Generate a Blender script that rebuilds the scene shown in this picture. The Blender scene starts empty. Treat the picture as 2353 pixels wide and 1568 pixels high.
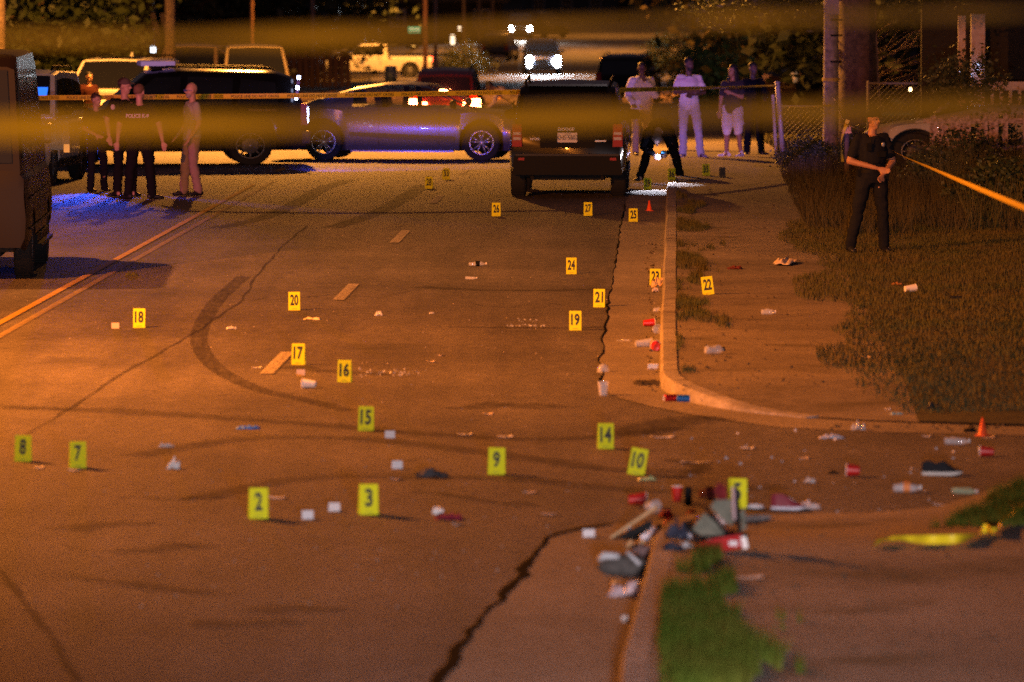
import bpy, math, random
import numpy as np
from mathutils import Vector, Matrix, noise
R = math.radians
PI = math.pi
rng = random.Random(7)
scene = bpy.context.scene
col = scene.collection

# ------------------------------------------------------------------ camera
CAM_H = 3.84                    # eye height over the road
F = 13500.0                     # focal length in picture units (picture 2353 wide)
PITCH = math.atan(891.0 / F)
cam_d = bpy.data.cameras.new('camera')
cam = bpy.data.objects.new('camera', cam_d)
col.objects.link(cam)
cam.location = (0, 0, CAM_H)
cam.rotation_euler = (PI/2 - PITCH, 0, 0)
cam_d.sensor_width = 36.0
cam_d.lens = 36.0 * F / 2353.0
cam_d.clip_start = 0.5
cam_d.clip_end = 3000
cam_d.dof.use_dof = True
cam_d.dof.focus_distance = 76.0
cam_d.dof.aperture_fstop = 2.9
scene.camera = cam
# ------------------------------------------------------------------ world: night sky
world = bpy.data.worlds.new('World')
scene.world = world
world.use_nodes = True
wn = world.node_tree
wn.nodes.clear()
w_out = wn.nodes.new('ShaderNodeOutputWorld')
w_bg = wn.nodes.new('ShaderNodeBackground')
w_sky = wn.nodes.new('ShaderNodeTexSky')
w_sky.sky_type = 'NISHITA'
w_sky.sun_disc = False
w_sky.sun_elevation = R(1.0)
w_sky.sun_rotation = R(200)
w_tint = wn.nodes.new('ShaderNodeMix')
w_tint.data_type = 'RGBA'
w_tint.inputs['Factor'].default_value = 0.9
w_tint.inputs['B'].default_value = (0.36, 0.235, 0.40, 1)
wn.links.new(w_sky.outputs[0], w_tint.inputs['A'])
wn.links.new(w_tint.outputs['Result'], w_bg.inputs[0])
w_bg.inputs[1].default_value = 0.05
wn.links.new(w_bg.outputs[0], w_out.inputs[0])
scene.view_settings.view_transform = 'Standard'
scene.view_settings.look = 'None'
scene.view_settings.exposure = 0.32
scene.view_settings.gamma = 1.0
scene.view_settings.use_curve_mapping = False
scene.cycles.max_bounces = 5
scene.cycles.diffuse_bounces = 2
scene.cycles.glossy_bounces = 3
scene.cycles.transmission_bounces = 4
scene.cycles.transparent_max_bounces = 8
scene.cycles.sample_clamp_indirect = 2.0
scene.cycles.use_denoising = False

def lamp(name, kind, loc, target, power, color, size=0.3, cone=None, blend=0.6):
    d = bpy.data.lights.new(name, kind)
    d.energy = power
    d.color = color
    o = bpy.data.objects.new(name, d)
    col.objects.link(o)
    o.location = loc
    if kind == 'AREA':
        d.size = size
    else:
        d.shadow_soft_size = size
    if target is not None:
        o.rotation_euler = (Vector(target) - Vector(loc)).to_track_quat('-Z', 'Y').to_euler()
    if kind == 'SPOT' and cone:
        d.spot_size = R(cone)
        d.spot_blend = blend
    return o

SODIUM = (1.0, 0.262, 0.026)
SODIUM2 = (1.0, 0.36, 0.05)
# street lamps outside the picture, with unseen fill lamps added among them
lamp('street_lamp_light_near', 'SPOT', (-11.5, 54, 7.2), (-6, 55, 0), 24500, SODIUM, 0.16, 168, 0.4)
lamp('street_lamp_light_by_van', 'SPOT', (-11.5, 73, 11.0), (-6.5, 74, 0), 9000, (1.0, 0.31, 0.06), 0.12, 104, 0.9)
lamp('front_fill_light', 'SPOT', (-8.5, 20, 9.5), (0.2, 82, 0.2), 12500, SODIUM, 0.2, 28, 1.0)  # added frontal fill, brightens marker faces and people more than the ground
lamp('street_lamp_light_behind_cars', 'SPOT', (-5.5, 127, 9.0), (-3.0, 125, 0), 36000, SODIUM2, 0.16, 150, 0.6)
lamp('street_lamp_light_lot', 'SPOT', (-14.0, 131, 5.5), (-8.5, 137, 0.8), 9000, SODIUM2, 0.2, 90, 0.6)
lamp('lot_back_fill_light', 'SPOT', (-3.5, 148, 7.0), (-11, 164, 1.5), 24000, SODIUM2, 0.2, 60, 0.6)  # added fill for the parked suvs, the leafy tree and the poles
lamp('street_lamp_light_mid', 'SPOT', (-1.5, 235, 11.0), (-1.5, 236, -2), 22000, SODIUM, 0.2, 135, 0.8)
lamp('street_lamp_light_far', 'SPOT', (0.0, 300, 13), (0, 302, -2), 21000, SODIUM2, 0.2, 130, 0.8)
lamp('pickup_fill_light', 'SPOT', (-3.0, 286, 5.0), (-8, 300, -2), 16000, SODIUM2, 0.2, 70, 0.8)  # added fill that brightens the white pickup
lamp('street_lamp_light_before_bend', 'SPOT', (4.0, 385, 15), (4, 386, -2), 36000, SODIUM2, 0.2, 160, 0.5)
lamp('street_lamp_light_bend', 'SPOT', (7.0, 456, 15.0), (7, 456, -2), 19000, SODIUM2, 0.2, 120, 0.8)
lamp('street_lamp_light_right_yard', 'SPOT', (14.0, 128, 8.5), (10, 112, 0), 2500, (1.0, 0.30, 0.18), 0.2, 140, 0.8)
# unseen fill lamps added just ahead of the camera
lamp('near_tape_fill_light', 'SPOT', (-3.5, 4, 6.5), (-0.9, 12.0, 3.5), 1900, (1.0, 0.42, 0.05), 0.3, 30, 1.0)  # added fill that brightens the two near tapes
lamp('foreground_fill_light', 'SPOT', (1.0, 13.5, 1.7), (0.2, 46, 0.35), 15500, (1.0, 0.84, 0.88), 0.3, 24, 1.0)  # unseen pale fill ahead of the camera, for markers and litter in front
# police strobes, and unseen coloured lamps for sedan, bystanders, porch and pale car
lamp('police_strobe_blue_on_road', 'SPOT', (-7.2, 96.0, 1.1), (-6.1, 91.2, 0.0), 1000, (0.035, 0.10, 1.0), 0.08, 38, 0.7)
lamp('sedan_violet_fill_light', 'SPOT', (-3.9, 102.6, 0.75), (-0.6, 108.6, 0.45), 620, (0.07, 0.085, 1.0), 0.1, 70, 0.6)  # added violet fill for the sedan's flank, no vehicle stands here
lamp('people_violet_fill_light', 'SPOT', (6.2, 70, 2.8), (3.6, 112, 1.0), 16000, (0.30, 0.17, 1.0), 0.1, 7.0, 0.6)  # added violet fill for the bystanders, no vehicle stands here
lamp('police_strobe_magenta_officers', 'SPOT', (-8.3, 85, 1.9), (-5.7, 93.8, 1.15), 520, (1.0, 0.13, 0.55), 0.1, 30, 0.6)
lamp('porch_pink_light', 'SPOT', (3.2, 74, 2.2), (8.9, 100, 1.1), 1300, (1.0, 0.34, 0.38), 0.1, 12, 0.8)  # unseen pink lamp in open air, aimed at the porch and pickets
lamp('pale_car_cool_light', 'SPOT', (12.0, 178, 6.0), (14.0, 191, 1.0), 1600, (0.62, 1.0, 0.78), 0.2, 60, 0.6)  # unseen cool lamp aimed at the pale car

# ------------------------------------------------------------------ ground shape and picture-to-ground helpers
GP = [(-60, 0), (107, 0), (118, -0.15), (130, -0.45), (156, -1.08), (185, -1.45), (218, -1.78), (255, -2.1), (293, -2.45), (320, -2.6),
      (434, -2.55), (490, -2.4), (540, -1.9), (640, 0.6), (760, 5.0), (2000, 30)]
GY = np.array([p[0] for p in GP], float)
GZ = np.array([p[1] for p in GP], float)
def g(y):
    return float(np.interp(y, GY, GZ))
_ct, _st = math.cos(PITCH), math.sin(PITCH)
def ray(px, py):
    a = (px - 1176.5) / F
    b = -(py - 784.0) / F
    return Vector((a, _ct + b*_st, -_st + b*_ct))
def gp(px, py, dz=0.0):
    """where the sight line through a picture point meets the ground"""
    d = ray(px, py)
    y = 5.0
    step = 2.0
    while y < 700:
        t = y / d.y
        if CAM_H + d.z*t <= g(y) + dz:
            break
        y += step
    lo, hi = y-step, y
    for _ in range(30):
        m = (lo+hi)/2
        if CAM_H + d.z*m/d.y <= g(m)+dz: hi = m
        else: lo = m
    t = hi/d.y
    return Vector((d.x*t, hi, g(hi)+dz))
def at(px, py, y):
    d = ray(px, py)
    t = y/d.y
    return Vector((d.x*t, y, CAM_H + d.z*t))
YAW = math.atan(379.0/13529.0)
_ca, _sa = math.cos(YAW), math.sin(YAW)
def rd(u, v, z=0.0):
    x = u*_ca + v*_sa
    y = -u*_sa + v*_ca
    return Vector((x, y, g(y)+z))
def uv(p):
    return (p.x*_ca - p.y*_sa, p.x*_sa + p.y*_ca)
def puv(px, py, dz=0.0):
    return uv(gp(px, py, dz))

# ------------------------------------------------------------------ materials
MATS = {}
def mat(name, c, rough=0.7, metal=0.0, emis=None, estr=0.0, alpha=1.0, spec=0.5, nscale=0.0, namt=0.0, bump=0.0, coat=0.0, detail=6, c2=None, trans=0.0, wrink=0.0):
    if name in MATS: return MATS[name]
    m = bpy.data.materials.new(name)
    m.use_nodes = True
    nt = m.node_tree
    b = nt.nodes['Principled BSDF']
    b.inputs['Base Color'].default_value = (*c, 1)
    b.inputs['Roughness'].default_value = rough
    b.inputs['Metallic'].default_value = metal
    b.inputs['Specular IOR Level'].default_value = spec
    b.inputs['Alpha'].default_value = alpha
    b.inputs['Coat Weight'].default_value = coat
    b.inputs['Transmission Weight'].default_value = trans
    if emis:
        b.inputs['Emission Color'].default_value = (*emis, 1)
        b.inputs['Emission Strength'].default_value = estr
    if nscale:
        tc = nt.nodes.new('ShaderNodeTexCoord')
        n = nt.nodes.new('ShaderNodeTexNoise')
        n.inputs['Scale'].default_value = nscale
        n.inputs['Detail'].default_value = detail
        n.inputs['Roughness'].default_value = 0.6
        nt.links.new(tc.outputs['Object'], n.inputs['Vector'])
        if namt or c2:
            mx = nt.nodes.new('ShaderNodeMix')
            mx.data_type = 'RGBA'
            cr = nt.nodes.new('ShaderNodeMapRange')
            cr.inputs[1].default_value = 0.35
            cr.inputs[2].default_value = 0.65
            nt.links.new(n.outputs[0], cr.inputs[0])
            nt.links.new(cr.outputs[0], mx.inputs['Factor'])
            if c2:
                mx.inputs['A'].default_value = (*c, 1)
                mx.inputs['B'].default_value = (*c2, 1)
            else:
                mx.inputs['A'].default_value = (*[max(0, x*(1-namt)) for x in c], 1)
                mx.inputs['B'].default_value = (*[min(1, x*(1+namt)) for x in c], 1)
            nt.links.new(mx.outputs['Result'], b.inputs['Base Color'])
        if bump:
            bp = nt.nodes.new('ShaderNodeBump')
            bp.inputs['Strength'].default_value = bump
            bp.inputs['Distance'].default_value = 0.02
            nt.links.new(n.outputs[0], bp.inputs['Height'])
            nt.links.new(bp.outputs[0], b.inputs['Normal'])
    MATS[name] = m
    return m

def ground_mat(name, base, big=0.35, fine=0.5, spots=None, rough=0.85, bump=0.5, spec=0.3, streak=0.0):
    """paving with large soft patches, streaks along the traffic, and coarse grain"""
    m = bpy.data.materials.new(name)
    m.use_nodes = True
    nt = m.node_tree
    L = nt.links.new
    b = nt.nodes['Principled BSDF']
    b.inputs['Roughness'].default_value = rough
    b.inputs['Specular IOR Level'].default_value = spec
    tc = nt.nodes.new('ShaderNodeTexCoord')
    def noi(scale, detail, vec=None, rough_=0.6):
        n = nt.nodes.new('ShaderNodeTexNoise')
        n.inputs['Scale'].default_value = scale
        n.inputs['Detail'].default_value = detail
        n.inputs['Roughness'].default_value = rough_
        L(vec or tc.outputs['Object'], n.inputs['Vector'])
        return n.outputs[0]
    def rmap(x, a, b_, c, d):
        r = nt.nodes.new('ShaderNodeMapRange')
        for i, v in enumerate((a, b_, c, d)): r.inputs[i+1].default_value = v
        L(x, r.inputs[0]); return r.outputs[0]
    def mul(x, y):
        k = nt.nodes.new('ShaderNodeMath'); k.operation = 'MULTIPLY'
        L(x, k.inputs[0]); L(y, k.inputs[1]); return k.outputs[0]
    mp = nt.nodes.new('ShaderNodeMapping')
    mp.inputs['Rotation'].default_value = (0, 0, YAW)
    mp.inputs['Scale'].default_value = (1.0, 0.06, 1.0)
    L(tc.outputs['Object'], mp.inputs['Vector'])
    v = rmap(noi(0.35, 5), 0.3, 0.7, 1-big, 1+big)
    v = mul(v, rmap(noi(38, 3, None, 0.8), 0.25, 0.75, 1-fine, 1+fine))
    v = mul(v, rmap(noi(7, 4), 0.3, 0.7, 1-fine*0.5, 1+fine*0.5))
    if streak:
        v = mul(v, rmap(noi(1.6, 4, mp.outputs[0]), 0.3, 0.7, 1-streak, 1+streak))
    hs = nt.nodes.new('ShaderNodeMix'); hs.data_type = 'RGBA'; hs.blend_type = 'MULTIPLY'
    hs.inputs['Factor'].default_value = 1
    hs.inputs['A'].default_value = (*base, 1)
    L(v, hs.inputs['B'])
    out = hs.outputs['Result']
    if spots:
        for (c, sc, lo, hi) in spots:
            mx = nt.nodes.new('ShaderNodeMix'); mx.data_type = 'RGBA'
            L(rmap(noi(sc, 6), lo, hi, 0, 1), mx.inputs['Factor'])
            L(out, mx.inputs['A']); mx.inputs['B'].default_value = (*c, 1)
            out = mx.outputs['Result']
    L(out, b.inputs['Base Color'])
    bp = nt.nodes.new('ShaderNodeBump')
    bp.inputs['Strength'].default_value = bump
    bp.inputs['Distance'].default_value = 0.012
    L(noi(60, 4, None, 0.8), bp.inputs['Height'])
    L(bp.outputs[0], b.inputs['Normal'])
    MATS[name] = m
    return m

def mark_mat(name, c, amount, scale=(3, 3, 3), rough=0.9, lo=0.3, hi=0.7):
    """worn paint / rubber: a thin sheet with holes in its coverage"""
    m = bpy.data.materials.new(name)
    m.use_nodes = True
    nt = m.node_tree
    b = nt.nodes['Principled BSDF']
    b.inputs['Base Color'].default_value = (*c, 1)
    b.inputs['Roughness'].default_value = rough
    b.inputs['Specular IOR Level'].default_value = 0.2
    tc = nt.nodes.new('ShaderNodeTexCoord')
    mp = nt.nodes.new('ShaderNodeMapping')
    mp.inputs['Scale'].default_value = scale
    n = nt.nodes.new('ShaderNodeTexNoise')
    n.inputs['Scale'].default_value = 3.0
    n.inputs['Detail'].default_value = 8
    n.inputs['Roughness'].default_value = 0.75
    r = nt.nodes.new('ShaderNodeMapRange')
    r.inputs[1].default_value = lo; r.inputs[2].default_value = hi
    r.inputs[3].default_value = max(0, amount-0.45); r.inputs[4].default_value = min(1, amount+0.35)
    nt.links.new(tc.outputs['Object'], mp.inputs['Vector'])
    nt.links.new(mp.outputs[0], n.inputs['Vector'])
    nt.links.new(n.outputs[0], r.inputs[0])
    nt.links.new(r.outputs[0], b.inputs['Alpha'])
    MATS[name] = m
    return m

# ------------------------------------------------------------------ mesh builder
class MB:
    def __init__(s):
        s.v = []; s.f = []
    def add(s, vs, fs):
        o = len(s.v)
        s.v += [tuple(p) for p in vs]
        s.f += [tuple(i+o for i in f) for f in fs]
        return s
    def box(s, c, d, rz=0.0, rx=0.0, ry=0.0, taper=1.0):
        hx, hy, hz = d[0]/2, d[1]/2, d[2]/2
        M = Matrix.Rotation(rz, 3, 'Z') @ Matrix.Rotation(ry, 3, 'Y') @ Matrix.Rotation(rx, 3, 'X')
        vs = []
        for sz in (-1, 1):
            k = taper if sz > 0 else 1
            for sx, sy in ((-1, -1), (1, -1), (1, 1), (-1, 1)):
                vs.append(M @ Vector((sx*hx*k, sy*hy*k, sz*hz)) + Vector(c))
        return s.add(vs, [(3, 2, 1, 0), (4, 5, 6, 7), (0, 1, 5, 4), (1, 2, 6, 5), (2, 3, 7, 6), (3, 0, 4, 7)])
    def tube(s, pts, rad, n=8, lat=None, ab=None, caps=True):
        """swept tube; rad list or ab list of (a, b) ellipse half axes with lat = lateral direction"""
        pts = [Vector(p) for p in pts]
        m = len(pts)
        if ab is None:
            if not hasattr(rad, '__len__'): rad = [rad]*m
            ab = [(r, r) for r in rad]
        rings = []
        side = Vector(lat) if lat is not None else None
        for i, p in enumerate(pts):
            if i == 0: t = pts[1]-p
            elif i == m-1: t = p-pts[i-1]
            else: t = (pts[i+1]-p).normalized() + (p-pts[i-1]).normalized()
            if t.length < 1e-9: t = Vector((0, 0, 1))
            t.normalize()
            if side is None:
                side = t.orthogonal()
            a = side - t*side.dot(t)
            if a.length < 1e-6: a = t.orthogonal()
            a.normalize()
            if lat is None: side = a
            b = t.cross(a)
            rings.append([p + a*(math.cos(2*PI*k/n)*ab[i][0]) + b*(math.sin(2*PI*k/n)*ab[i][1]) for k in range(n)])
        vs = [q for r_ in rings for q in r_]
        fs = [(i*n+k, i*n+(k+1) % n, (i+1)*n+(k+1) % n, (i+1)*n+k) for i in range(m-1) for k in range(n)]
        if caps:
            fs.append(tuple(range(n-1, -1, -1)))
            fs.append(tuple((m-1)*n+k for k in range(n)))
        return s.add(vs, fs)
    def cap(s, p, q, r0, r1, n=10):
        """capsule with round ends"""
        p, q = Vector(p), Vector(q)
        t = (q-p)
        if t.length < 1e-6: t = Vector((0, 0, 1e-3))
        t.normalize()
        return s.tube([p-t*r0*0.95, p-t*r0*0.6, p, q, q+t*r1*0.6, q+t*r1*0.95], [r0*0.3, r0*0.8, r0, r1, r1*0.8, r1*0.3], n)
    def ell(s, c, r, n=12, m=8, rz=0.0, M=None):
        vs = []; c = Vector(c)
        Mx = M or Matrix.Rotation(rz, 3, 'Z')
        for i in range(1, m):
            a = PI*i/m
            for k in range(n):
                b = 2*PI*k/n
                vs.append(c + Mx @ Vector((r[0]*math.sin(a)*math.cos(b), r[1]*math.sin(a)*math.sin(b), r[2]*math.cos(a))))
        fs = [(i*n+k, (i+1)*n+k, (i+1)*n+(k+1) % n, i*n+(k+1) % n) for i in range(m-2) for k in range(n)]
        top = len(vs); vs.append(c + Mx @ Vector((0, 0, r[2]))); vs.append(c - Mx @ Vector((0, 0, r[2])))
        fs += [(top, k, (k+1) % n) for k in range(n)]
        fs += [(top+1, (m-2)*n+(k+1) % n, (m-2)*n+k) for k in range(n)]
        return s.add(vs, fs)
    def lathe(s, prof, n=16, axis='Z', c=(0, 0, 0), M=None):
        vs = []
        for r, h in prof:
            for k in range(n):
                a = 2*PI*k/n
                p = Vector((r*math.cos(a), r*math.sin(a), h))
                if axis == 'Y': p = Vector((p.x, p.z, p.y))
                if axis == 'X': p = Vector((p.z, p.x, p.y))
                if M: p = M @ p
                vs.append(p + Vector(c))
        m = len(prof)
        fs = [(i*n+k, i*n+(k+1) % n, (i+1)*n+(k+1) % n, (i+1)*n+k) for i in range(m-1) for k in range(n)]
        return s.add(vs, fs)
    def prism(s, poly, d, axis='Y', at=0.0):
        """poly of 2D points extruded by d along an axis"""
        n = len(poly)
        def P(p, h):
            if axis == 'Y': return (p[0], h, p[1])
            if axis == 'X': return (h, p[0], p[1])
            return (p[0], p[1], h)
        vs = [P(p, at) for p in poly] + [P(p, at+d) for p in poly]
        fs = [tuple(range(n)), tuple(range(2*n-1, n-1, -1))]
        fs += [(i, i+n, (i+1) % n+n, (i+1) % n) for i in range(n)]
        return s.add(vs, fs)
    def mesh(s, name, smooth=False, fix=True):
        me = bpy.data.meshes.new(name)
        me.from_pydata(s.v, [], s.f)
        me.update()
        if fix:
            import bmesh
            bm = bmesh.new(); bm.from_mesh(me)
            bmesh.ops.recalc_face_normals(bm, faces=bm.faces)
            bm.to_mesh(me); bm.free()
        if smooth:
            me.polygons.foreach_set('use_smooth', [True]*len(me.polygons))
        return me
    def build(s, name, m, parent=None, smooth=False, loc=None, rz=None, kind=None, fix=True, smang=None):
        me = s.mesh(name, smooth, fix)
        me.materials.append(m)
        if smang:
            me.polygons.foreach_set('use_smooth', [True]*len(me.polygons))
            me.set_sharp_from_angle(angle=R(smang))
        o = bpy.data.objects.new(name, me)
        col.objects.link(o)
        if parent: o.parent = parent
        if loc is not None: o.location = loc
        if rz is not None: o.rotation_euler = (0, 0, rz)
        if kind: o['kind'] = kind
        return o

def tag(o, label, cat, group=None):
    o['label'] = label; o['category'] = cat
    if group: o['group'] = group
    return o
def thing(name, label, cat, loc, rz=0.0, group=None, rot=None):
    o = bpy.data.objects.new(name, None)
    col.objects.link(o)
    o.empty_display_size = 0.2
    o.location = loc
    o.rotation_euler = rot if rot else (0, 0, rz)
    return tag(o, label, cat, group)
def copy_tree(o, parent=None):
    c = o.copy(); col.objects.link(c)
    if parent: c.parent = parent
    for ch in list(o.children): copy_tree(ch, c)
    return c
def structure(o):
    o['kind'] = 'structure'; return o
def text_mesh(body, size, ext=0.0, offset=0.0, sx=1.0, center=True, name='lettering'):
    cu = bpy.data.curves.new('lettering_curve', 'FONT')
    cu.body = body; cu.size = size; cu.extrude = ext; cu.offset = offset
    cu.resolution_u = 3
    if center: cu.align_x = 'CENTER'; cu.align_y = 'CENTER'
    o = bpy.data.objects.new('lettering_tmp', cu)
    col.objects.link(o)
    dg = bpy.context.evaluated_depsgraph_get()
    me = bpy.data.meshes.new_from_object(o.evaluated_get(dg))
    bpy.data.objects.remove(o); bpy.data.curves.remove(cu)
    me.name = name
    for v in me.vertices: v.co.x *= sx
    return me
def mesh_obj(name, me, m, parent=None, loc=None, rot=None):
    me.materials.clear(); me.materials.append(m)
    o = bpy.data.objects.new(name, me)
    col.objects.link(o)
    if parent: o.parent = parent
    if loc is not None: o.location = loc
    if rot is not None: o.rotation_euler = rot
    return o

# colours
M_BADGE = mat('dull_chrome', (0.30, 0.30, 0.32), 0.45, 0.8)
M_ASPH = ground_mat('asphalt', (0.118, 0.106, 0.105), big=0.28, fine=0.6, streak=0.25, bump=0.8, rough=0.8, spots=[((0.055, 0.05, 0.048), 0.55, 0.60, 0.80)])
M_CONC = ground_mat('gutter_concrete', (0.225, 0.195, 0.172), big=0.3, fine=0.35, streak=0.1)
M_KERB = ground_mat('kerb_concrete', (0.29, 0.26, 0.25), big=0.35, fine=0.5, spots=[((0.12, 0.09, 0.07), 1.6, 0.54, 0.72)])
M_WALK = ground_mat('sidewalk_dirt', (0.20, 0.17, 0.145), big=0.35, fine=0.4, spots=[((0.09, 0.075, 0.045), 0.9, 0.55, 0.72)])
M_NEARWALK = ground_mat('near_sidewalk', (0.25, 0.215, 0.19), big=0.3, fine=0.35, spots=[((0.08, 0.07, 0.045), 0.55, 0.52, 0.66)])
M_SOIL = ground_mat('soil', (0.075, 0.062, 0.035), big=0.5, fine=0.5)
M_LAWN = ground_mat('lawn_soil', (0.062, 0.056, 0.024), big=0.5, fine=0.6)
M_LOT = ground_mat('parking_lot', (0.12, 0.115, 0.11), big=0.3, fine=0.4)
M_RUBBER = mark_mat('tyre_rubber_mark', (0.02, 0.018, 0.018), 0.27, (9, 0.5, 1))
M_RUBBER2 = mark_mat('faint_rubber_mark', (0.03, 0.027, 0.025), 0.22, (2, 2, 1))
M_CRACK = mat('crack_shadow', (0.006, 0.005, 0.005), 1.0, spec=0.02)
M_CRACKF = mark_mat('fine_crack', (0.02, 0.018, 0.016), 0.45, (4, 4, 1))
M_YEL = mark_mat('yellow_road_paint', (0.66, 0.40, 0.05), 0.72, (3, 3, 1))
M_YELW = mark_mat('worn_yellow_paint', (0.50, 0.36, 0.16), 0.36, (3, 3, 1))
M_WHT = mark_mat('white_road_paint', (0.56, 0.50, 0.44), 0.58, (7, 7, 1), lo=0.42, hi=0.6)
M_MARKER = mat('marker_plastic', (0.72, 0.74, 0.012), 0.6, spec=0.12)
M_BLACK = mat('black_print', (0.01, 0.01, 0.01), 0.6)
M_TYRE = mat('tyre', (0.012, 0.012, 0.013), 0.85)
M_GLASS = mat('car_glass', (0.010, 0.011, 0.014), 0.06, spec=0.8)
M_CHROME = mat('chrome', (0.75, 0.75, 0.78), 0.18, 1.0)
M_ALLOY = mat('alloy', (0.78, 0.78, 0.82), 0.32, 0.75)
M_TRIM = mat('black_trim', (0.007, 0.007, 0.008), 0.6, spec=0.12)
M_GREEN = [mat('leaf_a', (0.035, 0.05, 0.014), 0.6), mat('leaf_b', (0.055, 0.065, 0.02), 0.6), mat('leaf_c', (0.028, 0.038, 0.015), 0.6)]
M_BARK = mat('bark', (0.11, 0.075, 0.05), 0.9, nscale=9, namt=0.4, bump=0.8)
M_POLE = mat('weathered_pole_wood', (0.24, 0.17, 0.125), 0.9, nscale=14, namt=0.35, bump=0.7)
# ================================================================== THE SETTING
def grid_sheet(name, us, vs, zf, m, skirt=0.0):
    P = []; Fc = []
    nv = len(vs)
    for u in us:
        for v in vs:
            P.append(tuple(rd(u, v, zf(u, v))))
    for i in range(len(us)-1):
        for j in range(nv-1):
            Fc.append((i*nv+j, (i+1)*nv+j, (i+1)*nv+j+1, i*nv+j+1))
    mb = MB(); mb.v = P; mb.f = Fc
    return structure(mb.build(name, m, fix=False))
vlist = [-40, -20, 0, 15, 31, 50, 70, 90, 107, 112, 118, 124, 130, 143, 156, 170, 185, 200, 218, 236, 255, 275, 293, 306, 320, 360, 400, 434, 460, 490, 515, 540, 590, 640, 700, 760, 900]
grid_sheet('ground', [-260, -120, -60, -30, -16, -8, 0, 8, 20, 40, 80, 140, 260], vlist, lambda u, v: -0.05, M_SOIL)
# the road runs straight to the bend, where it opens to the right
def far_left(v): return float(np.interp(v, [0, 200, 300, 420, 470, 510], [-14.2, -14.2, -15.5, -18, -19, -14]))
def far_right(v): return float(np.interp(v, [0, 330, 390, 425, 455, 512], [0.9, 0.9, 0.9, 0.9, 2.0, 30]))
P = []; Fc = []
vv = [v for v in vlist if v <= 510] + [440, 450, 470, 480, 500, 510]
vv = sorted(set(vv))
for v in vv:
    a, b = far_left(v), far_right(v)
    if v < 52: b = 14 if v > 30 else 0.9
    for k in range(5): P.append(tuple(rd(a+(b-a)*k/4, v, 0.0)))
for j in range(len(vv)-1):
    for k in range(4): Fc.append((j*5+k, j*5+k+1, (j+1)*5+k+1, (j+1)*5+k))
mb = MB(); mb.v = P; mb.f = Fc
structure(mb.build('road', M_ASPH, fix=False))
# side street on the right between the two kerbs (same asphalt, its own sheet)
def uvpoly(name, pts, z, m, thick=0.0, kind='structure'):
    mb = MB()
    top = [tuple(rd(u, v, z)) for u, v in pts]
    n = len(top)
    if thick:
        bot = [tuple(rd(u, v, z-thick)) for u, v in pts]
        mb.add(top+bot, [tuple(range(n))] + [(i, (i+1) % n, (i+1) % n+n, i+n) for i in range(n)])
    else:
        mb.add(top, [tuple(range(n))])
    o = mb.build(name, m)
    o['kind'] = kind
    return o
uvpoly('side_street', [(0.6, 37), (14, 37), (40, 40), (40, 50), (14, 52), (0.6, 50.5)], 0.004, M_ASPH)
# parking lot behind the left kerb
lot = []
grid_sheet('parking_lot', [-60, -40, -28, -18, -14.3], [112, 118, 124, 130, 143, 156, 170, 185, 200, 218, 236], lambda u, v: 0.012 if v < 118 else 0.03, M_LOT)

# ---- gutter pans with ragged asphalt edge
far_seam_px = [(1380, 884), (1388, 852), (1375, 832), (1391, 806), (1385, 780), (1394, 745), (1396, 704), (1406, 660), (1414, 610), (1420, 560), (1427, 515), (1437, 470)]
seam = [puv(x, y) for x, y in far_seam_px]
far_corner_px = [(1400, 905), (1425, 917), (1500, 937), (1600, 957), (1700, 972), (1800, 985), (2000, 995), (2353, 1003)]
seam_c = [puv(x, y) for x, y in far_corner_px]
kerb_px = [(1515, 884), (1520, 896), (1534, 908), (1560, 920), (1600, 930), (1640, 938), (1700, 948), (1760, 955), (1850, 963), (2000, 972), (2353, 984)]
kerb_c = [puv(x, y) for x, y in kerb_px]
def jag(pts, amp, step, r):
    out = []
    for (a, b) in zip(pts, pts[1:]):
        n = max(1, int(math.hypot(b[0]-a[0], b[1]-a[1])/step))
        for k in range(n):
            t = k/n
            out.append((a[0]+(b[0]-a[0])*t + r.uniform(-amp, amp), a[1]+(b[1]-a[1])*t))
    out.append(pts[-1])
    return out
seam_j = jag(seam, 0.018, 0.5, rng)
ext = [(-0.70, 105), (-0.70, 107)]
poly = [(kerb_c[0][0], 107)] + ext[::-1] + seam_j[::-1] + seam_c + [(14, seam_c[-1][1]-1.5), (14, kerb_c[-1][1]-1)] + kerb_c[::-1]
uvpoly('gutter', poly, 0.008, M_CONC)
grid_sheet('gutter_far', [-0.70, -0.17], [107, 112, 118, 124, 130, 143, 156, 170, 185, 200, 218, 236, 255, 275, 293, 320, 360, 400], lambda u, v: 0.008, M_CONC)
near_seam_px = [(1000, 1568), (1050, 1500), (1100, 1440), (1150, 1385), (1200, 1325), (1228, 1268), (1260, 1240), (1285, 1230), (1330, 1220), (1400, 1209), (1500, 1200), (1700, 1187), (1900, 1180)]
nseam = [puv(x, y) for x, y in near_seam_px]
nkerb_px = [(1420, 1568), (1445, 1480), (1470, 1390), (1490, 1310), (1503, 1270), (1520, 1248), (1560, 1232), (1620, 1218), (1720, 1196), (1850, 1190), (2000, 1184), (2150, 1170), (2250, 1140), (2353, 1100)]
nkerb = [puv(x, y) for x, y in nkerb_px]
nseam_j = [(-1.5, 5), (-1.35, 26)] + jag(nseam[:10], 0.03, 0.3, rng) + nseam[10:]
poly = nseam_j + nkerb[:11][::-1] + [(nkerb[0][0], 26), (nkerb[0][0], 5)]
uvpoly('near_gutter', poly, 0.008, M_CONC)

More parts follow.
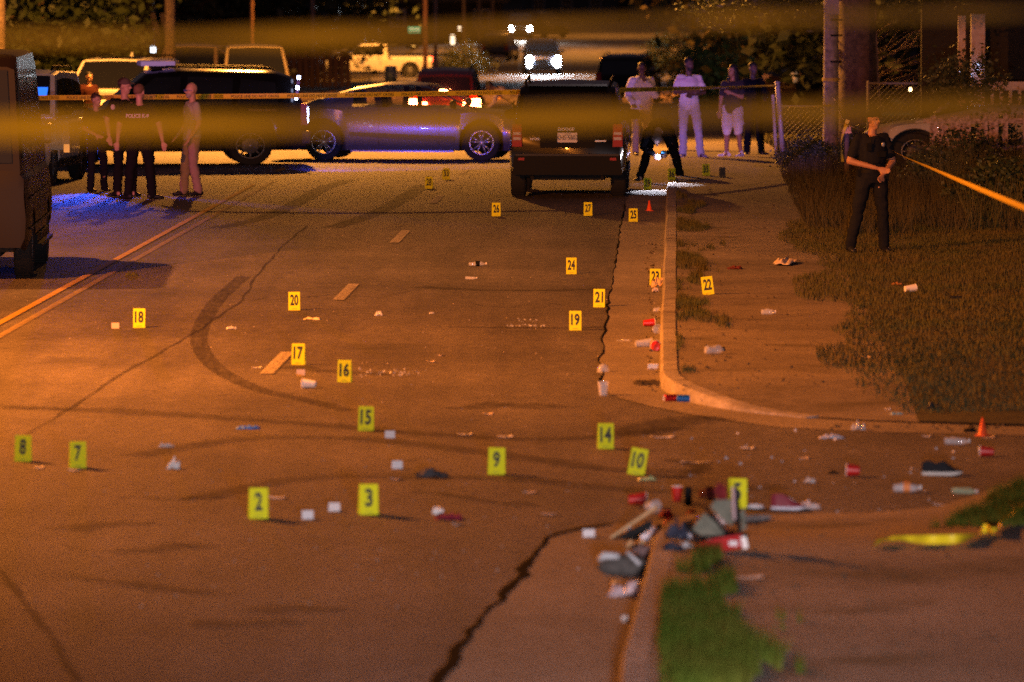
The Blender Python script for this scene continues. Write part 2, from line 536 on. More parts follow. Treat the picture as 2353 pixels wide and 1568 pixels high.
# ---- raised blocks: kerb stone, sidewalk, yard
def block(name, edge, vend, u_far, m, h=0.13, ramp_u=None, far=True, inset=0.14, sign=1):
    """ground raised behind a kerb line; edge = (u, v) along the near face, from the road round the corner"""
    us = [p[0] for p in edge]; vs_ = [p[1] for p in edge]
    return us, vs_
def kerb_strip(name, pts, h_of, w, m, side=1):
    """kerb stone: face, rounded top, back; pts run along the gutter line"""
    mb = MB(); n = len(pts)
    rows = []
    for i, (u, v) in enumerate(pts):
        a = pts[max(0, i-1)]; b = pts[min(n-1, i+1)]
        t = Vector((b[0]-a[0], b[1]-a[1])); t.normalize()
        nrm = Vector((t.y, -t.x))*side
        h = h_of(i)
        prof = [(0, -0.02), (0.012, h*0.75), (0.035, h), (w, h+0.004), (w+0.01, h-0.05)]
        rows.append([tuple(rd(u+nrm.x*o, v+nrm.y*o, z)) for o, z in prof])
    k = 5
    vs = [p for r_ in rows for p in r_]
    fs = [(i*k+j, i*k+j+1, (i+1)*k+j+1, (i+1)*k+j) for i in range(n-1) for j in range(k-1)]
    fs += [tuple(range(k)), tuple((n-1)*k+j for j in range(k))]
    mb.add(vs, fs)
    return structure(mb.build(name, m, smang=40))
kp = [(-0.17, v) for v in (400, 360, 320, 293, 255, 218, 185, 156, 143, 130, 124, 118, 112, 107)]
v0 = kerb_c[0][1]
vv = 104.0
while vv > v0+1:
    kp.append((-0.165 + 0.008*math.sin(vv*0.7), vv)); vv -= 3.0
kp += [q for q in kerb_c if q[0] < 1.15]
hk = []
for (u, v) in kp:
    hk.append(float(np.interp(u, [0.0, 0.45, 0.95], [0.13, 0.055, 0.016])))
kerb_strip('kerb', kp, lambda i: hk[i], 0.16, M_KERB, side=-1)
n_full = None
nk = [(nkerb[0][0]-0.02, 5), (nkerb[0][0]-0.01, 20), (nkerb[0][0], 27)] + [q for q in nkerb if q[0] < 0.55]
nh = [float(np.interp(u, [0.05, 0.3, 0.55], [0.14, 0.075, 0.03])) for (u, v) in nk]
kerb_strip('near_kerb', nk, lambda i: nh[i], 0.16, M_KERB, side=1)

# far block surface: columns of constant u from the corner edge to the far end
def edge_v(u, edge):
    return float(np.interp(u, [p[0] for p in edge], [p[1] for p in edge]))
def blockheight(u, v):
    ev = edge_v(u, kerb_c)
    hk_ = float(np.interp(u, [0.0, 0.45, 0.95], [0.125, 0.05, 0.012]))
    rise = min(1.0, max(0.0, (v-ev-0.1)/2.5))
    slope = 0.0 if u < 2 else min(0.9, (u-2)*0.02)
    return hk_ + (0.125-hk_)*rise + slope*rise
def block_sheet(name, us, m, dz=0.0, vmax=430, off=0.12):
    P = []; Fc = []
    rows = None
    for u in us:
        ev = edge_v(u, kerb_c) + (off if u > -0.05 else 0.0)
        vs = [ev, ev+0.6, ev+1.5, ev+3, 60, 75, 90, 107, 112, 118, 124, 130, 143, 156, 170, 185, 200, 218, 236, 255, 275, 293, 320, 360, 400, vmax]
        if rows is None: rows = len(vs)
        for v in vs: P.append(tuple(rd(u, v, blockheight(u, v)+dz)))
    for i in range(len(us)-1):
        for j in range(rows-1):
            Fc.append((i*rows+j, (i+1)*rows+j, (i+1)*rows+j+1, i*rows+j+1))
    mb = MB(); mb.v = P; mb.f = Fc
    return structure(mb.build(name, m, fix=False))
block_sheet('sidewalk', [-0.02, 0.1, 0.2, 0.35, 0.5, 0.7, 0.9, 1.15, 1.4, 1.75, 2.1], M_WALK, 0.0, vmax=300)
block_sheet('lawn', [1.98, 2.2, 2.5, 3.0, 4, 5, 6, 8, 10, 14, 20, 30, 60], M_LAWN, 0.006)
# near block
def nheight(u, v):
    return 0.145
pts = [(nkerb[0][0]+0.13, 5), (nkerb[0][0]+0.13, 27)] + [(u+0.13, v) for (u, v) in nkerb if v < 36.4] + [(-0.03, 36.5), (14, 36.5), (14, 5)]
uvpoly('near_sidewalk', pts, 0.142, M_NEARWALK, 0.0)
def sm(x): x = max(0.0, min(1.0, x)); return x*x*(3-2*x)
nedge = [q for q in nkerb if q[1] > 37.2]
def nh(u, v):
    ev = float(np.interp(u, [q[0] for q in nedge], [q[1] for q in nedge]))
    return 0.142 - 0.118*sm((u-0.08)/0.5)*sm((v-36.5)/max(0.3, ev-36.7))
P = []; Fc = []
nus = [-0.03, 0.05, 0.12, 0.2, 0.3, 0.42, 0.55, 0.7, 0.9, 1.2, 1.5, 1.8, 2.1, 2.4, 2.8, 4, 14]
for u in nus:
    ev = float(np.interp(u, [q[0] for q in nedge], [q[1] for q in nedge])) - (0.12 if u < 0.5 else -0.02)
    for k in range(9):
        v = 36.5+(ev-36.5)*k/8
        P.append(tuple(rd(u, v, nh(u, v) if k < 8 or u < 0.5 else 0.012)))
for i in range(len(nus)-1):
    for j in range(8): Fc.append((i*9+j, (i+1)*9+j, (i+1)*9+j+1, i*9+j+1))
mb = MB(); mb.v = P; mb.f = Fc
structure(mb.build('near_driveway_apron', M_NEARWALK, fix=False))

# ---- cracks and seams
def strip(name, pts, w, z, m, wr=None, r=rng):
    mb = MB(); n = len(pts); vs = []
    for i, (u, v) in enumerate(pts):
        a = pts[max(0, i-1)]; b = pts[min(n-1, i+1)]
        t = Vector((b[0]-a[0], b[1]-a[1])); t.normalize()
        nr = Vector((t.y, -t.x))
        ww = w(i/(n-1)) if callable(w) else w
        if wr: ww *= r.uniform(*wr)
        vs += [tuple(rd(u+nr.x*ww/2, v+nr.y*ww/2, z)), tuple(rd(u-nr.x*ww/2, v-nr.y*ww/2, z))]
    mb.add(vs, [(2*i, 2*i+1, 2*i+3, 2*i+2) for i in range(n-1)])
    return structure(mb.build(name, m))
strip('gutter_crack', seam_j, 0.015, 0.012, M_CRACK, (0.25, 2.0))
strip('near_gutter_crack', [p for p in nseam_j[1:] if p[0] < -0.3], 0.032, 0.012, M_CRACK, (0.6, 2.4))
def pxline(pts, step=0.8, amp=0.0):
    q = [puv(x, y) for x, y in pts]
    out = []
    for a, b in zip(q, q[1:]):
        n = max(1, int(math.hypot(b[0]-a[0], b[1]-a[1])/step))
        for k in range(n):
            t = k/n
            out.append((a[0]+(b[0]-a[0])*t+rng.uniform(-amp, amp), a[1]+(b[1]-a[1])*t))
    out.append(q[-1])
    return out
def smooth_px(pts, per=6):
    """Catmull-Rom through picture points, back to ground coordinates"""
    q = [Vector(puv(x, y)) for x, y in pts]
    q = [q[0]*2-q[1]] + q + [q[-1]*2-q[-2]]
    out = []
    for i in range(1, len(q)-2):
        for k in range(per):
            t = k/per
            a, b, c, d = q[i-1], q[i], q[i+1], q[i+2]
            p = 0.5*((2*b)+(c-a)*t+(2*a-5*b+4*c-d)*t*t+(3*b-a-3*c+d)*t**3)
            out.append((p.x, p.y))
    out.append((q[-2].x, q[-2].y))
    return out
strip('asphalt_crack', pxline([(705, 520), (655, 560), (600, 620), (555, 690), (480, 745), (385, 800), (265, 870), (170, 935), (60, 1000)], 0.7, 0.02), 0.03, 0.006, M_CRACKF, (0.5, 1.6))
strip('asphalt_crack', pxline([(960, 660), (1110, 668), (1260, 668), (1400, 665)], 0.4, 0.02), 0.25, 0.005, M_RUBBER2, (0.5, 1.5))
strip('asphalt_crack', pxline([(1030, 752), (1180, 754), (1330, 755), (1385, 752)], 0.4, 0.01), 0.10, 0.007, M_CRACKF, (0.5, 1.5))
strip('asphalt_crack', pxline([(0, 940), (250, 940), (500, 955), (700, 960)], 0.8, 0.02), 0.12, 0.006, M_RUBBER2, (0.5, 1.5))
strip('asphalt_crack', pxline([(0, 1310), (60, 1390), (120, 1470), (180, 1568)], 0.3, 0.01), 0.05, 0.006, M_CRACKF, (0.5, 1.5))
strip('sidewalk_joint', [(u, v) for u, v in pxline([(1690, 768), (1800, 758), (1900, 745)], 0.2, 0.02)], 0.04, 0.14, M_CRACKF)
r6 = random.Random(21)
for k in range(16):
    x, y = r6.uniform(60, 1350), r6.uniform(470, 1450); a = r6.uniform(-1, 1)
    pts = [(x, y)]
    for j in range(5): x += r6.uniform(25, 70); y += r6.uniform(-9, 9)+a*4; pts.append((x, y))
    strip('asphalt_crack' if k % 2 else 'road_stain', pxline(pts, 0.5, 0.02), r6.uniform(.015, .03) if k % 2 else r6.uniform(.15, .5), 0.0062+0.0002*k, M_CRACKF if k % 2 else M_RUBBER2, (0.4, 1.6))
# ---- skid marks
strip('skid_mark', smooth_px([(560, 636), (500, 690), (462, 750), (460, 800), (500, 850), (590, 895), (690, 918), (800, 945)]), 0.175, 0.009, M_RUBBER)
strip('skid_mark', smooth_px([(500, 525), (600, 502), (680, 468), (740, 435), (800, 415)]), 0.30, 0.009, M_RUBBER)
strip('skid_mark', smooth_px([(760, 525), (860, 492), (930, 455), (975, 425)]), 0.30, 0.009, M_RUBBER)
strip('skid_mark', smooth_px([(120, 1322), (280, 1340), (420, 1360), (560, 1368)]), lambda t: 0.25*math.sin(PI*max(.04, min(.96, t))), 0.009, M_RUBBER)
strip('skid_mark', smooth_px([(0, 935), (300, 950), (700, 975), (1000, 1000), (1300, 1010), (1560, 985)]), 0.3, 0.010, M_RUBBER2)
strip('skid_mark', smooth_px([(300, 1050), (560, 1010), (820, 1010), (1100, 1040), (1400, 1080), (1600, 1085)]), 0.3, 0.011, M_RUBBER2)
strip('skid_mark', smooth_px([(440, 1150), (700, 1100), (980, 1098), (1200, 1105), (1500, 1130), (1800, 1120)]), 0.28, 0.012, M_RUBBER2)
strip('skid_mark', smooth_px([(1480, 1100), (1560, 1095), (1610, 1075), (1540, 1058)]), 0.16, 0.010, M_RUBBER)
strip('skid_mark', smooth_px([(1160, 1102), (1230, 1104), (1300, 1108)]), 0.12, 0.010, M_RUBBER)
strip('tar_patch', smooth_px([(1440, 1000), (1560, 968), (1660, 962)]), 0.5, 0.0135, M_RUBBER)
# ---- painted lines
def line(name, u0, v0_, v1, w, m, z=0.014, n=None):
    n = n or max(1, int((v1-v0_)/8))
    return strip(name, [(u0, v0_+(v1-v0_)*k/n) for k in range(n+1)], w, z, m)
line('yellow_line', -7.02, 40, 97.5, 0.088, M_YEL)
line('yellow_line', -6.78, 40, 99.0, 0.08, M_YELW)
line('yellow_line', -7.02, 103, 300, 0.12, M_YEL)
for (x0, y0, x1, y1) in [(600, 862, 660, 812), (783, 692, 827, 655), (900, 560, 937, 532), (989, 469, 1020, 451), (1058, 402, 1083, 391)]:
    (ua, va), (ub, vb) = puv(x0+16, y0), puv(x1, y1)
    strip('lane_dash', [(-3.74, va), (-3.74, vb)], 0.125, 0.014, M_WHT)
for k in range(18):
    v = 122 + k*12.2
    line('lane_dash', -3.74, v, v+3.0, 0.14, M_WHT, n=2)
for v in np.arange(55, 110, 3.05):
    strip('sidewalk_joint', [(0.02, v), (0.8, v+0.03), (1.6, v)], 0.03, 0.131, M_CRACKF)
for v in np.arange(53, 110, 3.05):
    strip('kerb_joint', [(-0.165, v), (0.0, v)], 0.02, 0.137, M_CRACK)
# crossing of the distant bend: pale worn lines
line('far_line', -10.6, 300, 420, 0.12, M_YEL)

# ---- vegetation
def blades(name, pts, hmin, hmax, w, m, r, lean=0.4, cols=1):
    """grass: one tapered blade per point (u, v, z)"""
    n = len(pts)
    V = np.zeros((n*3, 3)); 
    for i, (x, y, z) in enumerate(pts):
        h = r.uniform(hmin, hmax); a = r.uniform(0, 2*PI); l = r.uniform(0, lean)*h
        b = r.uniform(0, PI)
        dx, dy = math.cos(b)*w/2, math.sin(b)*w/2
        V[i*3] = (x-dx, y-dy, z); V[i*3+1] = (x+dx, y+dy, z)
        V[i*3+2] = (x+math.cos(a)*l, y+math.sin(a)*l, z+h)
    me = bpy.data.meshes.new(name)
    me.from_pydata(V.tolist(), [], [(3*i, 3*i+1, 3*i+2) for i in range(n)])
    me.materials.append(m)
    o = bpy.data.objects.new(name, me); col.objects.link(o)
    o['kind'] = 'stuff'
    return o
M_GRASS = mat('grass', (0.045, 0.055, 0.012), 0.8, nscale=0.8, c2=(0.075, 0.062, 0.02))
M_DRY = mat('dry_grass', (0.055, 0.045, 0.02), 0.85, nscale=1.5, c2=(0.05, 0.045, 0.018))
M_GRASSG = mat('green_grass', (0.045, 0.085, 0.006), 0.8, spec=0.15, nscale=3.0, c2=(0.085, 0.095, 0.012))
r2 = random.Random(3)
def scatter(n, u0, u1, v0_, v1, fn=None, edge=None):
    out = []
    while len(out) < n:
        u = r2.uniform(u0, u1); v = r2.uniform(v0_, v1)
        if edge is not None and v < edge_v(u, kerb_c)+0.35: continue
        if fn and not fn(u, v): continue
        p = rd(u, v, blockheight(u, v)+0.004)
        out.append((p.x, p.y, p.z))
    return out
def lawnfn(u, v):
    lim = 1.58 + 0.22*math.sin(v*0.55) + 0.35*r2.random()**3 - 0.1 + 0.35*noise.noise(Vector((u*2, v*0.4, 0)))
    if u < lim: return False
    return noise.noise(Vector((u*1.6, v*0.35, 3.3))) + 0.5*noise.noise(Vector((u*5, v*1.2, 1.3))) > r2.uniform(-0.9, -0.05)
ob = blades('lawn_grass', scatter(90000, 1.3, 5.8, 48.5, 82, lawnfn, 1), 0.02, 0.07, 0.012, M_GRASS, r2)
ob = blades('lawn_grass_far', scatter(26000, 1.9, 9, 80, 135, None), 0.05, 0.22, 0.03, M_GRASS, r2)
def kerbgrass(u, v):
    return noise.noise(Vector((u*2.2, v*0.33, 9.1))) + 0.5*noise.noise(Vector((u*7, v*1.1, 2.1))) > r2.uniform(-0.05, 0.3) + (u-0.05)*0.9
blades('kerb_weeds', scatter(8000, 0.0, 0.62, 52, 92, kerbgrass), 0.02, 0.09, 0.010, M_GRASS, r2)
# tall dry weeds round the officer and along the fence
def tall(u, v): return noise.noise(Vector((u*1.3, v*0.5, 5.1))) > -0.15
blades('tall_dry_weeds', scatter(10000, 1.75, 4.6, 77, 100, tall), 0.06, 0.50, 0.014, M_DRY, r2, 0.7)
blades('tall_weeds_by_fence', scatter(16000, 3.9, 9.5, 78, 97, tall), 0.15, 0.85, 0.02, M_GRASS, r2, 0.7)
# near strip of grass beyond the near kerb
def nscatter(n, u0, u1, v0_, v1, fn):
    out = []
    while len(out) < n:
        u = r2.uniform(u0, u1); v = r2.uniform(v0_, v1)
        if not fn(u, v): continue
        p = rd(u, v, nh(u, v)); out.append((p.x, p.y, p.z))
    return out
def ngr(u, v):
    du = (u+0.10-0.02*(36-v))
    e = noise.noise(Vector((u*3.5, v*0.9, 1.7))) + 0.5*noise.noise(Vector((u*11, v*3, 4.7)))
    thr = -0.30 + max(0, v-33.0)*0.42 + max(0, abs(u-0.10)-0.13)*3.0
    if v > 34.6: thr = 0.18 + max(0, abs(u-0.10)-0.08)*5
    return e > r2.uniform(thr-0.3, thr+0.45)
blades('near_verge_grass', nscatter(13000, -0.08, 0.8, 29.5, 35.9, ngr), 0.03, 0.13, 0.008, M_GRASSG, r2)
def ngr2(u, v): return noise.noise(Vector((u*1.2, v*0.5, 7.7))) > 0.05 and v > 40-(u-2.0)*0.1 
blades('near_right_grass', nscatter(11000, 1.6, 3.4, 38.2, 42.3, lambda u, v: u > 1.66+(v-38.3)*0.20+0.1*noise.noise(Vector((u*3, v, 0))) and noise.noise(Vector((u*5, v*1.9, 7.7))) > r2.uniform(-0.7, 0.1)), 0.02, 0.10, 0.008, M_GRASSG, r2)

# leafy masses: each plant has a leaf mesh made of leaf-sized quads
def leaf_mesh(name, n, shape, size, seed, m):
    r = random.Random(seed)
    V = []; Fq = []
    clumps = [(shape(r), r.uniform(0.5, 1.0)) for _ in range(max(6, n//55))]
    for i in range(n):
        c, k = clumps[r.randrange(len(clumps))]
        s = size*r.uniform(0.6, 1.5)
        p = c + Vector((r.gauss(0, 1), r.gauss(0, 1), r.gauss(0, 0.8)))*(size*2.4*k)
        a = Vector((r.gauss(0, 1), r.gauss(0, 1), r.gauss(0, 0.7))).normalized()
        b = a.orthogonal().normalized()
        b = (Matrix.Rotation(r.uniform(0, 6.28), 3, a) @ b)
        o = len(V)
        V += [p, p+a*s*0.5+b*s*0.28, p+a*s, p+a*s*0.5-b*s*0.28]
        Fq.append((o, o+1, o+2, o+3))
    me = bpy.data.meshes.new(name)
    me.from_pydata([tuple(v) for v in V], [], Fq)
    me.materials.append(m)
    return me
def crown_shape(rx, rz, zc, low=1.0):
    def f(r):
        while True:
            p = Vector((r.uniform(-1, 1), r.uniform(-1, 1), r.uniform(-1, 1)))
            if 0.25 < p.length < 1: break
        return Vector((p.x*rx*r.uniform(.8, 1.1), p.y*rx, zc+p.z*rz))
    return f
tree_meshes = []
for k in range(4):
    crown = leaf_mesh('crown', 5200, crown_shape(4.2+0.4*k, 4.4, 5.2+0.3*k), 0.42, 20+k, M_GREEN[k % 3])
    mb = MB()
    r = random.Random(50+k)
    mb.tube([(0, 0, -0.5), (0.1, 0, 1.5), (0.2*r.uniform(-1, 1), 0.1, 4), (0.3, 0.2, 7)], [0.34, 0.26, 0.2, 0.08], 9)
    for j in range(5):
        a = r.uniform(0, 6.28); z = r.uniform(2.0, 4.6)
        mb.tube([(0.1, 0, z), (math.cos(a)*1.4, math.sin(a)*1.4, z+1.1), (math.cos(a)*3, math.sin(a)*3, z+1.7)], [0.12, 0.08, 0.03], 6)
    trunk = mb.mesh('trunk', True); trunk.materials.append(M_BARK)
    tree_meshes.append((crown, trunk))
def tree(p, k, s, rz, label, group='trees behind the street', cat='tree', name='tree'):
    t = thing(name, label, cat, p, rz, group)
    t.scale = (s, s, s)
    for nm, me in (('crown', tree_meshes[k][0]), ('trunk', tree_meshes[k][1])):
        o = bpy.data.objects.new(nm, me); col.objects.link(o); o.parent = t
    return t
bush_meshes = [leaf_mesh('foliage', 2600, crown_shape(1.5, 1.1, 1.0), 0.17, 80+k, M_GREEN[k % 3]) for k in range(3)]
def bush(p, k, s, label, group=None, name='bush', sz=None):
    o = bpy.data.objects.new(name, bush_meshes[k]); col.objects.link(o)
    o.location = p; o.scale = (s, s, sz or s); o.rotation_euler = (0, 0, rng.uniform(0, 6))
    tag(o, label, 'bush', group)
    return o
ORD = ['first', 'second', 'third', 'fourth', 'fifth', 'sixth', 'seventh', 'eighth', 'ninth', 'tenth', 'eleventh', 'twelfth', 'thirteenth', 'fourteenth']
# wall of trees behind the left lots
for i in range(11):
    x = -44 + i*3.4 + rng.uniform(-1, 1); y = 262 + rng.uniform(-10, 22) + max(0, i-9)*12
    tree((x, y, g(y)-1.6), i % 4, rng.uniform(0.9, 1.25), rng.uniform(0, 6), ORD[i]+' dark tree from the left in the row behind the left parking lot', 'row of dark trees behind the left parking lot')
for i in range(12):
    x = -40 + i*2.6 + rng.uniform(-1, 1); y = 405 + rng.uniform(-10, 22)
    tree((x, y, g(y)-1.5), (i+1) % 4, rng.uniform(1.0, 1.4), rng.uniform(0, 6), ORD[i]+' dark tree from the left in the far row beyond the pickup', 'dark trees far back on the left')
for i in range(13):
    x = -30 + i*5.5 + rng.uniform(-1.5, 1.5); y = 590 + rng.uniform(-10, 25)
    tree((x, y, g(y)-2.0), (i+2) % 4, rng.uniform(1.2, 1.6), rng.uniform(0, 6), ORD[i]+' dark tree from the left on the rise behind the bend', 'dark trees behind the bend of the road')
for i in range(9):
    x = 11.5 + i*3.6 + rng.uniform(-1, 1); y = 232 + rng.uniform(-12, 25)
    tree((x, y, g(y)-1.2), (i+3) % 4, rng.uniform(0.95, 1.3), rng.uniform(0, 6), ORD[i]+' dark tree from the left behind the right hand yards', 'dark trees behind the right hand yards')
tree((-13.4, 168, -1.5), 0, 0.75, 1.0, 'lit leafy tree at the top left between two poles', None)
tree((8.6, 158, -0.9), 1, 0.72, 2.2, 'tree with low leaves overhanging the kerb behind the man in white t-shirt', None)
tree((8.2, 140, -0.6), 2, 0.80, 4.2, 'dark tree with low branches left of the utility pole on the right', None)
for (px, py, k, s, lb) in [
    (1640, 250, 0, 1.0, 'leafy bush beside the street behind the man in white t-shirt'),
    (1700, 262, 1, 1.15, 'leafy bush behind the woman in white shorts'),
    (1600, 215, 2, 0.8, 'low leafy bush at the right edge of the road behind the black car'),
    (1560, 170, 1, 1.1, 'distant bush where the road bends to the right'),
    (690, 196, 2, 0.5, 'bush at the foot of the thin reddish pole'),
    (1075, 175, 1, 0.8, 'dark bush left of the parked dark car on the far road')]:
    bush(gp(px, py), k, s, lb)
for (px, py, k, s, lb) in [
    (2210, 430, 0, 0.42, 'weedy bush at the left end of the broken picket fence'),
    (2300, 420, 1, 0.50, 'weedy bush before the middle of the broken picket fence'),
    (2353, 400, 2, 0.55, 'weedy bush at the right edge before the picket fence'),
    (2150, 450, 1, 0.34, 'low weedy bush just right of the officer with crossed arms'),
    (2270, 500, 2, 0.40, 'dark weedy bush under the yellow tape on the right'),
    (2345, 520, 0, 0.42, 'dark weedy bush below the tape at the right edge'),
    (1990, 395, 0, 0.36, 'weedy bush just left of the officer with crossed arms'),
    (1850, 395, 2, 0.30, 'low weeds in front of the chain-link fence post')]:
    q = gp(px, py, 0.15)
    bush(q, k, s, lb)
# porch climbing bush with dry flowers
o = bush(at(2215, 300, 98), 1, 0.42, 'dry reddish bush climbing beside the porch post', None); o.location.z = 1.3

# small yellow-green weed
mb = MB()
for k in range(26):
    a = rng.uniform(0, 6.28); h = rng.uniform(0.1, 0.38); x = rng.gauss(0, .07)
    mb.add([(x, 0, 0), (x+math.cos(a)*.05, math.sin(a)*.05, h), (x+math.cos(a)*.12, math.sin(a)*.12, h+.05), (x+math.cos(a)*.09, math.sin(a)*.05, h-.06)], [(0, 1, 2, 3)])
tag(mb.build('small_weed', mat('yellow_green_leaf', (0.45, 0.42, 0.06), 0.6), loc=gp(1828, 372, .13)), 'small yellow-green leafy weed by the foot of the leaning fence post', 'plant')
# ================================================================== VEHICLES
def interp(x, pts):
    return float(np.interp(x, [p[0] for p in pts], [p[1] for p in pts]))
WHEELS = {}
def wheel(parent, x, y, r, w, style, side):
    """tyre with its rim; side=+1 faces +y"""
    key = (round(r, 3), round(w, 3), style)
    if key not in WHEELS:
        t = MB()
        t.lathe([(r*0.66, -w*0.42), (r*0.80, -w*0.5), (r*0.95, -w*0.48), (r, -w*0.38), (r, w*0.38), (r*0.95, w*0.48), (r*0.80, w*0.5), (r*0.66, w*0.42), (r*0.62, w*0.1), (r*0.62, -w*0.1)], 32, 'Y')
        for k in range(28):      # tread blocks
            a = 2*PI*k/28
            t.box((math.cos(a)*r, 0, math.sin(a)*r), (0.012, w*0.7, 0.035), ry=-a)
        tm = t.mesh('wheel', False); tm.materials.append(M_TYRE)
        tm.polygons.foreach_set('use_smooth', [True]*len(tm.polygons)); tm.set_sharp_from_angle(angle=R(35))
        q = MB()
        rr = r*0.66
        q.lathe([(rr, w*0.42), (rr, w*0.36), (rr*0.93, w*0.33), (rr*0.92, w*0.42)], 32, 'Y')
        if style == 'alloy':
            for k in range(5):
                for d in (-0.14, 0.14):
                    a = 2*PI*k/5 + PI/2; b = a + d*1.6
                    c0 = (math.cos(a+d*0.8)*rr*0.12, w*0.40, math.sin(a+d*0.8)*rr*0.12)
                    c1 = (math.cos(b)*rr*0.95, w*0.36, math.sin(b)*rr*0.95)
                    q.tube([c0, c1], [rr*0.055, rr*0.06], 5)
            q.lathe([(0.0, w*0.44), (rr*0.16, w*0.43), (rr*0.20, w*0.36)], 16, 'Y')
        else:
            q.lathe([(0.0, w*0.46), (rr*0.18, w*0.45), (rr*0.22, w*0.38), (rr*0.55, w*0.34), (rr*0.60, w*0.30)], 18, 'Y')
            for k in range(8):
                a = 2*PI*k/8
                q.tube([(math.cos(a)*rr*0.5, w*0.33, math.sin(a)*rr*0.5), (math.cos(a)*rr*0.94, w*0.36, math.sin(a)*rr*0.94)], rr*0.07, 5)
        q_m = q.mesh('rim', True)
        q_m.materials.append(M_ALLOY if style == 'alloy' else mat('steel_rim', (0.20, 0.20, 0.21), 0.45, 0.6))
        d_ = MB().lathe([(0, w*0.22), (rr*0.6, w*0.22), (rr*0.62, w*0.12)], 18, 'Y')
        d_m = d_.mesh('brake_disc', True); d_m.materials.append(mat('brake_disc', (0.06, 0.06, 0.065), 0.5, 0.8))
        WHEELS[key] = (tm, q_m, d_m)
    tm, q_m, d_m = WHEELS[key]
    o = bpy.data.objects.new('wheel', tm); col.objects.link(o); o.parent = parent
    o.location = (x, y, r); o.rotation_euler = (0, 0, 0 if side > 0 else PI)
    for nm, me in (('rim', q_m), ('brake_disc', d_m)):
        q = bpy.data.objects.new(nm, me); col.objects.link(q); q.parent = o
    return o

def paint(name, c, rough=0.28, metal=0.0, coat=0.8):
    return mat(name, c, rough, metal, coat=coat, spec=0.5)

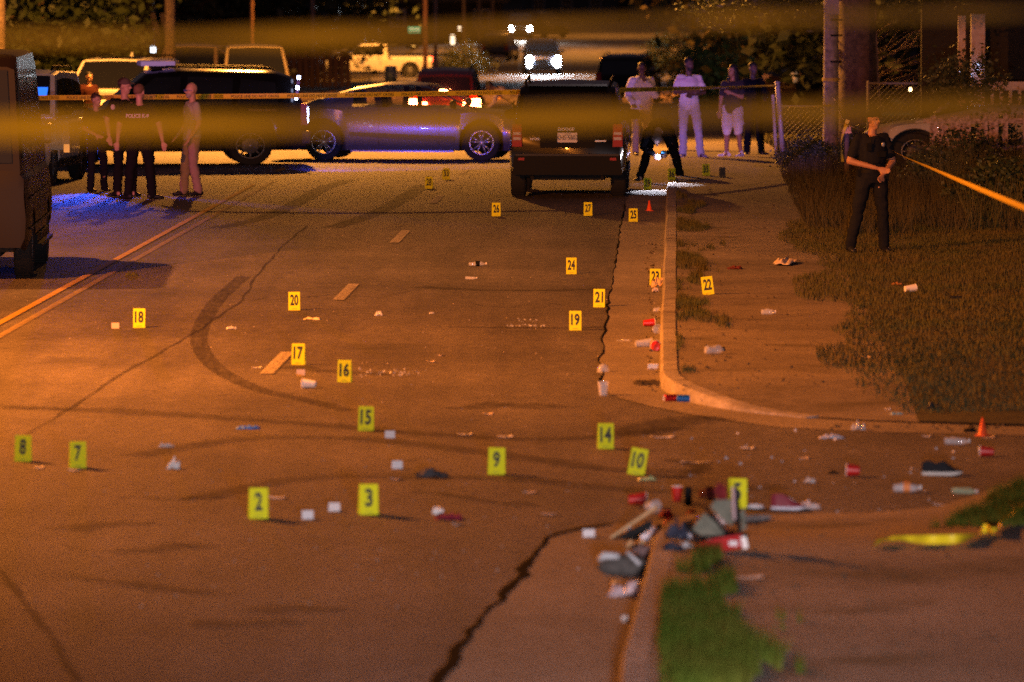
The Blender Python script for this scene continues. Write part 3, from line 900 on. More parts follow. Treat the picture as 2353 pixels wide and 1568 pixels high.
def car(name, label, cat, loc, rz, L, W, belt, deck, roof, sill=0.24, wx=(-1.4, 1.4), r=0.35, body=None, style='steel',
        windows=(), wind=None, rearg=None, group=None, lower=None, cladding=None, topw=0.76, beltw=0.93, mirrors=None, ends=0.86, wheels=True, tyre_w=0.22, open_cabin=None, glass=None):
    """x forward, y left, z up.  deck = top line of the lower body, roof = line of the cabin, windows = side panes (x, z)"""
    t = thing(name, label, cat, loc, rz, group)
    hw = W/2
    x0, x1 = -L/2, L/2
    xs = set([x0, x0+0.04, x0+0.12, x0+0.3, x1, x1-0.04, x1-0.12, x1-0.3])
    for w in wx:
        for k in range(-8, 9): xs.add(w + (r+0.07)*math.sin(k*PI/16))
        xs.add(w-(r+0.071)); xs.add(w+(r+0.071))
    k = x0
    while k < x1: xs.add(k); k += 0.22
    for p in deck: xs.add(p[0])
    xs = sorted(x for x in xs if x0 <= x <= x1)
    def bottom(x):
        z = sill
        for w in wx:
            d = abs(x-w); ra = r+0.07
            if d < ra: z = max(z, r + math.sqrt(ra*ra-d*d))
        e = min(x-x0, x1-x)
        if e < 0.3: z = max(z, sill+0.05*(1-e/0.3))
        return z
    def plan(x):
        e = min(x-x0, x1-x)
        return 1.0 if e > 0.5 else ends + (1-ends)*math.sin(PI/2*e/0.5)
    rings = []
    for x in xs:
        zb = bottom(x); zt = interp(x, deck); w = hw*plan(x)
        zb = min(zb, zt-0.06)
        h = zt-zb
        z1 = min(zt-0.03, max(zb+0.02, sill+0.16)); z2 = max(z1+.005, sill+(zt-sill)*0.52); z3 = max(z2+.005, zt-0.10*min(1, h*2))
        rings.append([(x, w*0.93, zb), (x, w*0.985, z1), (x, w, min(z2, zt-.012)), (x, w*0.975, min(z3, zt-.008)), (x, w*0.90, zt-0.004), (x, w*0.55, zt+0.02), (x, 0, zt+0.03),
                      (x, -w*0.55, zt+0.02), (x, -w*0.90, zt-0.004), (x, -w*0.975, min(z3, zt-.008)), (x, -w, min(z2, zt-.012)), (x, -w*0.985, z1), (x, -w*0.93, zb)])
    mb = MB(); n = 13
    vs = [p for q in rings for p in q]
    fs = [(i*n+j, i*n+j+1, (i+1)*n+j+1, (i+1)*n+j) for i in range(len(xs)-1) for j in range(n-1)]
    fs += [tuple(range(n)), tuple((len(xs)-1)*n+j for j in range(n))]
    mb.add(vs, fs)
    # cabin
    gx = sorted(set([p[0] for p in roof] + list(np.linspace(roof[0][0], roof[-1][0], 16))))
    zmax = max(p[1] for p in roof)
    def gy(z): return hw*(beltw + (topw-beltw)*max(0, min(1.05, (z-belt)/(zmax-belt))))
    rg = []
    for x in gx:
        zr = interp(x, roof); zb = interp(x, deck)-0.03
        pw = plan(x)
        rg.append([(x, gy(belt)*pw, zb), (x, gy(belt+(zr-belt)*0.5)*pw, (zb+zr)/2 if zr > zb else zb), (x, gy(zr)*pw, max(zb, zr-0.035)), (x, gy(zr)*0.90*pw, max(zb, zr-0.004)), (x, 0, max(zb, zr+0.02)),
                   (x, -gy(zr)*0.90*pw, max(zb, zr-0.004)), (x, -gy(zr)*pw, max(zb, zr-0.035)), (x, -gy(belt+(zr-belt)*0.5)*pw, (zb+zr)/2 if zr > zb else zb), (x, -gy(belt)*pw, zb)])
    n = 9
    vs = [p for q in rg for p in q]
    glass = glass or M_GLASS
    if open_cabin:
        ra, rb = open_cabin            # roof skin between these, pillars elsewhere
        fs = []
        for i in range(len(gx)-1):
            xm = (gx[i]+gx[i+1])/2
            if xm < ra: fs += [(i*n+j, i*n+j+1, (i+1)*n+j+1, (i+1)*n+j) for j in (0, 1, 2, 5, 6, 7)]
            elif xm < rb: fs += [(i*n+j, i*n+j+1, (i+1)*n+j+1, (i+1)*n+j) for j in (2, 3, 4, 5)]
            else: fs += [(i*n+j, i*n+j+1, (i+1)*n+j+1, (i+1)*n+j) for j in (2, 5)]
        mb.add(vs, fs)
    else:
        fs = [(i*n+j, i*n+j+1, (i+1)*n+j+1, (i+1)*n+j) for i in range(len(gx)-1) for j in range(n-1)]
        fs += [tuple(range(n)), tuple((len(gx)-1)*n+j for j in range(n))]
        mb.add(vs, fs)
    mb.build('body', body, t, smang=32)
    # dark underbody inside the arches
    ub = MB()
    ub.box((0, 0, sill+0.12), (L*0.93, W*0.80, 0.26))
    for w in wx: ub.box((w, 0, r+0.15), (2*r+0.3, W*0.62, 0.5))
    ub.build('underbody', M_TYRE, t)
    if cladding:
        for s in (-1, 1):
            a = wx[0]+r+0.10; b = wx[1]-r-0.10
            MB().box(((a+b)/2, s*hw*0.975, sill+0.05), (b-a, 0.06, 0.14)).build('sill_cladding', cladding, t)
    for s in (-1, 1):
        for poly in windows:
            vs = [(x, s*(gy(z)*plan(x)+0.012), z) for x, z in poly]
            vb = [(x, s*(gy(z)*plan(x)-0.02), z) for x, z in poly]
            k = len(poly)
            MB().add(vs+vb, [tuple(range(k))] + [(i, (i+1) % k, (i+1) % k+k, i+k) for i in range(k)]).build('side_window', glass, t)
    def pane(nm, a, b, fr=0.90, m=M_GLASS, off=0.014):
        (xa, za), (xb, zb_) = a, b
        d = Vector((xb-xa, 0, zb_-za)); nr = Vector((d.z, 0, -d.x)).normalized()
        if nr.x*(1 if xa > 0 else -1) < 0 and abs(nr.x) > 0.05: nr = -nr
        if abs(nr.x) <= 0.05: nr = Vector((0, 0, 1))
        ya = gy(za)*fr*plan(xa); yb = gy(zb_)*fr*plan(xb)
        vs = [(xa, ya, za), (xa, -ya, za), (xb, -yb, zb_), (xb, yb, zb_)]
        cm = (Vector((xa, 0, za))+Vector((xb, 0, zb_)))/2
        vs2 = [tuple(Vector(p)+nr*off) for p in vs]
        vs3 = [(xa, 0, za+0.0), (xb, 0, zb_)]
        mid_a = Vector((xa, 0, za))+nr*(off+0.03); mid_b = Vector((xb, 0, zb_))+nr*(off+0.03)
        V = vs2+vs+[tuple(mid_a), tuple(mid_b)]
        return MB().add(V, [(0, 8, 9, 3), (8, 1, 2, 9), (0, 3, 7, 4), (1, 5, 6, 2), (3, 9, 2, 6, 7), (0, 4, 5, 1, 8)]).build(nm, glass if m is M_GLASS else m, t)
    if wind: pane('windshield', *wind)
    if rearg: pane('rear_window', *rearg)
    if mirrors:
        mx, mz = mirrors
        for s in (-1, 1):
            q = MB(); y = s*(gy(mz)+0.14)
            q.ell((mx, y, mz+0.06), (0.07, 0.115, 0.085), 10, 6)
            q.tube([(mx+0.02, s*gy(mz)*0.98, mz-0.02), (mx, y, mz+0.02)], 0.025, 6)
            q.build('side_mirror', M_TRIM, t, smooth=True)
    if wheels:
        for w in wx:
            for s in (-1, 1):
                wheel(t, w, s*(hw-tyre_w/2-0.02), r, tyre_w, style, s)
    t['hw'] = hw
    return t

def lampbox(t, nm, c, d, m, rz=0.0):
    return MB().box(c, d, rz, taper=0.92).build(nm, m, t)
M_TAIL = mat('tail_lamp_red', (0.30, 0.008, 0.006), 0.45, spec=0.2)
M_TAILW = mat('lamp_clear', (0.35, 0.28, 0.28), 0.35, spec=0.4)
M_TAILON = mat('brake_lamp_lit', (0.8, 0.05, 0.02), 0.3, emis=(1.0, 0.15, 0.04), estr=110)
M_TAILDIM = mat('tail_lamp_lit_dim', (0.8, 0.05, 0.02), 0.3, emis=(1.0, 0.06, 0.02), estr=14)
M_HEADON = mat('headlamp_lit', (0.9, 0.9, 0.9), 0.3, emis=(0.80, 0.90, 1.0), estr=900)
M_HEADWARM = mat('headlamp_lit_warm', (0.9, 0.9, 0.9), 0.3, emis=(1.0, 0.90, 0.74), estr=600)
M_BLUEON = mat('blue_strobe_lit', (0.1, 0.2, 0.9), 0.3, emis=(0.06, 0.22, 1.0), estr=9)
M_WHITEON = mat('white_strobe_lit', (0.8, 0.85, 1.0), 0.3, emis=(0.55, 0.62, 1.0), estr=16)
M_GLASST = mat('clear_car_glass', (0.02, 0.02, 0.025), 0.05, alpha=0.22, spec=0.8, coat=0.4)
M_BLKP = mat('black_paint', (0.006, 0.006, 0.007), 0.14, coat=0.2, spec=0.12)
M_SILP = mat('silver_paint', (0.15, 0.16, 0.20), 0.25, 0.6, coat=0.7)
M_WHTP = paint('white_paint', (0.72, 0.70, 0.66), 0.35)
M_BRNP = mat('brown_metallic_paint', (0.24, 0.17, 0.12), 0.35, 0.3, coat=0.6)
M_TANP = mat('tan_metallic_paint', (0.30, 0.25, 0.20), 0.35, 0.3, coat=0.6)
M_REDP = mat('dark_red_paint', (0.10, 0.012, 0.014), 0.3, 0.2, coat=0.7)

SUV_DECK = [(-2.45, 0.98), (-2.40, 1.06), (1.05, 1.10), (1.95, 1.02), (2.30, 0.92), (2.45, 0.70)]
SUV_ROOF = [(-2.42, 1.08), (-2.22, 1.72), (-1.9, 1.83), (-0.2, 1.88), (0.35, 1.83), (1.10, 1.12)]
SUV_WIN = [[(-1.95, 1.18), (-1.90, 1.62), (-1.30, 1.70), (-1.22, 1.18)], [(-1.12, 1.18), (-1.16, 1.71), (-0.36, 1.74), (-0.30, 1.18)], [(-0.20, 1.18), (-0.24, 1.74), (0.22, 1.72), (0.78, 1.22), (0.78, 1.18)]]
SUV_WX = (-1.45, 1.48)
def suv(name, label, loc, rz, body, L=4.9, W=1.95, s=1.0, group=None, style='steel', cat='suv', r=0.38, **k):
    t = car(name, label, cat, loc, rz, 4.9, W, 1.10, SUV_DECK, SUV_ROOF, 0.30, SUV_WX, r, body, style, SUV_WIN,
            ((1.06, 1.16), (0.38, 1.78)), ((-2.40, 1.14), (-2.25, 1.66)), group, cladding=M_TRIM, topw=0.78, mirrors=(0.72, 1.16), **k)
    hw = W/2
    for s_ in (-1, 1):
        lampbox(t, 'tail_light', (-2.405, s_*(hw-0.17), 1.0), (0.12, 0.20, 0.42), M_TAIL)
        lampbox(t, 'headlight', (2.33, s_*(hw-0.30), 0.80), (0.20, 0.36, 0.17), M_TAILW)
        MB().tube([(-1.9, s_*hw*0.70, 1.86), (-1.8, s_*hw*0.70, 1.91), (0.0, s_*hw*0.70, 1.94), (0.15, s_*hw*0.70, 1.88)], 0.018, 6).build('roof_rail', M_TRIM, t)
    MB().box((2.44, 0, 0.72), (0.05, 1.0, 0.22)).build('grille', M_TRIM, t)
    MB().box((2.42, 0, 0.45), (0.14, W*0.92, 0.2)).build('front_bumper', M_TRIM, t)
    MB().box((-2.44, 0, 0.55), (0.14, W*0.92, 0.24)).build('rear_bumper', M_TRIM, t)
    return t
def plate(t, x, z, txt=None, s=-1):
    o = MB().box((x, 0, z), (0.012, 0.31, 0.155)).build('license_plate', mat('plate_white', (0.62, 0.60, 0.64), 0.5), t)
    if txt:
        me = text_mesh(txt, 0.105, 0.001, 0.0018, 0.78)
        mesh_obj('plate_lettering', me, mat('plate_ink', (0.03, 0.04, 0.12), 0.6), o, (x-0.0085, 0, z-0.005), (PI/2, 0, -PI/2))
        me = text_mesh('VIRGINIA', 0.026, 0.001, 0.0, 1.0)
        mesh_obj('plate_lettering', me, mat('plate_ink', (0.03, 0.04, 0.12), 0.6), o, (x-0.0085, 0, z+0.06), (PI/2, 0, -PI/2))
    return o

# --- silver sedan, side on, nose to the right
sed_deck = [(-2.42, 0.80), (-2.36, 0.98), (-1.95, 1.03), (1.02, 0.98), (1.75, 0.90), (2.20, 0.78), (2.42, 0.56)]
sed_roof = [(-2.05, 1.02), (-1.55, 1.19), (-0.95, 1.36), (-0.35, 1.445), (0.10, 1.45), (0.42, 1.42), (1.42, 0.96)]
sed_win = [[(-1.40, 1.06), (-1.12, 1.20), (-0.98, 1.24), (-0.96, 1.06)], [(-0.90, 1.06), (-0.90, 1.26), (-0.40, 1.365), (-0.02, 1.375), (0.02, 1.05)],
           [(0.14, 1.05), (0.10, 1.375), (0.40, 1.33), (1.00, 1.04)]]
p = (gp(745, 367)+gp(1113, 372))/2
sd = car('silver_sedan', 'silver sedan standing side-on across the road with its nose behind the black suv', 'car', (p.x+0.10, p.y+0.75, g(p.y)), R(-8),
         5.05, 1.85, 1.02, sed_deck, sed_roof, 0.20, (-1.50, 1.50), 0.35, M_SILP, 'alloy', sed_win, ((1.36, 1.0), (0.48, 1.40)), ((-2.0, 1.05), (-1.0, 1.35)), topw=0.70, mirrors=(0.98, 1.0), open_cabin=(-0.98, 0.45), glass=M_GLASST)
for s in (-1, 1):
    MB().box((0.06, s*0.80, 1.20), (0.10, 0.04, 0.42), rx=s*0.45).build('door_pillar', M_TRIM, sd)
    MB().box((-0.2, s*0.38, 0.86), (0.5, 0.5, 0.14)).build('seat', M_TRIM, sd)
    MB().box((-0.48, s*0.38, 1.02), (0.13, 0.46, 0.5), ry=R(-12)).build('seat_back', M_TRIM, sd)
    lampbox(sd, 'tail_light', (-2.33, s*0.72, 0.86), (0.22, 0.30, 0.15), M_TAIL)
    lampbox(sd, 'headlight', (2.16, s*0.68, 0.66), (0.34, 0.30, 0.12), M_TAILW)
    for nm, pts in (('door_seam', [(-0.44, 0.30), (-0.44, 1.03)]), ('door_seam', [(0.70, 0.30), (0.72, 1.0)]), ('door_seam', [(-1.06, 0.82), (-1.0, 1.03)])):
        MB().tube([(x, s*(0.925*1.0), z) for x, z in pts], 0.006, 4).build(nm, M_TRIM, sd)
    for x in (-0.30, -1.0+0.02):
        MB().tube([(x-.1, s*0.935, 0.86), (x+.1, s*0.935, 0.87)], 0.014, 5).build('door_handle', M_CHROME, sd)
    # sculpted crease that catches the strobe
    MB().add([(-1.0, s*0.925, 0.47), (1.0, s*0.925, 0.34), (1.0, s*0.945, 0.42), (-1.0, s*0.945, 0.52), (1.0, s*0.92, 0.47), (-1.0, s*0.92, 0.55)], [(0, 1, 2, 3), (3, 2, 4, 5)]).build('side_crease', M_SILP, sd)
    MB().box((0, s*0.88, 0.185), (1.95, 0.10, 0.028)).build('sill', M_SILP, sd)
    MB().tube([(-1.52, s*0.80, 1.15), (-1.0, s*0.745, 1.30), (-0.35, s*0.70, 1.41), (0.15, s*0.695, 1.42), (0.5, s*0.72, 1.36), (1.05, s*0.86, 1.05)], 0.012, 5).build('window_trim', M_CHROME, sd)
MB().box((-0.95, 0, 1.452-0.10), (0.1, 0.05, 0.06)).build('antenna', M_TRIM, sd)
# seats seen through the near glass line: tan headrest
# --- black police SUV, nose to the left
p = gp(563, 381); q = gp(188, 384)
pol = suv('police_suv', 'long black police suv with light bar standing side-on, nose to the left', ((p.x+q.x)/2-0.05, p.y+0.85, g(p.y)), R(180+7), M_BLKP, W=2.0, cat='police car', r=0.39)
pol.scale = (1.03, 1, 0.925)
lb = MB().box((0.15, 0, 1.99), (0.60, 1.25, 0.09)).build('light_bar', mat('light_bar_lens', (0.35, 0.30, 0.42), 0.15, coat=0.8, emis=(0.5, 0.25, 0.7), estr=0.25), pol)
MB().box((0.15, 0, 1.915), (0.2, 0.9, 0.06)).build('light_bar_foot', M_TRIM, lb)
for k in range(5):
    MB().box((-2.31+0.012*k, 1.002-0.05, 1.72-0.10*k), (0.05, 0.03, 0.07)).build('rear_strobe', M_WHITEON if k % 2 == 0 else M_TAILW, pol)
lampbox(pol, 'rear_marker_lamp', (-2.38, 0.86, 1.15), (0.06, 0.09, 0.09), M_TAILON)
lampbox(pol, 'rear_blue_strobe', (-2.47, 0.80, 0.98), (0.04, 0.05, 0.30), M_WHITEON)
me = text_mesh('EMERGENCY DIAL 911', 0.062, 0.001, 0.0, 0.8)
mesh_obj('side_lettering', me, mat('gold_lettering', (0.42, 0.26, 0.10), 0.5), pol, (-1.66, 1.004, 1.08), (PI/2, 0, PI))
# --- black Nitro-like SUV from behind
p = gp(1311, 456)
NX = -2.18
ni_deck = [(-2.20, 0.95), (-2.17, 1.12), (0.95, 1.14), (1.7, 1.08), (2.05, 0.95), (2.2, 0.75)]
ni_roof = [(-2.16, 1.12), (-2.02, 1.66), (-1.85, 1.76), (0.0, 1.80), (0.30, 1.76), (0.92, 1.15)]
ni = car('black_suv', 'black boxy suv seen squarely from behind, parked by the kerb among the markers', 'suv', (p.x+0.03, p.y+2.2, 0), R(90-1.6-0.5), 4.4, 1.86, 1.13, ni_deck, ni_roof, 0.36, (-1.38, 1.40), 0.375, M_BLKP, 'steel',
         [[(-1.9, 1.2), (-1.86, 1.6), (-0.95, 1.66), (-0.95, 1.2)], [(-0.85, 1.2), (-0.85, 1.66), (0.2, 1.68), (0.72, 1.22)]],
         ((0.9, 1.18), (0.32, 1.72)), ((NX+0.035, 1.17), (NX+0.15, 1.62)), cladding=M_TRIM, topw=0.80, mirrors=(0.72, 1.18), ends=0.95, tyre_w=0.24)
for s in (-1, 1):
    tl = lampbox(ni, 'tail_light', (NX-0.015, s*0.79, 0.99), (0.10, 0.155, 0.36), M_TAIL)
    for zz in (1.02, 0.94):
        MB().box((NX-0.068, s*0.79, zz), (0.012, 0.12, 0.045)).build('reversing_lens', M_TAILW, tl)
    lampbox(ni, 'reflector', (NX-0.13, s*0.72, 0.62), (0.02, 0.10, 0.04), M_TAIL)
    MB().tube([(-1.85, s*0.66, 1.77), (-1.7, s*0.67, 1.83), (-0.1, s*0.67, 1.87), (0.1, s*0.67, 1.80)], 0.02, 6).build('roof_rail', M_TRIM, ni)
    MB().tube([(NX-0.07, s*0.55, 0.33), (NX+0.2, s*0.55, 0.33)], 0.03, 8).build('exhaust_pipe', M_TRIM, ni)
MB().box((NX-0.04, 0, 0.52), (0.20, 1.72, 0.30), taper=0.97).build('rear_bumper', M_TRIM, ni)
MB().box((NX-0.05, 0, 0.685), (0.17, 1.62, 0.03)).build('bumper_step', mat('step_grey', (0.035, 0.035, 0.04), 0.5, spec=0.2), ni)
rc = MB().box((NX-0.012, 0.0, 0.97), (0.03, 0.86, 0.36)).build('plate_recess', M_TRIM, ni)
MB().box((NX-0.045, 0.0, 1.135), (0.05, 0.60, 0.035)).build('tailgate_grip', M_TRIM, ni)
plate(ni, NX-0.04, 0.955, 'KHS·5802')
me = text_mesh('DODGE', 0.065, 0.004, 0.001, 1.1)
mesh_obj('chrome_badge', me, M_BADGE, ni, (NX-0.03, 0.02, 1.085), (PI/2, 0, -PI/2))
me = text_mesh('NITRO', 0.05, 0.004, 0.001, 1.1)
mesh_obj('chrome_badge', me, M_BADGE, ni, (NX-0.02, 0.50, 0.93), (PI/2, 0, -PI/2))
MB().box((NX-0.02, -0.52, 0.90), (0.01, 0.17, 0.022)).build('chrome_badge', M_BADGE, ni)
MB().tube([(NX+0.0, 0.05, 1.18), (NX+0.05, -0.28, 1.24), (NX+0.07, -0.42, 1.28)], 0.009, 5).build('wiper', M_TRIM, ni)
MB().box((-1.98, 0, 1.775), (0.26, 1.25, 0.035)).build('roof_spoiler', M_BLKP, ni)
MB().box((NX-0.11, 0, 0.40), (0.06, 0.5, 0.05)).build('tow_bar', M_TRIM, ni)
MB().tube([(-1.38, -0.75, 0.34), (-1.38, 0.75, 0.34)], 0.05, 8).build('rear_axle', M_TYRE, ni)
# --- red suv with brake lights on
p = gp(1030, 316)
rs = suv('red_suv', 'dark red suv seen from behind with bright brake lights, beyond the silver sedan', (p.x, p.y+2.4, g(p.y)-0.05), R(88), M_REDP, W=1.86)
for s in (-1, 1):
    lampbox(rs, 'brake_light', (-2.50, s*0.83, 0.97), (0.03, 0.26, 0.22), M_TAILON)
    lampbox(rs, 'brake_light', (-2.50, s*0.56, 0.93), (0.03, 0.15, 0.12), M_TAILON)
lampbox(rs, 'high_brake_light', (-2.47, 0.0, 1.31), (0.03, 0.30, 0.05), M_TAILON)
plate(rs, -2.47, 0.8)
# --- white suv front-on at the left
p = at(226, 330, 135)
w1 = suv('white_suv', 'white suv facing the camera, parked behind the black police suv at the left', (p.x+0.35, p.y+2.4, p.z+0.05), R(-90-14), M_WHTP, W=2.05)
MB().box((0.02, 0, 1.905), (0.42, 1.0, 0.012)).build('sunroof', M_GLASS, w1)
MB().tube([(-0.9, 0, 1.88), (-0.95, 0, 2.0)], [0.05, 0.02], 6).build('roof_antenna', M_WHTP, w1)
p = at(432, 268, 168)
b1 = suv('brown_suv', 'brown suv with shiny roof parked behind the light bar of the police suv', (p.x, p.y+2.4, p.z), R(-96), M_BRNP, W=1.95)
b1.scale = (1, 1, 1.08)
p = at(575, 285, 158)
b2 = suv('tan_suv', 'tan suv facing the camera, right-hand one of the vehicles parked behind the police suv', (p.x, p.y+2.4, p.z), R(-84), M_TANP, W=1.95)
b2.scale = (1, 1, 1.12)
# --- white pickup, side on, tail to the right
p = at(893, 176, 300)
pk_deck = [(-2.85, 0.88), (-2.82, 1.12), (0.20, 1.12), (1.5, 1.10), (2.5, 1.02), (2.85, 0.7)]
pk_roof = [(-0.62, 1.12), (-0.55, 1.80), (-0.2, 1.86), (0.7, 1.84), (1.45, 1.12)]
pk = car('white_pickup', 'white pickup truck standing side-on far back between the poles, tail to the right', 'pickup', (p.x-0.7, p.y, p.z-.1), R(180+4), 5.7, 2.0, 1.12, pk_deck, pk_roof, 0.40, (-1.75, 1.85), 0.40, M_WHTP, 'steel',
         [[(-0.42, 1.20), (-0.40, 1.70), (1.0, 1.68), (1.25, 1.20)]], ((1.4, 1.16), (0.78, 1.78)), ((-0.62, 1.2), (-0.58, 1.7)), topw=0.82)
for s in (-1, 1):
    lampbox(pk, 'tail_light', (-2.84, s*0.92, 1.0), (0.06, 0.14, 0.2), M_TAILDIM)
# --- black suv from behind on the right, beyond the hooded man
p = at(1447, 236, 216)
bs = suv('black_suv', 'black suv seen from behind farther up the road, behind the man in the white hoodie', (p.x, p.y+2.3, g(216)), R(82), M_BLKP, W=2.0)
p = at(1150, 140, 352)
ds = suv('dark_suv', 'small dark suv with glints on its side parked on the far left of the road', (p.x, p.y+2, g(352)-.15), R(82), paint('dark_blue_paint', (0.02, 0.022, 0.03)), W=1.75)
MB().box((-2.46, 0, 0.42), (0.12, 1.3, 0.16)).build('pale_bumper', mat('bumper_grey', (0.30, 0.28, 0.27), 0.5), ds)
# --- oncoming cars with headlights on
p = at(1246, 178, 309)
h1 = suv('oncoming_suv', 'oncoming suv with blue-white headlights nearer on the far road', (p.x, p.y+2.4, g(309)), R(-88.5), paint('slate_paint', (0.03, 0.035, 0.05)), W=2.0)
for s, dx in ((-1, 0.74), (1, 0.74)):
    MB().lathe([(0, 0.0), (0.12, 0.0), (0.13, -0.05)], 14, 'X', (2.50, s*dx, 0.86)).build('lit_headlight', M_HEADON, h1)
    MB().lathe([(0, 0.0), (0.10, 0.0), (0.11, -0.05)], 14, 'X', (2.52, s*dx, 0.52)).build('lit_fog_light', M_HEADON, h1)
MB().lathe([(0, 0.0), (0.15, 0.0), (0.16, -0.05)], 14, 'X', (2.51, 0.66, 0.70)).build('lit_headlight', M_HEADON, h1)
p = at(1196, 94, 434)
h2 = suv('oncoming_car', 'farthest oncoming car with two warm headlights at the top of the road', (p.x, p.y+2.4, g(434)), R(-90), paint('dusk_paint', (0.03, 0.03, 0.03)), W=1.9)
for s in (-1, 1):
    MB().lathe([(0, 0.0), (0.12, 0.0), (0.13, -0.05)], 14, 'X', (2.50, s*0.70, 0.86)).build('lit_headlight', M_HEADWARM, h2)
h3 = suv('parked_suv', 'dark suv with orange glints just right of the farthest oncoming car', (at(1250, 85, 446).x, 449, g(447)), R(-60), M_BLKP, W=1.9)
lamp('headlight_beam_near_suv', 'SPOT', (at(1246, 150, 306).x, 306, g(309)+0.8), (at(1225, 150, 280).x, 262, g(262)), 5000, (0.8, 0.9, 1.0), 0.1, 40, 0.8)
lamp('headlight_beam_far_car', 'SPOT', (at(1196, 90, 431).x, 431, g(434)+0.8), (at(1150, 150, 380).x, 380, g(380)), 9000, (1.0, 0.9, 0.8), 0.1, 45, 0.8)
lamp('brake_light_glow', 'POINT', (rs.location.x, rs.location.y-3.1, rs.location.z+1.0), None, 55, (1.0, 0.06, 0.02), 0.3)

# --- near dark van at the left edge
p = gp(60, 640)
van_deck = [(-2.9, 1.1), (-2.88, 1.30), (1.9, 1.30), (2.55, 1.12), (2.9, 0.7)]
van_roof = [(-2.88, 1.3), (-2.80, 2.52), (-2.5, 2.66), (0.9, 2.66), (1.35, 2.52), (2.15, 1.34)]
van_rz = R(90-1.6+3.2)
M_VAN = mat('dark_bronze_paint', (0.007, 0.004, 0.003), 0.4, coat=0.0, spec=0.10)
vn = car('dark_van', 'tall dark van cut off by the left edge, nearest vehicle to the camera', 'van', (p.x-0.93-0.02, p.y+0.9+1.0, 0), van_rz, 5.8, 1.98, 1.35, van_deck, van_roof, 0.36, (-1.65, 1.75), 0.37, M_VAN, 'steel',
         [[(-2.6, 1.45), (-2.6, 2.35), (-1.1, 2.38), (-1.1, 1.45)], [(-1.0, 1.45), (-1.0, 2.38), (0.5, 2.38), (0.5, 1.45)], [(0.6, 1.45), (0.6, 2.36), (1.05, 2.34), (1.65, 1.5)]],
         ((2.1, 1.4), (1.4, 2.44)), ((-2.885, 1.40), (-2.82, 2.48)), cladding=M_TRIM, topw=0.84, ends=0.96, glass=mat('tinted_window', (0.004, 0.004, 0.005), 0.35, spec=0.08))
for s in (-1, 1):
    q = MB().box((1.15, s*1.16, 1.60), (0.12, 0.24, 0.36), taper=0.9).build('side_mirror', mat('mirror_brown', (0.10, 0.065, 0.045), 0.4), vn)
    MB().tube([(1.15, s*0.92, 1.52), (1.15, s*1.10, 1.52)], 0.02, 6).build('mirror_arm', M_CHROME, q)
    MB().tube([(1.15, s*0.92, 1.70), (1.15, s*1.10, 1.70)], 0.02, 6).build('mirror_arm', M_CHROME, q)
    MB().box((1.07, s*1.24, 1.44), (0.03, 0.07, 0.10)).build('mirror_signal_lamp', mat('amber_lens', (0.9, 0.35, 0.05), 0.15, coat=0.8, emis=(1, .4, .08), estr=0.5), q)
    for zz in (0.62, 0.98):
        MB().tube([(-2.6, s*0.995, zz), (1.9, s*0.995, zz)], 0.014, 5).build('side_moulding', M_TRIM, vn)
    MB().box((-0.4, s*0.999, 0.85), (0.012, 0.004, 0.9)).build('door_seam', M_BLACK, vn)
MB().box((0, 0.93, 0.36), (2.5, 0.25, 0.04)).build('running_board', M_TRIM, vn)
MB().box((0, -0.93, 0.36), (2.5, 0.25, 0.04)).build('running_board', M_TRIM, vn)
# --- white police suv behind it
p = gp(112, 432)
wp = suv('white_police_suv', 'white police suv with a blue-lit side window, half hidden behind the dark van', (p.x-0.80, p.y+2.6, 0), R(-90-5), M_WHTP, W=1.95, cat='police car')
MB().box((2.46, 0, 0.62), (0.24, 1.9, 0.62), taper=0.96).build('push_bumper', M_TRIM, wp)
MB().box((2.40, 0.55, 1.02), (0.05, 0.30, 0.10)).build('front_strobe', M_BLUEON, wp)
MB().box((2.60, 0.35, 0.45), (0.03, 0.10, 0.06)).build('front_strobe', M_BLUEON, wp)
MB().box((0.72, 0.60, 1.50), (0.03, 0.20, 0.26), ry=R(-42)).build('blue_window_glow', mat('blue_panel_lit', (0.05, 0.1, 0.8), 0.3, emis=(0.02, 0.16, 1.0), estr=1.3), wp)  # glowing panel stands in for the blue reflection in the window
me = text_mesh('POLICE', 0.11, 0.001, 0.0, 1.0)
mesh_obj('hood_lettering', me, mat('grey_lettering', (0.35, 0.34, 0.36), 0.5), wp, (1.5, 0.45, 1.14), (0, 0, PI/2))

# --- right side: parked cars beyond the chain-link fence
p = at(1815, 262, 150)
rp = suv('parked_truck', 'dark parked truck whose round headlamp catches the light behind the leaning fence post', (p.x+1.9, p.y+1.6, p.z+0.1), R(180+28), M_BLKP, W=2.0, cat='truck')
MB().lathe([(0, 0.0), (0.15, 0.0), (0.17, -0.06)], 16, 'X', (2.49, 0.74, 0.86)).build('round_headlamp', mat('headlamp_glass', (0.85, 0.75, 0.6), 0.1, 0.6, emis=(1, .6, .3), estr=0.10), rp)  # lamp is off; its glint is put in as a weak glow
p = at(1893, 235, 172)
suv('parked_car', 'parked car with pale hood just left of the utility pole', (p.x+1.6, p.y+1.4, p.z), R(180+15), M_TANP, W=1.85, cat='car')
p = at(2075, 200, 190)
M_PALEG = paint('pale_paint', (0.55, 0.60, 0.56), 0.4)
gc = car('pale_car', 'pale greenish car with dark windows standing in the dark yard behind branches', 'car', (p.x+0.6, p.y, p.z+.1), R(180+4), 4.8, 1.85, 1.02, sed_deck, sed_roof, 0.20, (-1.42, 1.42), 0.335, M_PALEG, 'steel', sed_win, ((1.36, 1.0), (0.48, 1.40)), ((-2.0, 1.05), (-1.0, 1.35)), topw=0.70)
gc.scale = (1, 1, 1.15)
p = at(2300, 398, 97)
low_roof = [(x, 1.02+(z-1.02)*0.5) for x, z in sed_roof]
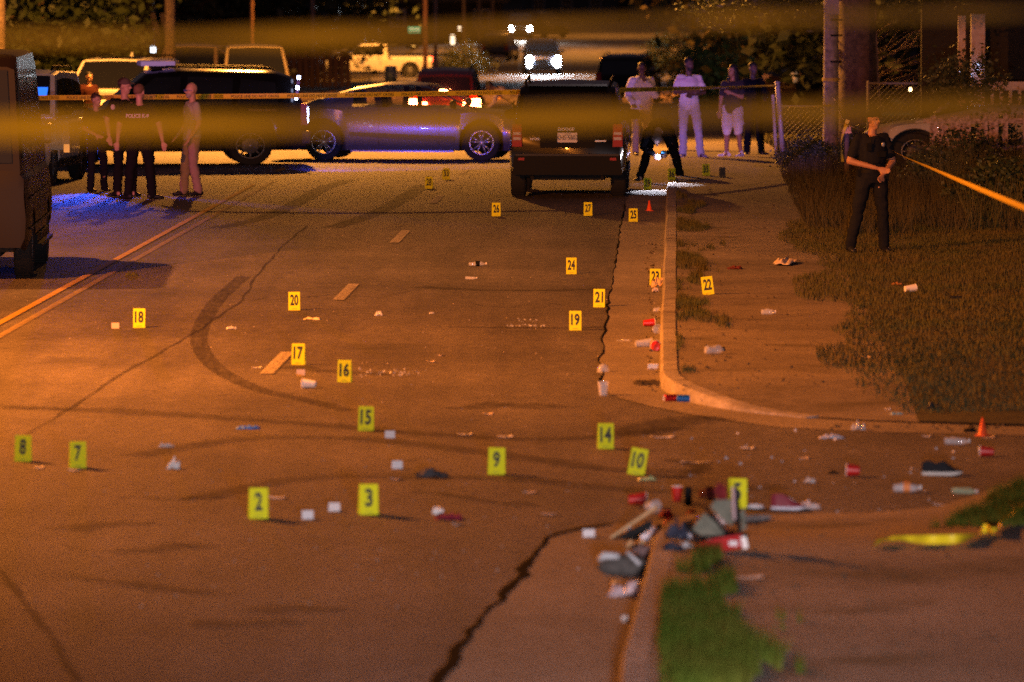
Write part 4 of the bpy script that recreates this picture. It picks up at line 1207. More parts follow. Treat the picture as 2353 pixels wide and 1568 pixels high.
wc = car('white_car', 'white car with leaf shadows on its hood behind the officer and the picket fence', 'car', (p.x+0.1, p.y+0.9, p.z+0.05), R(180-6), 4.8, 1.85, 1.02, sed_deck, low_roof, 0.20, (-1.42, 1.42), 0.36, mat('dull_white_paint', (0.36, 0.34, 0.32), 0.5, coat=0.3), 'steel', [], ((1.36, 0.99), (0.48, 1.20)), None, topw=0.70)

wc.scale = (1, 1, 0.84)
# ================================================================== EVIDENCE MARKERS, CONES, LITTER
digit_cache = {}
def marker(num, px, py, dz=0.0, roll=0.0, rz=0.0, label='', h=0.2, mm=None, side=None):
    p = gp(px, py, dz)
    t = thing('evidence_marker', label, 'evidence marker', p, rz, 'numbered evidence markers')
    t.rotation_euler = (0, R(roll), rz)
    w = h*0.625; lean = 0.17; th = 0.004
    for s, nm in ((-1, 'front_panel'), (1, 'back_panel')):
        # plates lean together at the top
        y0 = s*h*lean; y1 = s*0.004
        vs = [(-w/2, y0, 0), (w/2, y0, 0), (w/2, y1, h), (-w/2, y1, h)]
        vb = [(x, y-s*th, z) for x, y, z in vs]
        MB().add(vs+vb, [(0, 1, 2, 3), (7, 6, 5, 4), (0, 4, 5, 1), (1, 5, 6, 2), (2, 6, 7, 3), (3, 7, 4, 0)]).build(nm, mm or M_MARKER, t)
    me = text_mesh(str(num), 1.0, 0.0, 0.035, 1.0)
    xs = [v.co.x for v in me.vertices]; ys = [v.co.y for v in me.vertices]
    cx, cy = (min(xs)+max(xs))/2, (min(ys)+max(ys))/2
    tw = (0.72 if len(str(num)) > 1 else 0.42)*w; thh = h*0.62
    kx, ky = tw/(max(xs)-min(xs)), thh/(max(ys)-min(ys))
    for v in me.vertices:
        v.co.x = (v.co.x-cx)*kx; v.co.y = (v.co.y-cy)*ky
    a = math.atan2(h*lean-0.004, h)
    mesh_obj('number', me, M_BLACK, t, (0, -h*lean*0.44-0.0035, h*0.56), (PI/2-a, 0, 0))
    MB().add([(-w*.22, -h*lean*0.90-.003, h*.075), (w*.22, -h*lean*0.90-.003, h*.075), (w*.22, -h*lean*0.87-.003, h*.10), (-w*.22, -h*lean*0.87-.003, h*.10)], [(0, 1, 2, 3)]).build('small_print', mat('faded_print', (0.25, 0.24, 0.02), 0.6), t)
    return t
MK = [(8, 53, 1060, 0, 1, 'by the left edge beside marker 7'), (7, 178, 1075, 0, 1, 'with a paper strip at its foot'),
      (2, 593, 1191, 0, 1, 'nearest the camera, left of two small white cards'), (3, 846, 1182, 0, 1, 'near the camera, right of two small white cards'),
      (15, 841, 990, 0, 1, 'beside a small white card on the near asphalt'), (16, 792, 878, 0, 0, 'beside a trail of glass bits'),
      (17, 686, 838, 0, 0, 'behind the white cup and beside the lane dash'), (18, 320, 753, 0, 0, 'alone left of the curved skid mark'),
      (20, 676, 713, 0, 0, 'behind the crumpled napkin'), (19, 1322, 759, 0, 0, 'left of the gutter crack at the wet streak'),
      (21, 1377, 706, 0, 0, 'standing right at the gutter crack'), (24, 1313, 630, 0, 0, 'between the crushed bottle and the gutter'),
      (22, 1628, 677, 0.125, -7, 'tilted on the sidewalk'), (23, 1505, 657, 0, 1, 'against the kerb in front of crumpled paper'),
      (25, 1455, 511, 0, 0, 'in the gutter beside the small orange cone'), (26, 1140, 497, 0, 0, 'left of the black suv on the asphalt'),
      (27, 1351, 496, 0, 0, 'right behind the black suv'), (28, 986, 434, 0, 0, 'in front of the silver sedan, left one of two'),
      (33, 1025, 413, 0, 0, 'in front of the silver sedan, right one of two'), (29, 1488, 437, 0, 0, 'lit by the flashlight beam'),
      (36, 1543, 415, 0.125, 0, 'at the bending technician\'s foot'), (35, 1623, 404, 0.125, -3, 'on the dim sidewalk'),
      (14, 1391, 1031, 0, 1, 'near the side street beside marker 10'), (10, 1461, 1091, 0, 10, 'tilted to the right near the litter pile'),
      (9, 1141, 1090, 0, 1, 'between the dark cap and marker 10'), (5, 1694, 1168, 0, 1, 'half hidden behind the collapsed chair')]
for n_, x, y, dz, roll, lb in MK:
    marker(n_, x, y, dz, roll, R(rng.uniform(-13, 13)), 'yellow tent marker with number %d %s' % (n_, lb), 0.207 if n_ in (2, 3, 5) else 0.197)
marker(30, 1660, 408, 0.125, 0, 0, 'dark tent marker with number 30 right of marker 35', 0.17, mat('dull_marker', (0.10, 0.07, 0.04), 0.7))

M_ORANGE = mat('cone_orange', (0.85, 0.10, 0.02), 0.5)
def cone(px, py, h, label, dz=0):
    t = thing('traffic_cone', label, 'cone', gp(px, py, dz), rng.uniform(0, 1), 'small orange cones')
    MB().lathe([(h*0.28, 0.012), (h*0.24, 0.02), (h*0.055, h), (0, h)], 16).build('cone_body', M_ORANGE, t, smooth=True)
    MB().box((0, 0, 0.007), (h*0.62, h*0.62, 0.014)).build('base_plate', M_ORANGE, t)
cone(1492, 486, 0.165, 'small orange cone in the gutter behind marker 25')
cone(2258, 1003, 0.15, 'small orange cone on the side street at the right edge')

# cups, bottles and scraps
M_REDC = mat('red_cup_plastic', (0.55, 0.02, 0.015), 0.35, coat=0.3)
M_WHC = mat('white_cup', (0.75, 0.72, 0.70), 0.55)
M_CLR = mat('clear_plastic', (0.75, 0.75, 0.78), 0.12, alpha=0.42, spec=1.0, coat=1.0)
M_PAPER = mat('paper', (0.68, 0.66, 0.68), 0.8)
M_PAPERW = mat('paper_scrap', (0.50, 0.42, 0.38), 0.85)
def cup(px, py, m, label, lie=None, h=0.12, r=0.045, dz=0.0, roll=0.0, group=None):
    """lie: None standing on its mouth or base, else heading angle of the open end"""
    t = thing('cup', label, 'cup', gp(px, py, dz), 0, group)
    M = None
    if lie is not None:
        M = Matrix.Rotation(R(lie), 3, 'Z') @ Matrix.Rotation(R(87), 3, 'Y')
    off = Vector((0, 0, r*0.98 if lie is not None else 0))
    off2 = Vector((0, 0, 0)) if lie is None else -(M @ Vector((0, 0, h/2)))
    MB().lathe([(0.0, 0.004), (r*0.68, 0.0), (r*0.97, h*0.94), (r*0.93, h*0.94), (r*0.66, 0.008), (0, 0.010)], 18, c=off+off2, M=M).build('cup_wall', m, t, smang=50)
    MB().lathe([(r*1.0, h*0.93), (r*1.05, h*0.96), (r*1.0, h*0.99), (r*0.92, h*0.96)], 18, c=off+off2, M=M).build('rim_roll', M_WHC if m is M_REDC else m, t, smooth=True)
    return t
def bottle(px, py, label, rz=0, L=0.21, r=0.032, m=None, cap=None, lab=None, dz=0.0, crush=0.3, group=None):
    t = thing('bottle', label, 'bottle', gp(px, py, dz), 0, group)
    M = Matrix.Rotation(R(rz), 3, 'Z') @ Matrix.Rotation(PI/2, 3, 'Y')
    c = Vector((0, 0, r)) - (M @ Vector((0, 0, L/2)))
    mb = MB().lathe([(0, 0.01), (r*.8, 0), (r, 0.02), (r*.93, L*.25), (r, L*.35), (r*.95, L*.5), (r, L*.66), (r*.8, L*.78), (r*.4, L*.88), (r*.38, L*.95)], 14, c=c, M=M)
    rr = random.Random(int(px*7+py))
    mb.v = [(v[0], v[1], max(0.002, v[2]*(1-crush*rr.random()))) for v in mb.v]
    mb.build('bottle_wall', m or M_CLR, t, smang=30)
    MB().lathe([(r*.46, L*.93), (r*.46, L), (0, L)], 10, c=c, M=M).build('cap', cap or M_WHC, t)
    if lab:
        MB().lathe([(r*1.03, L*.36), (r*1.03, L*.60)], 14, c=c, M=M).build('paper_label', lab, t)
    return t
def crumple(nm, px, py, size, m, label, cat, seed=0, dz=0.0, flat=1.0, group=None, rz=0, rough=0.55, z0=0.0):
    """crumpled sheet or cloth: a folded grid pressed into a heap"""
    n = 13; r = random.Random(seed+11); off = Vector((r.uniform(0, 50), r.uniform(0, 50), 0))
    V = []; Fq = []
    sx, sy, sz = size
    for i in range(n):
        for j in range(n):
            a, b = i/(n-1)*2-1, j/(n-1)*2-1
            q = Vector((a*1.4, b*1.4, 0))+off
            k = noise.noise(q*1.3); k2 = noise.noise(q*2.9+Vector((7, 3, 1)))
            rad = 1-0.5*rough*abs(noise.noise(q*0.9+Vector((3, 9, 4))))
            e = max(0, 1-(abs(a)**3+abs(b)**3)*0.5)
            V.append((a*sx/2*rad + k2*sx*0.09*rough, b*sy/2*rad + k*sy*0.12*rough, max(0.001, (0.35+0.75*k+0.45*k2)*sz*e*flat)))
    for i in range(n-1):
        for j in range(n-1):
            Fq.append((i*n+j, i*n+j+1, (i+1)*n+j+1, (i+1)*n+j))
    p = gp(px, py, dz); p.z += z0
    o = MB().add(V, Fq).build(nm, m, loc=p, rz=R(rz), fix=False, smang=25)
    md = o.modifiers.new('thickness', 'SOLIDIFY'); md.thickness = 0.002
    return tag(o, label, cat, group)
def scrap(px, py, w, d, m, label, rz=0, dz=0.0, cat='paper scrap', group=None, nm='paper_scrap', h=0.008):
    r = random.Random(int(px*3+py)); n = 5
    V = []
    for i in range(n):
        for j in range(2):
            V.append(((i/(n-1)-.5)*w, (j-.5)*d*r.uniform(.7, 1.1), 0.003+r.random()*h + (h if i in (0, n-1) else 0)))
    Fq = [(2*i, 2*i+1, 2*i+3, 2*i+2) for i in range(n-1)]
    o = MB().add(V, Fq).build(nm, m, loc=gp(px, py, dz), rz=R(rz))
    md = o.modifiers.new('thickness', 'SOLIDIFY'); md.thickness = 0.002
    return tag(o, label, cat, group)
def tent_card(px, py, label, m=None, w=0.078, h=0.058, rz=0):
    o = MB().add([(-w/2, -0.012, 0), (w/2, -0.012, 0), (w/2, 0.006, h), (-w/2, 0.006, h), (-w/2, 0.024, 0), (w/2, 0.024, 0)], [(0, 1, 2, 3), (3, 2, 5, 4)]).build('white_card', m or M_PAPER, loc=gp(px, py), rz=R(rz))
    md = o.modifiers.new('thickness', 'SOLIDIFY'); md.thickness = 0.0015
    return tag(o, label, 'card', 'small folded cards on the road')
for x, y, lb, mm in [(707, 1193, 'small white folded card just right of marker 2', None), (768, 1175, 'small white folded card midway between markers 2 and 3', None),
                 (896, 1007, 'small white folded card right of marker 15', None), (913, 1077, 'small white folded card left of the dark cap', None),
                 (1353, 1237, 'small white folded card on the concrete corner left of the litter pile', None), (691, 864, 'small cream folded card below marker 17', M_PAPERW),
                 (265, 755, 'small tan folded card left of marker 18', M_PAPERW)]:
    tent_card(x, y, lb, mm, rz=rng.uniform(-12, 12))
cup(710, 893, M_WHC, 'white paper cup lying on its side below marker 17', lie=-15+180, h=0.125, r=0.043)
cup(2092, 674, M_WHC, 'white paper cup lying on the lawn in front of the officer', lie=20, h=0.13, r=0.05, dz=0.13)
cup(1386, 909, M_CLR, 'clear plastic cup standing upside down at the end of the gutter crack', h=0.125, r=0.052)
o = thing('dome_lid', 'clear domed lid sitting on the gutter crack above the upturned cup', 'lid', gp(1386, 856))
MB().lathe([(0.058, 0.0), (0.055, 0.035), (0.04, 0.065), (0.018, 0.078), (0, 0.08)], 18).build('dome', M_CLR, o, smooth=True)
MB().lathe([(0.055, 0.0), (0.064, 0.004), (0.055, 0.008)], 18).build('lid_rim', M_CLR, o)
cup(1492, 752, M_REDC, 'red plastic cup lying against the kerb behind the clear cup', lie=8, h=0.12, r=0.045)
cup(1508, 768, M_CLR, 'clear plastic cup with its mouth towards the camera at the kerb', lie=-75, h=0.1, r=0.05)
cup(1480, 799, M_CLR, 'long clear plastic cup lying on its side in the gutter', lie=12, h=0.17, r=0.045)
cup(1508, 809, M_REDC, 'red plastic cup with its round bottom towards the camera at the kerb', lie=95, h=0.1, r=0.053)
cup(1466, 1163, M_REDC, 'bright red plastic cup lying left of the litter pile', lie=0, h=0.13, r=0.048)
cup(1498, 1178, M_CLR, 'clear plastic cup with blue liquid beside the bright red cup', lie=-60, h=0.11, r=0.045)
cup(1556, 1152, M_REDC, 'upright red plastic cup behind the litter pile', h=0.11, r=0.04)
cup(1960, 1096, M_REDC, 'dark red cup lying with a white mouth right of the litter pile', lie=180-8, h=0.10, r=0.05)
cup(2267, 1050, M_REDC, 'red plastic cup lying below the cone at the right edge', lie=172, h=0.11, r=0.042)
cup(1438, 1432, M_WHC, 'small white cup bottom in the near gutter by the kerb', h=0.04, r=0.03)
def can(px, py, m, label, rz=0):
    t = thing('drink_can', label, 'can', gp(px, py), 0)
    M = Matrix.Rotation(R(rz), 3, 'Z') @ Matrix.Rotation(PI/2, 3, 'Y')
    MB().lathe([(0.024, -.06), (0.033, -.052), (0.033, .052), (0.025, .06), (0, .06)], 16, c=(0, 0, .033), M=M).build('can_wall', m, t, smang=40)
    MB().lathe([(0, -.058), (0.024, -.058), (0.025, -.062)], 16, c=(0, 0, .033), M=M).build('can_lid', M_ALLOY, t)
can(1541, 924, mat('red_can', (0.5, 0.02, 0.02), 0.3, 0.5), 'red drink can lying at the kerb corner', 20)
can(1572, 925, mat('blue_can', (0.02, 0.16, 0.55), 0.3, 0.5), 'blue drink can lying at the kerb corner', -10)
bottle(1098, 612, 'crushed clear bottle with a dark label on the asphalt above its twin', 5, 0.22, 0.032, lab=M_TRIM)
bottle(1083, 643, 'small crushed bottle end left below the larger crushed bottle', -5, 0.14, 0.022)
bottle(1643, 814, 'crushed clear bottle with a black cap on the sidewalk', 20, 0.19, 0.045, cap=M_TRIM, dz=0.125)
bottle(1766, 724, 'clear bottle lying on the upper sidewalk by the lawn', 5, 0.15, 0.034, dz=0.125)
bottle(2085, 1132, 'clear bottle with an orange label on the side street', -4, 0.20, 0.038, lab=mat('orange_label', (0.8, 0.25, 0.06), 0.6))
bottle(2200, 1023, 'clear bottle with a white end left below the orange cone', -10, 0.2, 0.035, cap=M_WHC)
bottle(2218, 1137, 'pale green bottle lying askew near the yellow tape scrap', -35, 0.2, 0.028, m=mat('green_clear', (0.45, 0.6, 0.42), 0.15, alpha=0.5, coat=1))
bottle(2190, 952, 'greenish bottle at the lawn edge beside a dark bag', -8, 0.17, 0.03, m=mat('green_clear', (0.45, 0.6, 0.42), 0.15, alpha=0.5, coat=1))
bottle(1512, 718, 'short clear bottle glinting at the kerb', 10, 0.10, 0.03)
M_BLUEG = mat('blue_glove', (0.05, 0.22, 0.75), 0.6)
crumple('rubber_glove', 570, 986, (0.20, 0.10, 0.035), M_BLUEG, 'blue rubber glove lying left of marker 15', 'glove', 4)
crumple('napkin', 717, 735, (0.19, 0.12, 0.035), mat('napkin', (0.75, 0.60, 0.35), 0.8), 'crumpled cream napkin right below marker 20', 'napkin', 5)
crumple('plastic_wrapper', 532, 757, (0.11, 0.08, 0.05), M_CLR, 'shiny plastic wrapper left of marker 20', 'wrapper', 6)
crumple('plastic_wrapper', 870, 726, (0.09, 0.07, 0.07), M_CLR, 'shiny plastic ball between markers 20 and 19', 'wrapper', 7)
crumple('plastic_wrapper', 992, 722, (0.06, 0.05, 0.03), M_CLR, 'tiny shiny wrapper right of the shiny plastic ball', 'wrapper', 8)
crumple('plastic_wrapper', 382, 1029, (0.13, 0.08, 0.05), M_CLR, 'clear wrapper with an orange tip right of marker 7', 'wrapper', 9)
crumple('tissue', 398, 1078, (0.10, 0.08, 0.09), M_WHC, 'white peaked tissue right of marker 7', 'tissue', 10, rough=0.9)
crumple('cap', 990, 1097, (0.25, 0.16, 0.10), mat('dark_cap_cloth', (0.05, 0.045, 0.05), 0.9), 'dark grey cap lying left of marker 9', 'cap', 12)
crumple('cloth', 1030, 1194, (0.19, 0.12, 0.07), mat('dark_red_cloth', (0.22, 0.01, 0.03), 0.9), 'dark red crumpled cloth on the near asphalt', 'cloth', 13)
crumple('tissue', 1006, 1183, (0.08, 0.06, 0.07), M_WHC, 'white tissue beside the dark red cloth', 'tissue', 14)
crumple('leaf_clump', 302, 634, (0.16, 0.1, 0.06), mat('dark_green_wad', (0.06, 0.06, 0.025), 0.9), 'dark green wad of leaves in the shadow of the van', 'leaves', 15)
crumple('paper_bag', 1512, 662, (0.17, 0.12, 0.19), mat('tan_paper', (0.55, 0.38, 0.2), 0.8), 'crumpled tan paper behind marker 23', 'paper bag', 16, rough=0.8)
scrap(1485, 623, 0.12, 0.08, M_PAPERW, 'pale paper scrap left of marker 23')
crumple('paper_wad', 1506, 672, (0.08, 0.08, 0.08), M_PAPERW, 'small paper wad at the kerb just below marker 23', 'paper', 17)
crumple('sock', 1806, 604, (0.25, 0.9, 0.09), mat('sock_white', (0.62, 0.5, 0.40), 0.9), 'long white sock or towel lying at the edge of the lawn', 'sock', 18, dz=0.14, rz=-12, rough=0.7)
crumple('cloth', 1688, 618, (0.18, 0.3, 0.05), mat('maroon_cloth', (0.12, 0.015, 0.01), 0.9), 'maroon cloth on the sidewalk above marker 22', 'cloth', 19, dz=0.125)
crumple('plastic_wrapper', 1676, 748, (0.06, 0.05, 0.03), mat('blue_wrapper', (0.04, 0.03, 0.18), 0.6), 'small blue wrapper on the sidewalk', 'wrapper', 20, dz=0.125)
crumple('dry_leaf', 2062, 655, (0.13, 0.1, 0.04), mat('brown_leaf', (0.30, 0.14, 0.05), 0.8), 'brown leaf on the lawn left of the white paper cup', 'leaf', 21, dz=0.14)
tag(MB().box((0, 0, .02), (0.12, 0.07, 0.03)).build('phone', M_TRIM, loc=gp(2197, 688, .17)), 'small black phone lying in the lawn grass', 'phone')
o = thing('small_box', 'small white box against the kerb below the red cup bottom', 'box', gp(1500, 850)); MB().box((0, 0, .035), (0.095, 0.07, 0.04)).build('box_body', M_WHC, o); MB().box((0, -.02, .008), (0.10, 0.07, 0.014)).build('box_base', M_PAPERW, o)
crumple('leaf_debris', 1492, 884, (0.30, 0.5, 0.05), mat('debris_dark', (0.03, 0.022, 0.015), 0.95), 'dark leaf debris at the kerb before the corner', 'debris', 22)
crumple('plastic_wrapper', 1434, 785, (0.16, 0.12, 0.03), M_CLR, 'flat clear wrapper in the gutter left of the long clear cup', 'wrapper', 23)
# side street and right edge
crumple('plastic_bag', 1972, 990, (0.12, 0.1, 0.09), M_CLR, 'clear plastic bag with orange glints at the side street edge', 'plastic bag', 30)
crumple('paper_wad', 2040, 949, (0.06, 0.05, 0.05), M_WHC, 'bright white wad at the lawn edge', 'paper', 31, dz=0.02)
crumple('plastic_wrapper', 2060, 956, (0.11, 0.07, 0.05), mat('green_grey_plastic', (0.30, 0.38, 0.34), 0.5), 'grey green plastic piece beside the bright white wad', 'wrapper', 32, dz=0.02)
crumple('plastic_bag', 2148, 950, (0.16, 0.12, 0.12), mat('black_bag', (0.02, 0.02, 0.02), 0.35), 'black plastic bag at the lawn edge left of a greenish bottle', 'plastic bag', 33, dz=0.02)
crumple('paper_wrapper', 1912, 1008, (0.21, 0.10, 0.045), mat('white_wrapper', (0.55, 0.52, 0.58), 0.6), 'long white wrapper on the side street', 'wrapper', 34, rough=0.3)
crumple('food_wrapper', 2230, 995, (0.12, 0.1, 0.05), M_TRIM, 'dark shiny wrapper left of the orange cone', 'wrapper', 35)
crumple('dark_cloth', 1915, 1090, (0.10, 0.06, 0.03), M_TRIM, 'small black scrap left of the dark red cup', 'cloth', 36)
crumple('plastic_wrapper', 1860, 1110, (0.09, 0.07, 0.05), M_CLR, 'clear wrapper with an orange glint behind the red sneaker', 'wrapper', 37)
crumple('tissue', 1860, 1170, (0.15, 0.12, 0.07), mat('pinkish_tissue', (0.6, 0.48, 0.46), 0.8), 'pale crumpled tissue right of the red and white sneaker', 'tissue', 38)
for x, y, w, lb, dz in [(590, 847, .09, 'white strip left of the lane dash', 0), (89, 1077, .07, 'pale strip below marker 8', 0), (172, 1083, .09, 'pale strip at the foot of marker 7', 0),
                    (637, 1146, .12, 'pale strip right of marker 2', 0), (1121, 953, .08, 'orange-lit paper strip right of marker 15', 0), (1068, 1001, .11, 'thin pale strip left of a similar one above marker 9', 0),
                    (1160, 1006, .12, 'thin pale strip above marker 9', 0), (1218, 1133, .09, 'pinkish strip below marker 9', 0), (909, 1103, .07, 'orange strip above marker 3', 0),
                    (1050, 1208, .06, 'small orange-lit scrap below the dark red cloth', 0), (1598, 1064, .22, 'long thin pale strip between marker 10 and the side street', 0), (1521, 1007, .18, 'thin pale strip right of marker 14', 0),
                    (1717, 1032, .11, 'thin pale strip on the side street', 0), (1990, 822, .07, 'tiny scrap on the lawn', .14), (1012, 818, .05, 'small strip right of the glass trail', 0), (990, 833, .07, 'second small strip right of the glass trail', 0),
                    (2085, 1180, .12, 'pinkish scrap left of the near sidewalk edge', 0), (2165, 1163, .13, 'pale scrap right by the near grass corner', 0), (2030, 1183, .10, 'orange scrap by the near sidewalk edge', 0),
                    (1718, 1329, .17, 'pinkish strip lying on the near sidewalk', .145), (1262, 1184, .1, 'faint strip right of the dark red cloth', 0), (2270, 1008, .1, 'pinkish strip at the foot of the orange cone', 0),
                    (1845, 1055, .08, 'faint strip above the dark red cup', 0), (2130, 1005, .07, 'small pale scrap at the lawn corner', 0)]:
    scrap(x, y, w, 0.09, M_PAPERW if 'pale' not in lb and 'white' not in lb else M_PAPER, lb + ' ' if len(lb.split()) < 4 else lb, rz=rng.uniform(-15, 15), dz=dz)
# sneakers
def shoe_mesh(L, upper_m, sole_m, high, t, rzl=0):
    sole = []; n = 12
    prof = [(-.5, .0), (-.47, .055), (-.3, .045), (0, .03), (.3, .025), (.46, .055), (.5, .075)]
    mb = MB()
    rings = []
    for k in range(n):
        u = k/(n-1); x = (u-.5)*L
        w = L*0.17*(0.75+0.25*math.sin(u*PI)+0.12*math.sin(u*PI*2+PI)) * (1 if 0 < k < n-1 else .55)
        rings.append((x, w, 0.004+0.09*L*max(0, u-.75)**1.3*4, L*0.10+0.05*L*max(0, u-.7)))
    vs = []
    for x, w, z0_, z1_ in rings: vs += [(x, -w, z0_), (x, w, z0_), (x, w*1.03, z1_), (x, -w*1.03, z1_)]
    fs = [(i*4+j, i*4+(j+1) % 4, (i+1)*4+(j+1) % 4, (i+1)*4+j) for i in range(n-1) for j in range(4)] + [(3, 2, 1, 0), tuple((n-1)*4+j for j in range(4))]
    mb.add(vs, fs).build('sole', sole_m, t, smang=50)
    up = MB(); hts = [.30, .36, .37, .33, .30, .34, .36, .28, .21, .17, .15, .12] if not high else [.42, .46, .46, .46, .44, .40, .33, .27, .22, .18, .16, .12]
    vs = []
    for k, (x, w, z0_, z1_) in enumerate(rings):
        h = hts[k]*L; ww = w*(0.55 if k < 7 else 0.6)
        vs += [(x, -w*.95, z1_-.002), (x, -w*.85, z1_+(h-z1_)*.5), (x, -ww*.8, h), (x, ww*.8, h), (x, w*.85, z1_+(h-z1_)*.5), (x, w*.95, z1_-.002)]
    fs = [(i*6+j, i*6+j+1, (i+1)*6+j+1, (i+1)*6+j) for i in range(n-1) for j in range(5)] + [tuple(range(6)), tuple((n-1)*6+j for j in range(6))]
    up.add(vs, fs).build('upper', upper_m, t, smang=50)
    lc = MB()
    for k in range(5):
        x = L*(0.02+0.05*k); z = (hts[6]-0.035*k-0.0)*L
        lc.tube([(x, -L*.05, z-.004), (x+.004, 0, z+.006), (x, L*.05, z-.004)], 0.004, 5)
    lc.build('laces', M_WHC if high else M_TRIM, t)
p = gp(2165, 1093); t = thing('sneaker', 'black running shoe with a thick white sole on the side street', 'shoe', p, R(-4)); shoe_mesh(0.30, mat('black_knit', (0.012, 0.012, 0.016), 0.9), mat('sole_white', (0.60, 0.55, 0.50), 0.6), False, t)
p = gp(1812, 1172); t = thing('sneaker', 'dark red and white sneaker right of the litter pile', 'shoe', p, R(-10)); shoe_mesh(0.24, mat('maroon_leather', (0.22, 0.02, 0.035), 0.5), mat('sole_bluewhite', (0.6, 0.6, 0.68), 0.6), True, t)

# glass bits and wet streak
def bits(name, pts, m, s, label, dz=0.0):
    r = random.Random(5); mb = MB()
    for (x, y) in pts:
        p = gp(x, y, dz); q = s*r.uniform(.5, 1.6)
        a = r.uniform(0, 6)
        mb.add([p+Vector((math.cos(a)*q, math.sin(a)*q, .001)), p+Vector((math.cos(a+2)*q, math.sin(a+2)*q, .001)), p+Vector((math.cos(a+4)*q, math.sin(a+4)*q, .001)), p+Vector((0, 0, q*1.0))], [(0, 1, 3), (1, 2, 3), (2, 0, 3)])
    o = mb.build(name, m); o['kind'] = 'stuff'; o['label'] = label; return o
r5 = random.Random(9)
bits('sidewalk_grit', [(r5.uniform(1560, 1900), r5.uniform(430, 900)) for _ in range(260)], mat('sidewalk_grit', (0.06, 0.045, 0.03), 0.95), 0.014, 'dry leaf bits and grit on the sidewalk', 0.127)
bits('sidewalk_grit', [(r5.uniform(1560, 2300), r5.uniform(1215, 1560)) for _ in range(160)], mat('sidewalk_grit', (0.06, 0.045, 0.03), 0.95), 0.011, 'leaf bits and grit on the near sidewalk', 0.146)
bits('glass_bits', [(r5.uniform(825, 985), r5.gauss(857, 4)) for _ in range(60)], M_CLR, 0.010, 'broken glass bits right of marker 16')
bits('glass_bits', [(r5.uniform(1160, 1255), r5.gauss(750, 2.0)) for _ in range(34)] + [(r5.uniform(1190, 1240), r5.gauss(737, 2.5)) for _ in range(14)], M_CLR, 0.010, 'broken glass bits left of marker 19')
bits('litter_crumbs', [(r5.uniform(20, 1400), r5.uniform(470, 1400)) for _ in range(520)] + [(r5.uniform(1450, 2340), r5.uniform(985, 1170)) for _ in range(200)], mat('crumb', (0.40, 0.34, 0.30), 0.9), 0.006, 'tiny litter crumbs on the asphalt')
bits('gutter_debris', [(r5.gauss(1498, 8), r5.uniform(560, 905)) for _ in range(130)] + [(r5.uniform(1900, 2340), r5.gauss(985, 5)) for _ in range(60)], mat('gutter_dirt', (0.05, 0.035, 0.02), 0.95), 0.02, 'leaf debris along the gutter')
bits('kerb_pebbles', [(r5.gauss(1500, 10), r5.uniform(500, 905)) for _ in range(40)], mat('pebble', (0.5, 0.42, 0.35), 0.9), 0.012, 'pale pebbles along the gutter')

# ---- the litter pile in the foreground (collapsed chair, bags, cardboard)
M_GREYF = mat('grey_green_fabric', (0.17, 0.18, 0.14), 0.95)
M_REDF = mat('red_fabric', (0.40, 0.012, 0.014), 0.85)
c0 = gp(1640, 1262, 0.145)
ch = thing('camp_chair', 'collapsed camping chair with grey-green panels, black tubes and red fabric at its foot', 'chair', c0, 0)
def rel(px, py, dy=0.0):
    """offset from the chair's foot in its own upright plane, metres, with a set-back dy"""
    s = 13500/(c0.y)
    return Vector(((px-1640)/s, dy, (1262-py)/s*1.0))
def panel(nm, pts, m, dy, th=0.02):
    V = [rel(x, y, dy+0.04*math.sin(i*2.1)) for i, (x, y) in enumerate(pts)]
    B = [v+Vector((0, th, 0)) for v in V]; k = len(V)
    cen = sum(V, Vector())/k + Vector((0, -0.035, 0))
    vs = V+B+[cen]
    MB().add(vs, [(i, (i+1) % k, 2*k) for i in range(k)] + [tuple(range(2*k-1, k-1, -1))] + [(i, i+k, (i+1) % k+k, (i+1) % k) for i in range(k)]).build(nm, m, ch)
panel('fabric_panel', [(1590, 1215), (1600, 1200), (1617, 1175), (1640, 1195), (1668, 1215), (1660, 1232), (1625, 1238)], M_GREYF, -0.05)
panel('fabric_panel', [(1632, 1165), (1645, 1150), (1672, 1147), (1690, 1150), (1694, 1190), (1680, 1208), (1656, 1190)], M_GREYF, 0.02)
panel('fabric_panel', [(1700, 1180), (1712, 1168), (1716, 1215), (1704, 1222)], M_GREYF, 0.03)
panel('red_fabric_panel', [(1584, 1276), (1596, 1250), (1640, 1232), (1704, 1224), (1706, 1256), (1660, 1262), (1610, 1274)], M_REDF, -0.10)
panel('dark_red_panel', [(1640, 1128), (1652, 1110), (1668, 1118), (1672, 1150), (1650, 1152)], mat('dark_red_fabric', (0.16, 0.008, 0.012), 0.9), 0.05)
for (a, b, r_) in [((1690, 1118), (1698, 1222), .012), ((1620, 1165), (1672, 1228), .009), ((1575, 1200), (1600, 1232), .010), ((1600, 1232), (1712, 1226), .009), ((1708, 1252), (1716, 1222), .010)]:
    MB().tube([rel(*a, -0.08), rel((a[0]+b[0])/2+1, (a[1]+b[1])/2, -0.10), rel(*b, -0.08)], r_, 8).build('tube', M_TRIM, ch)
MB().tube([rel(1683, 1116, -0.09), rel(1686, 1190, -0.09)], 0.010, 6).build('strap', mat('pink_strap', (0.45, 0.32, 0.34), 0.8), ch)
MB().box(rel(1709, 1242, -0.12), (0.035, 0.03, 0.075), ry=R(-12)).build('foot_cap', M_WHC, ch)
MB().box(rel(1683, 1243, -0.15), (0.055, 0.02, 0.03)).build('cloth_tag', M_PAPER, ch)
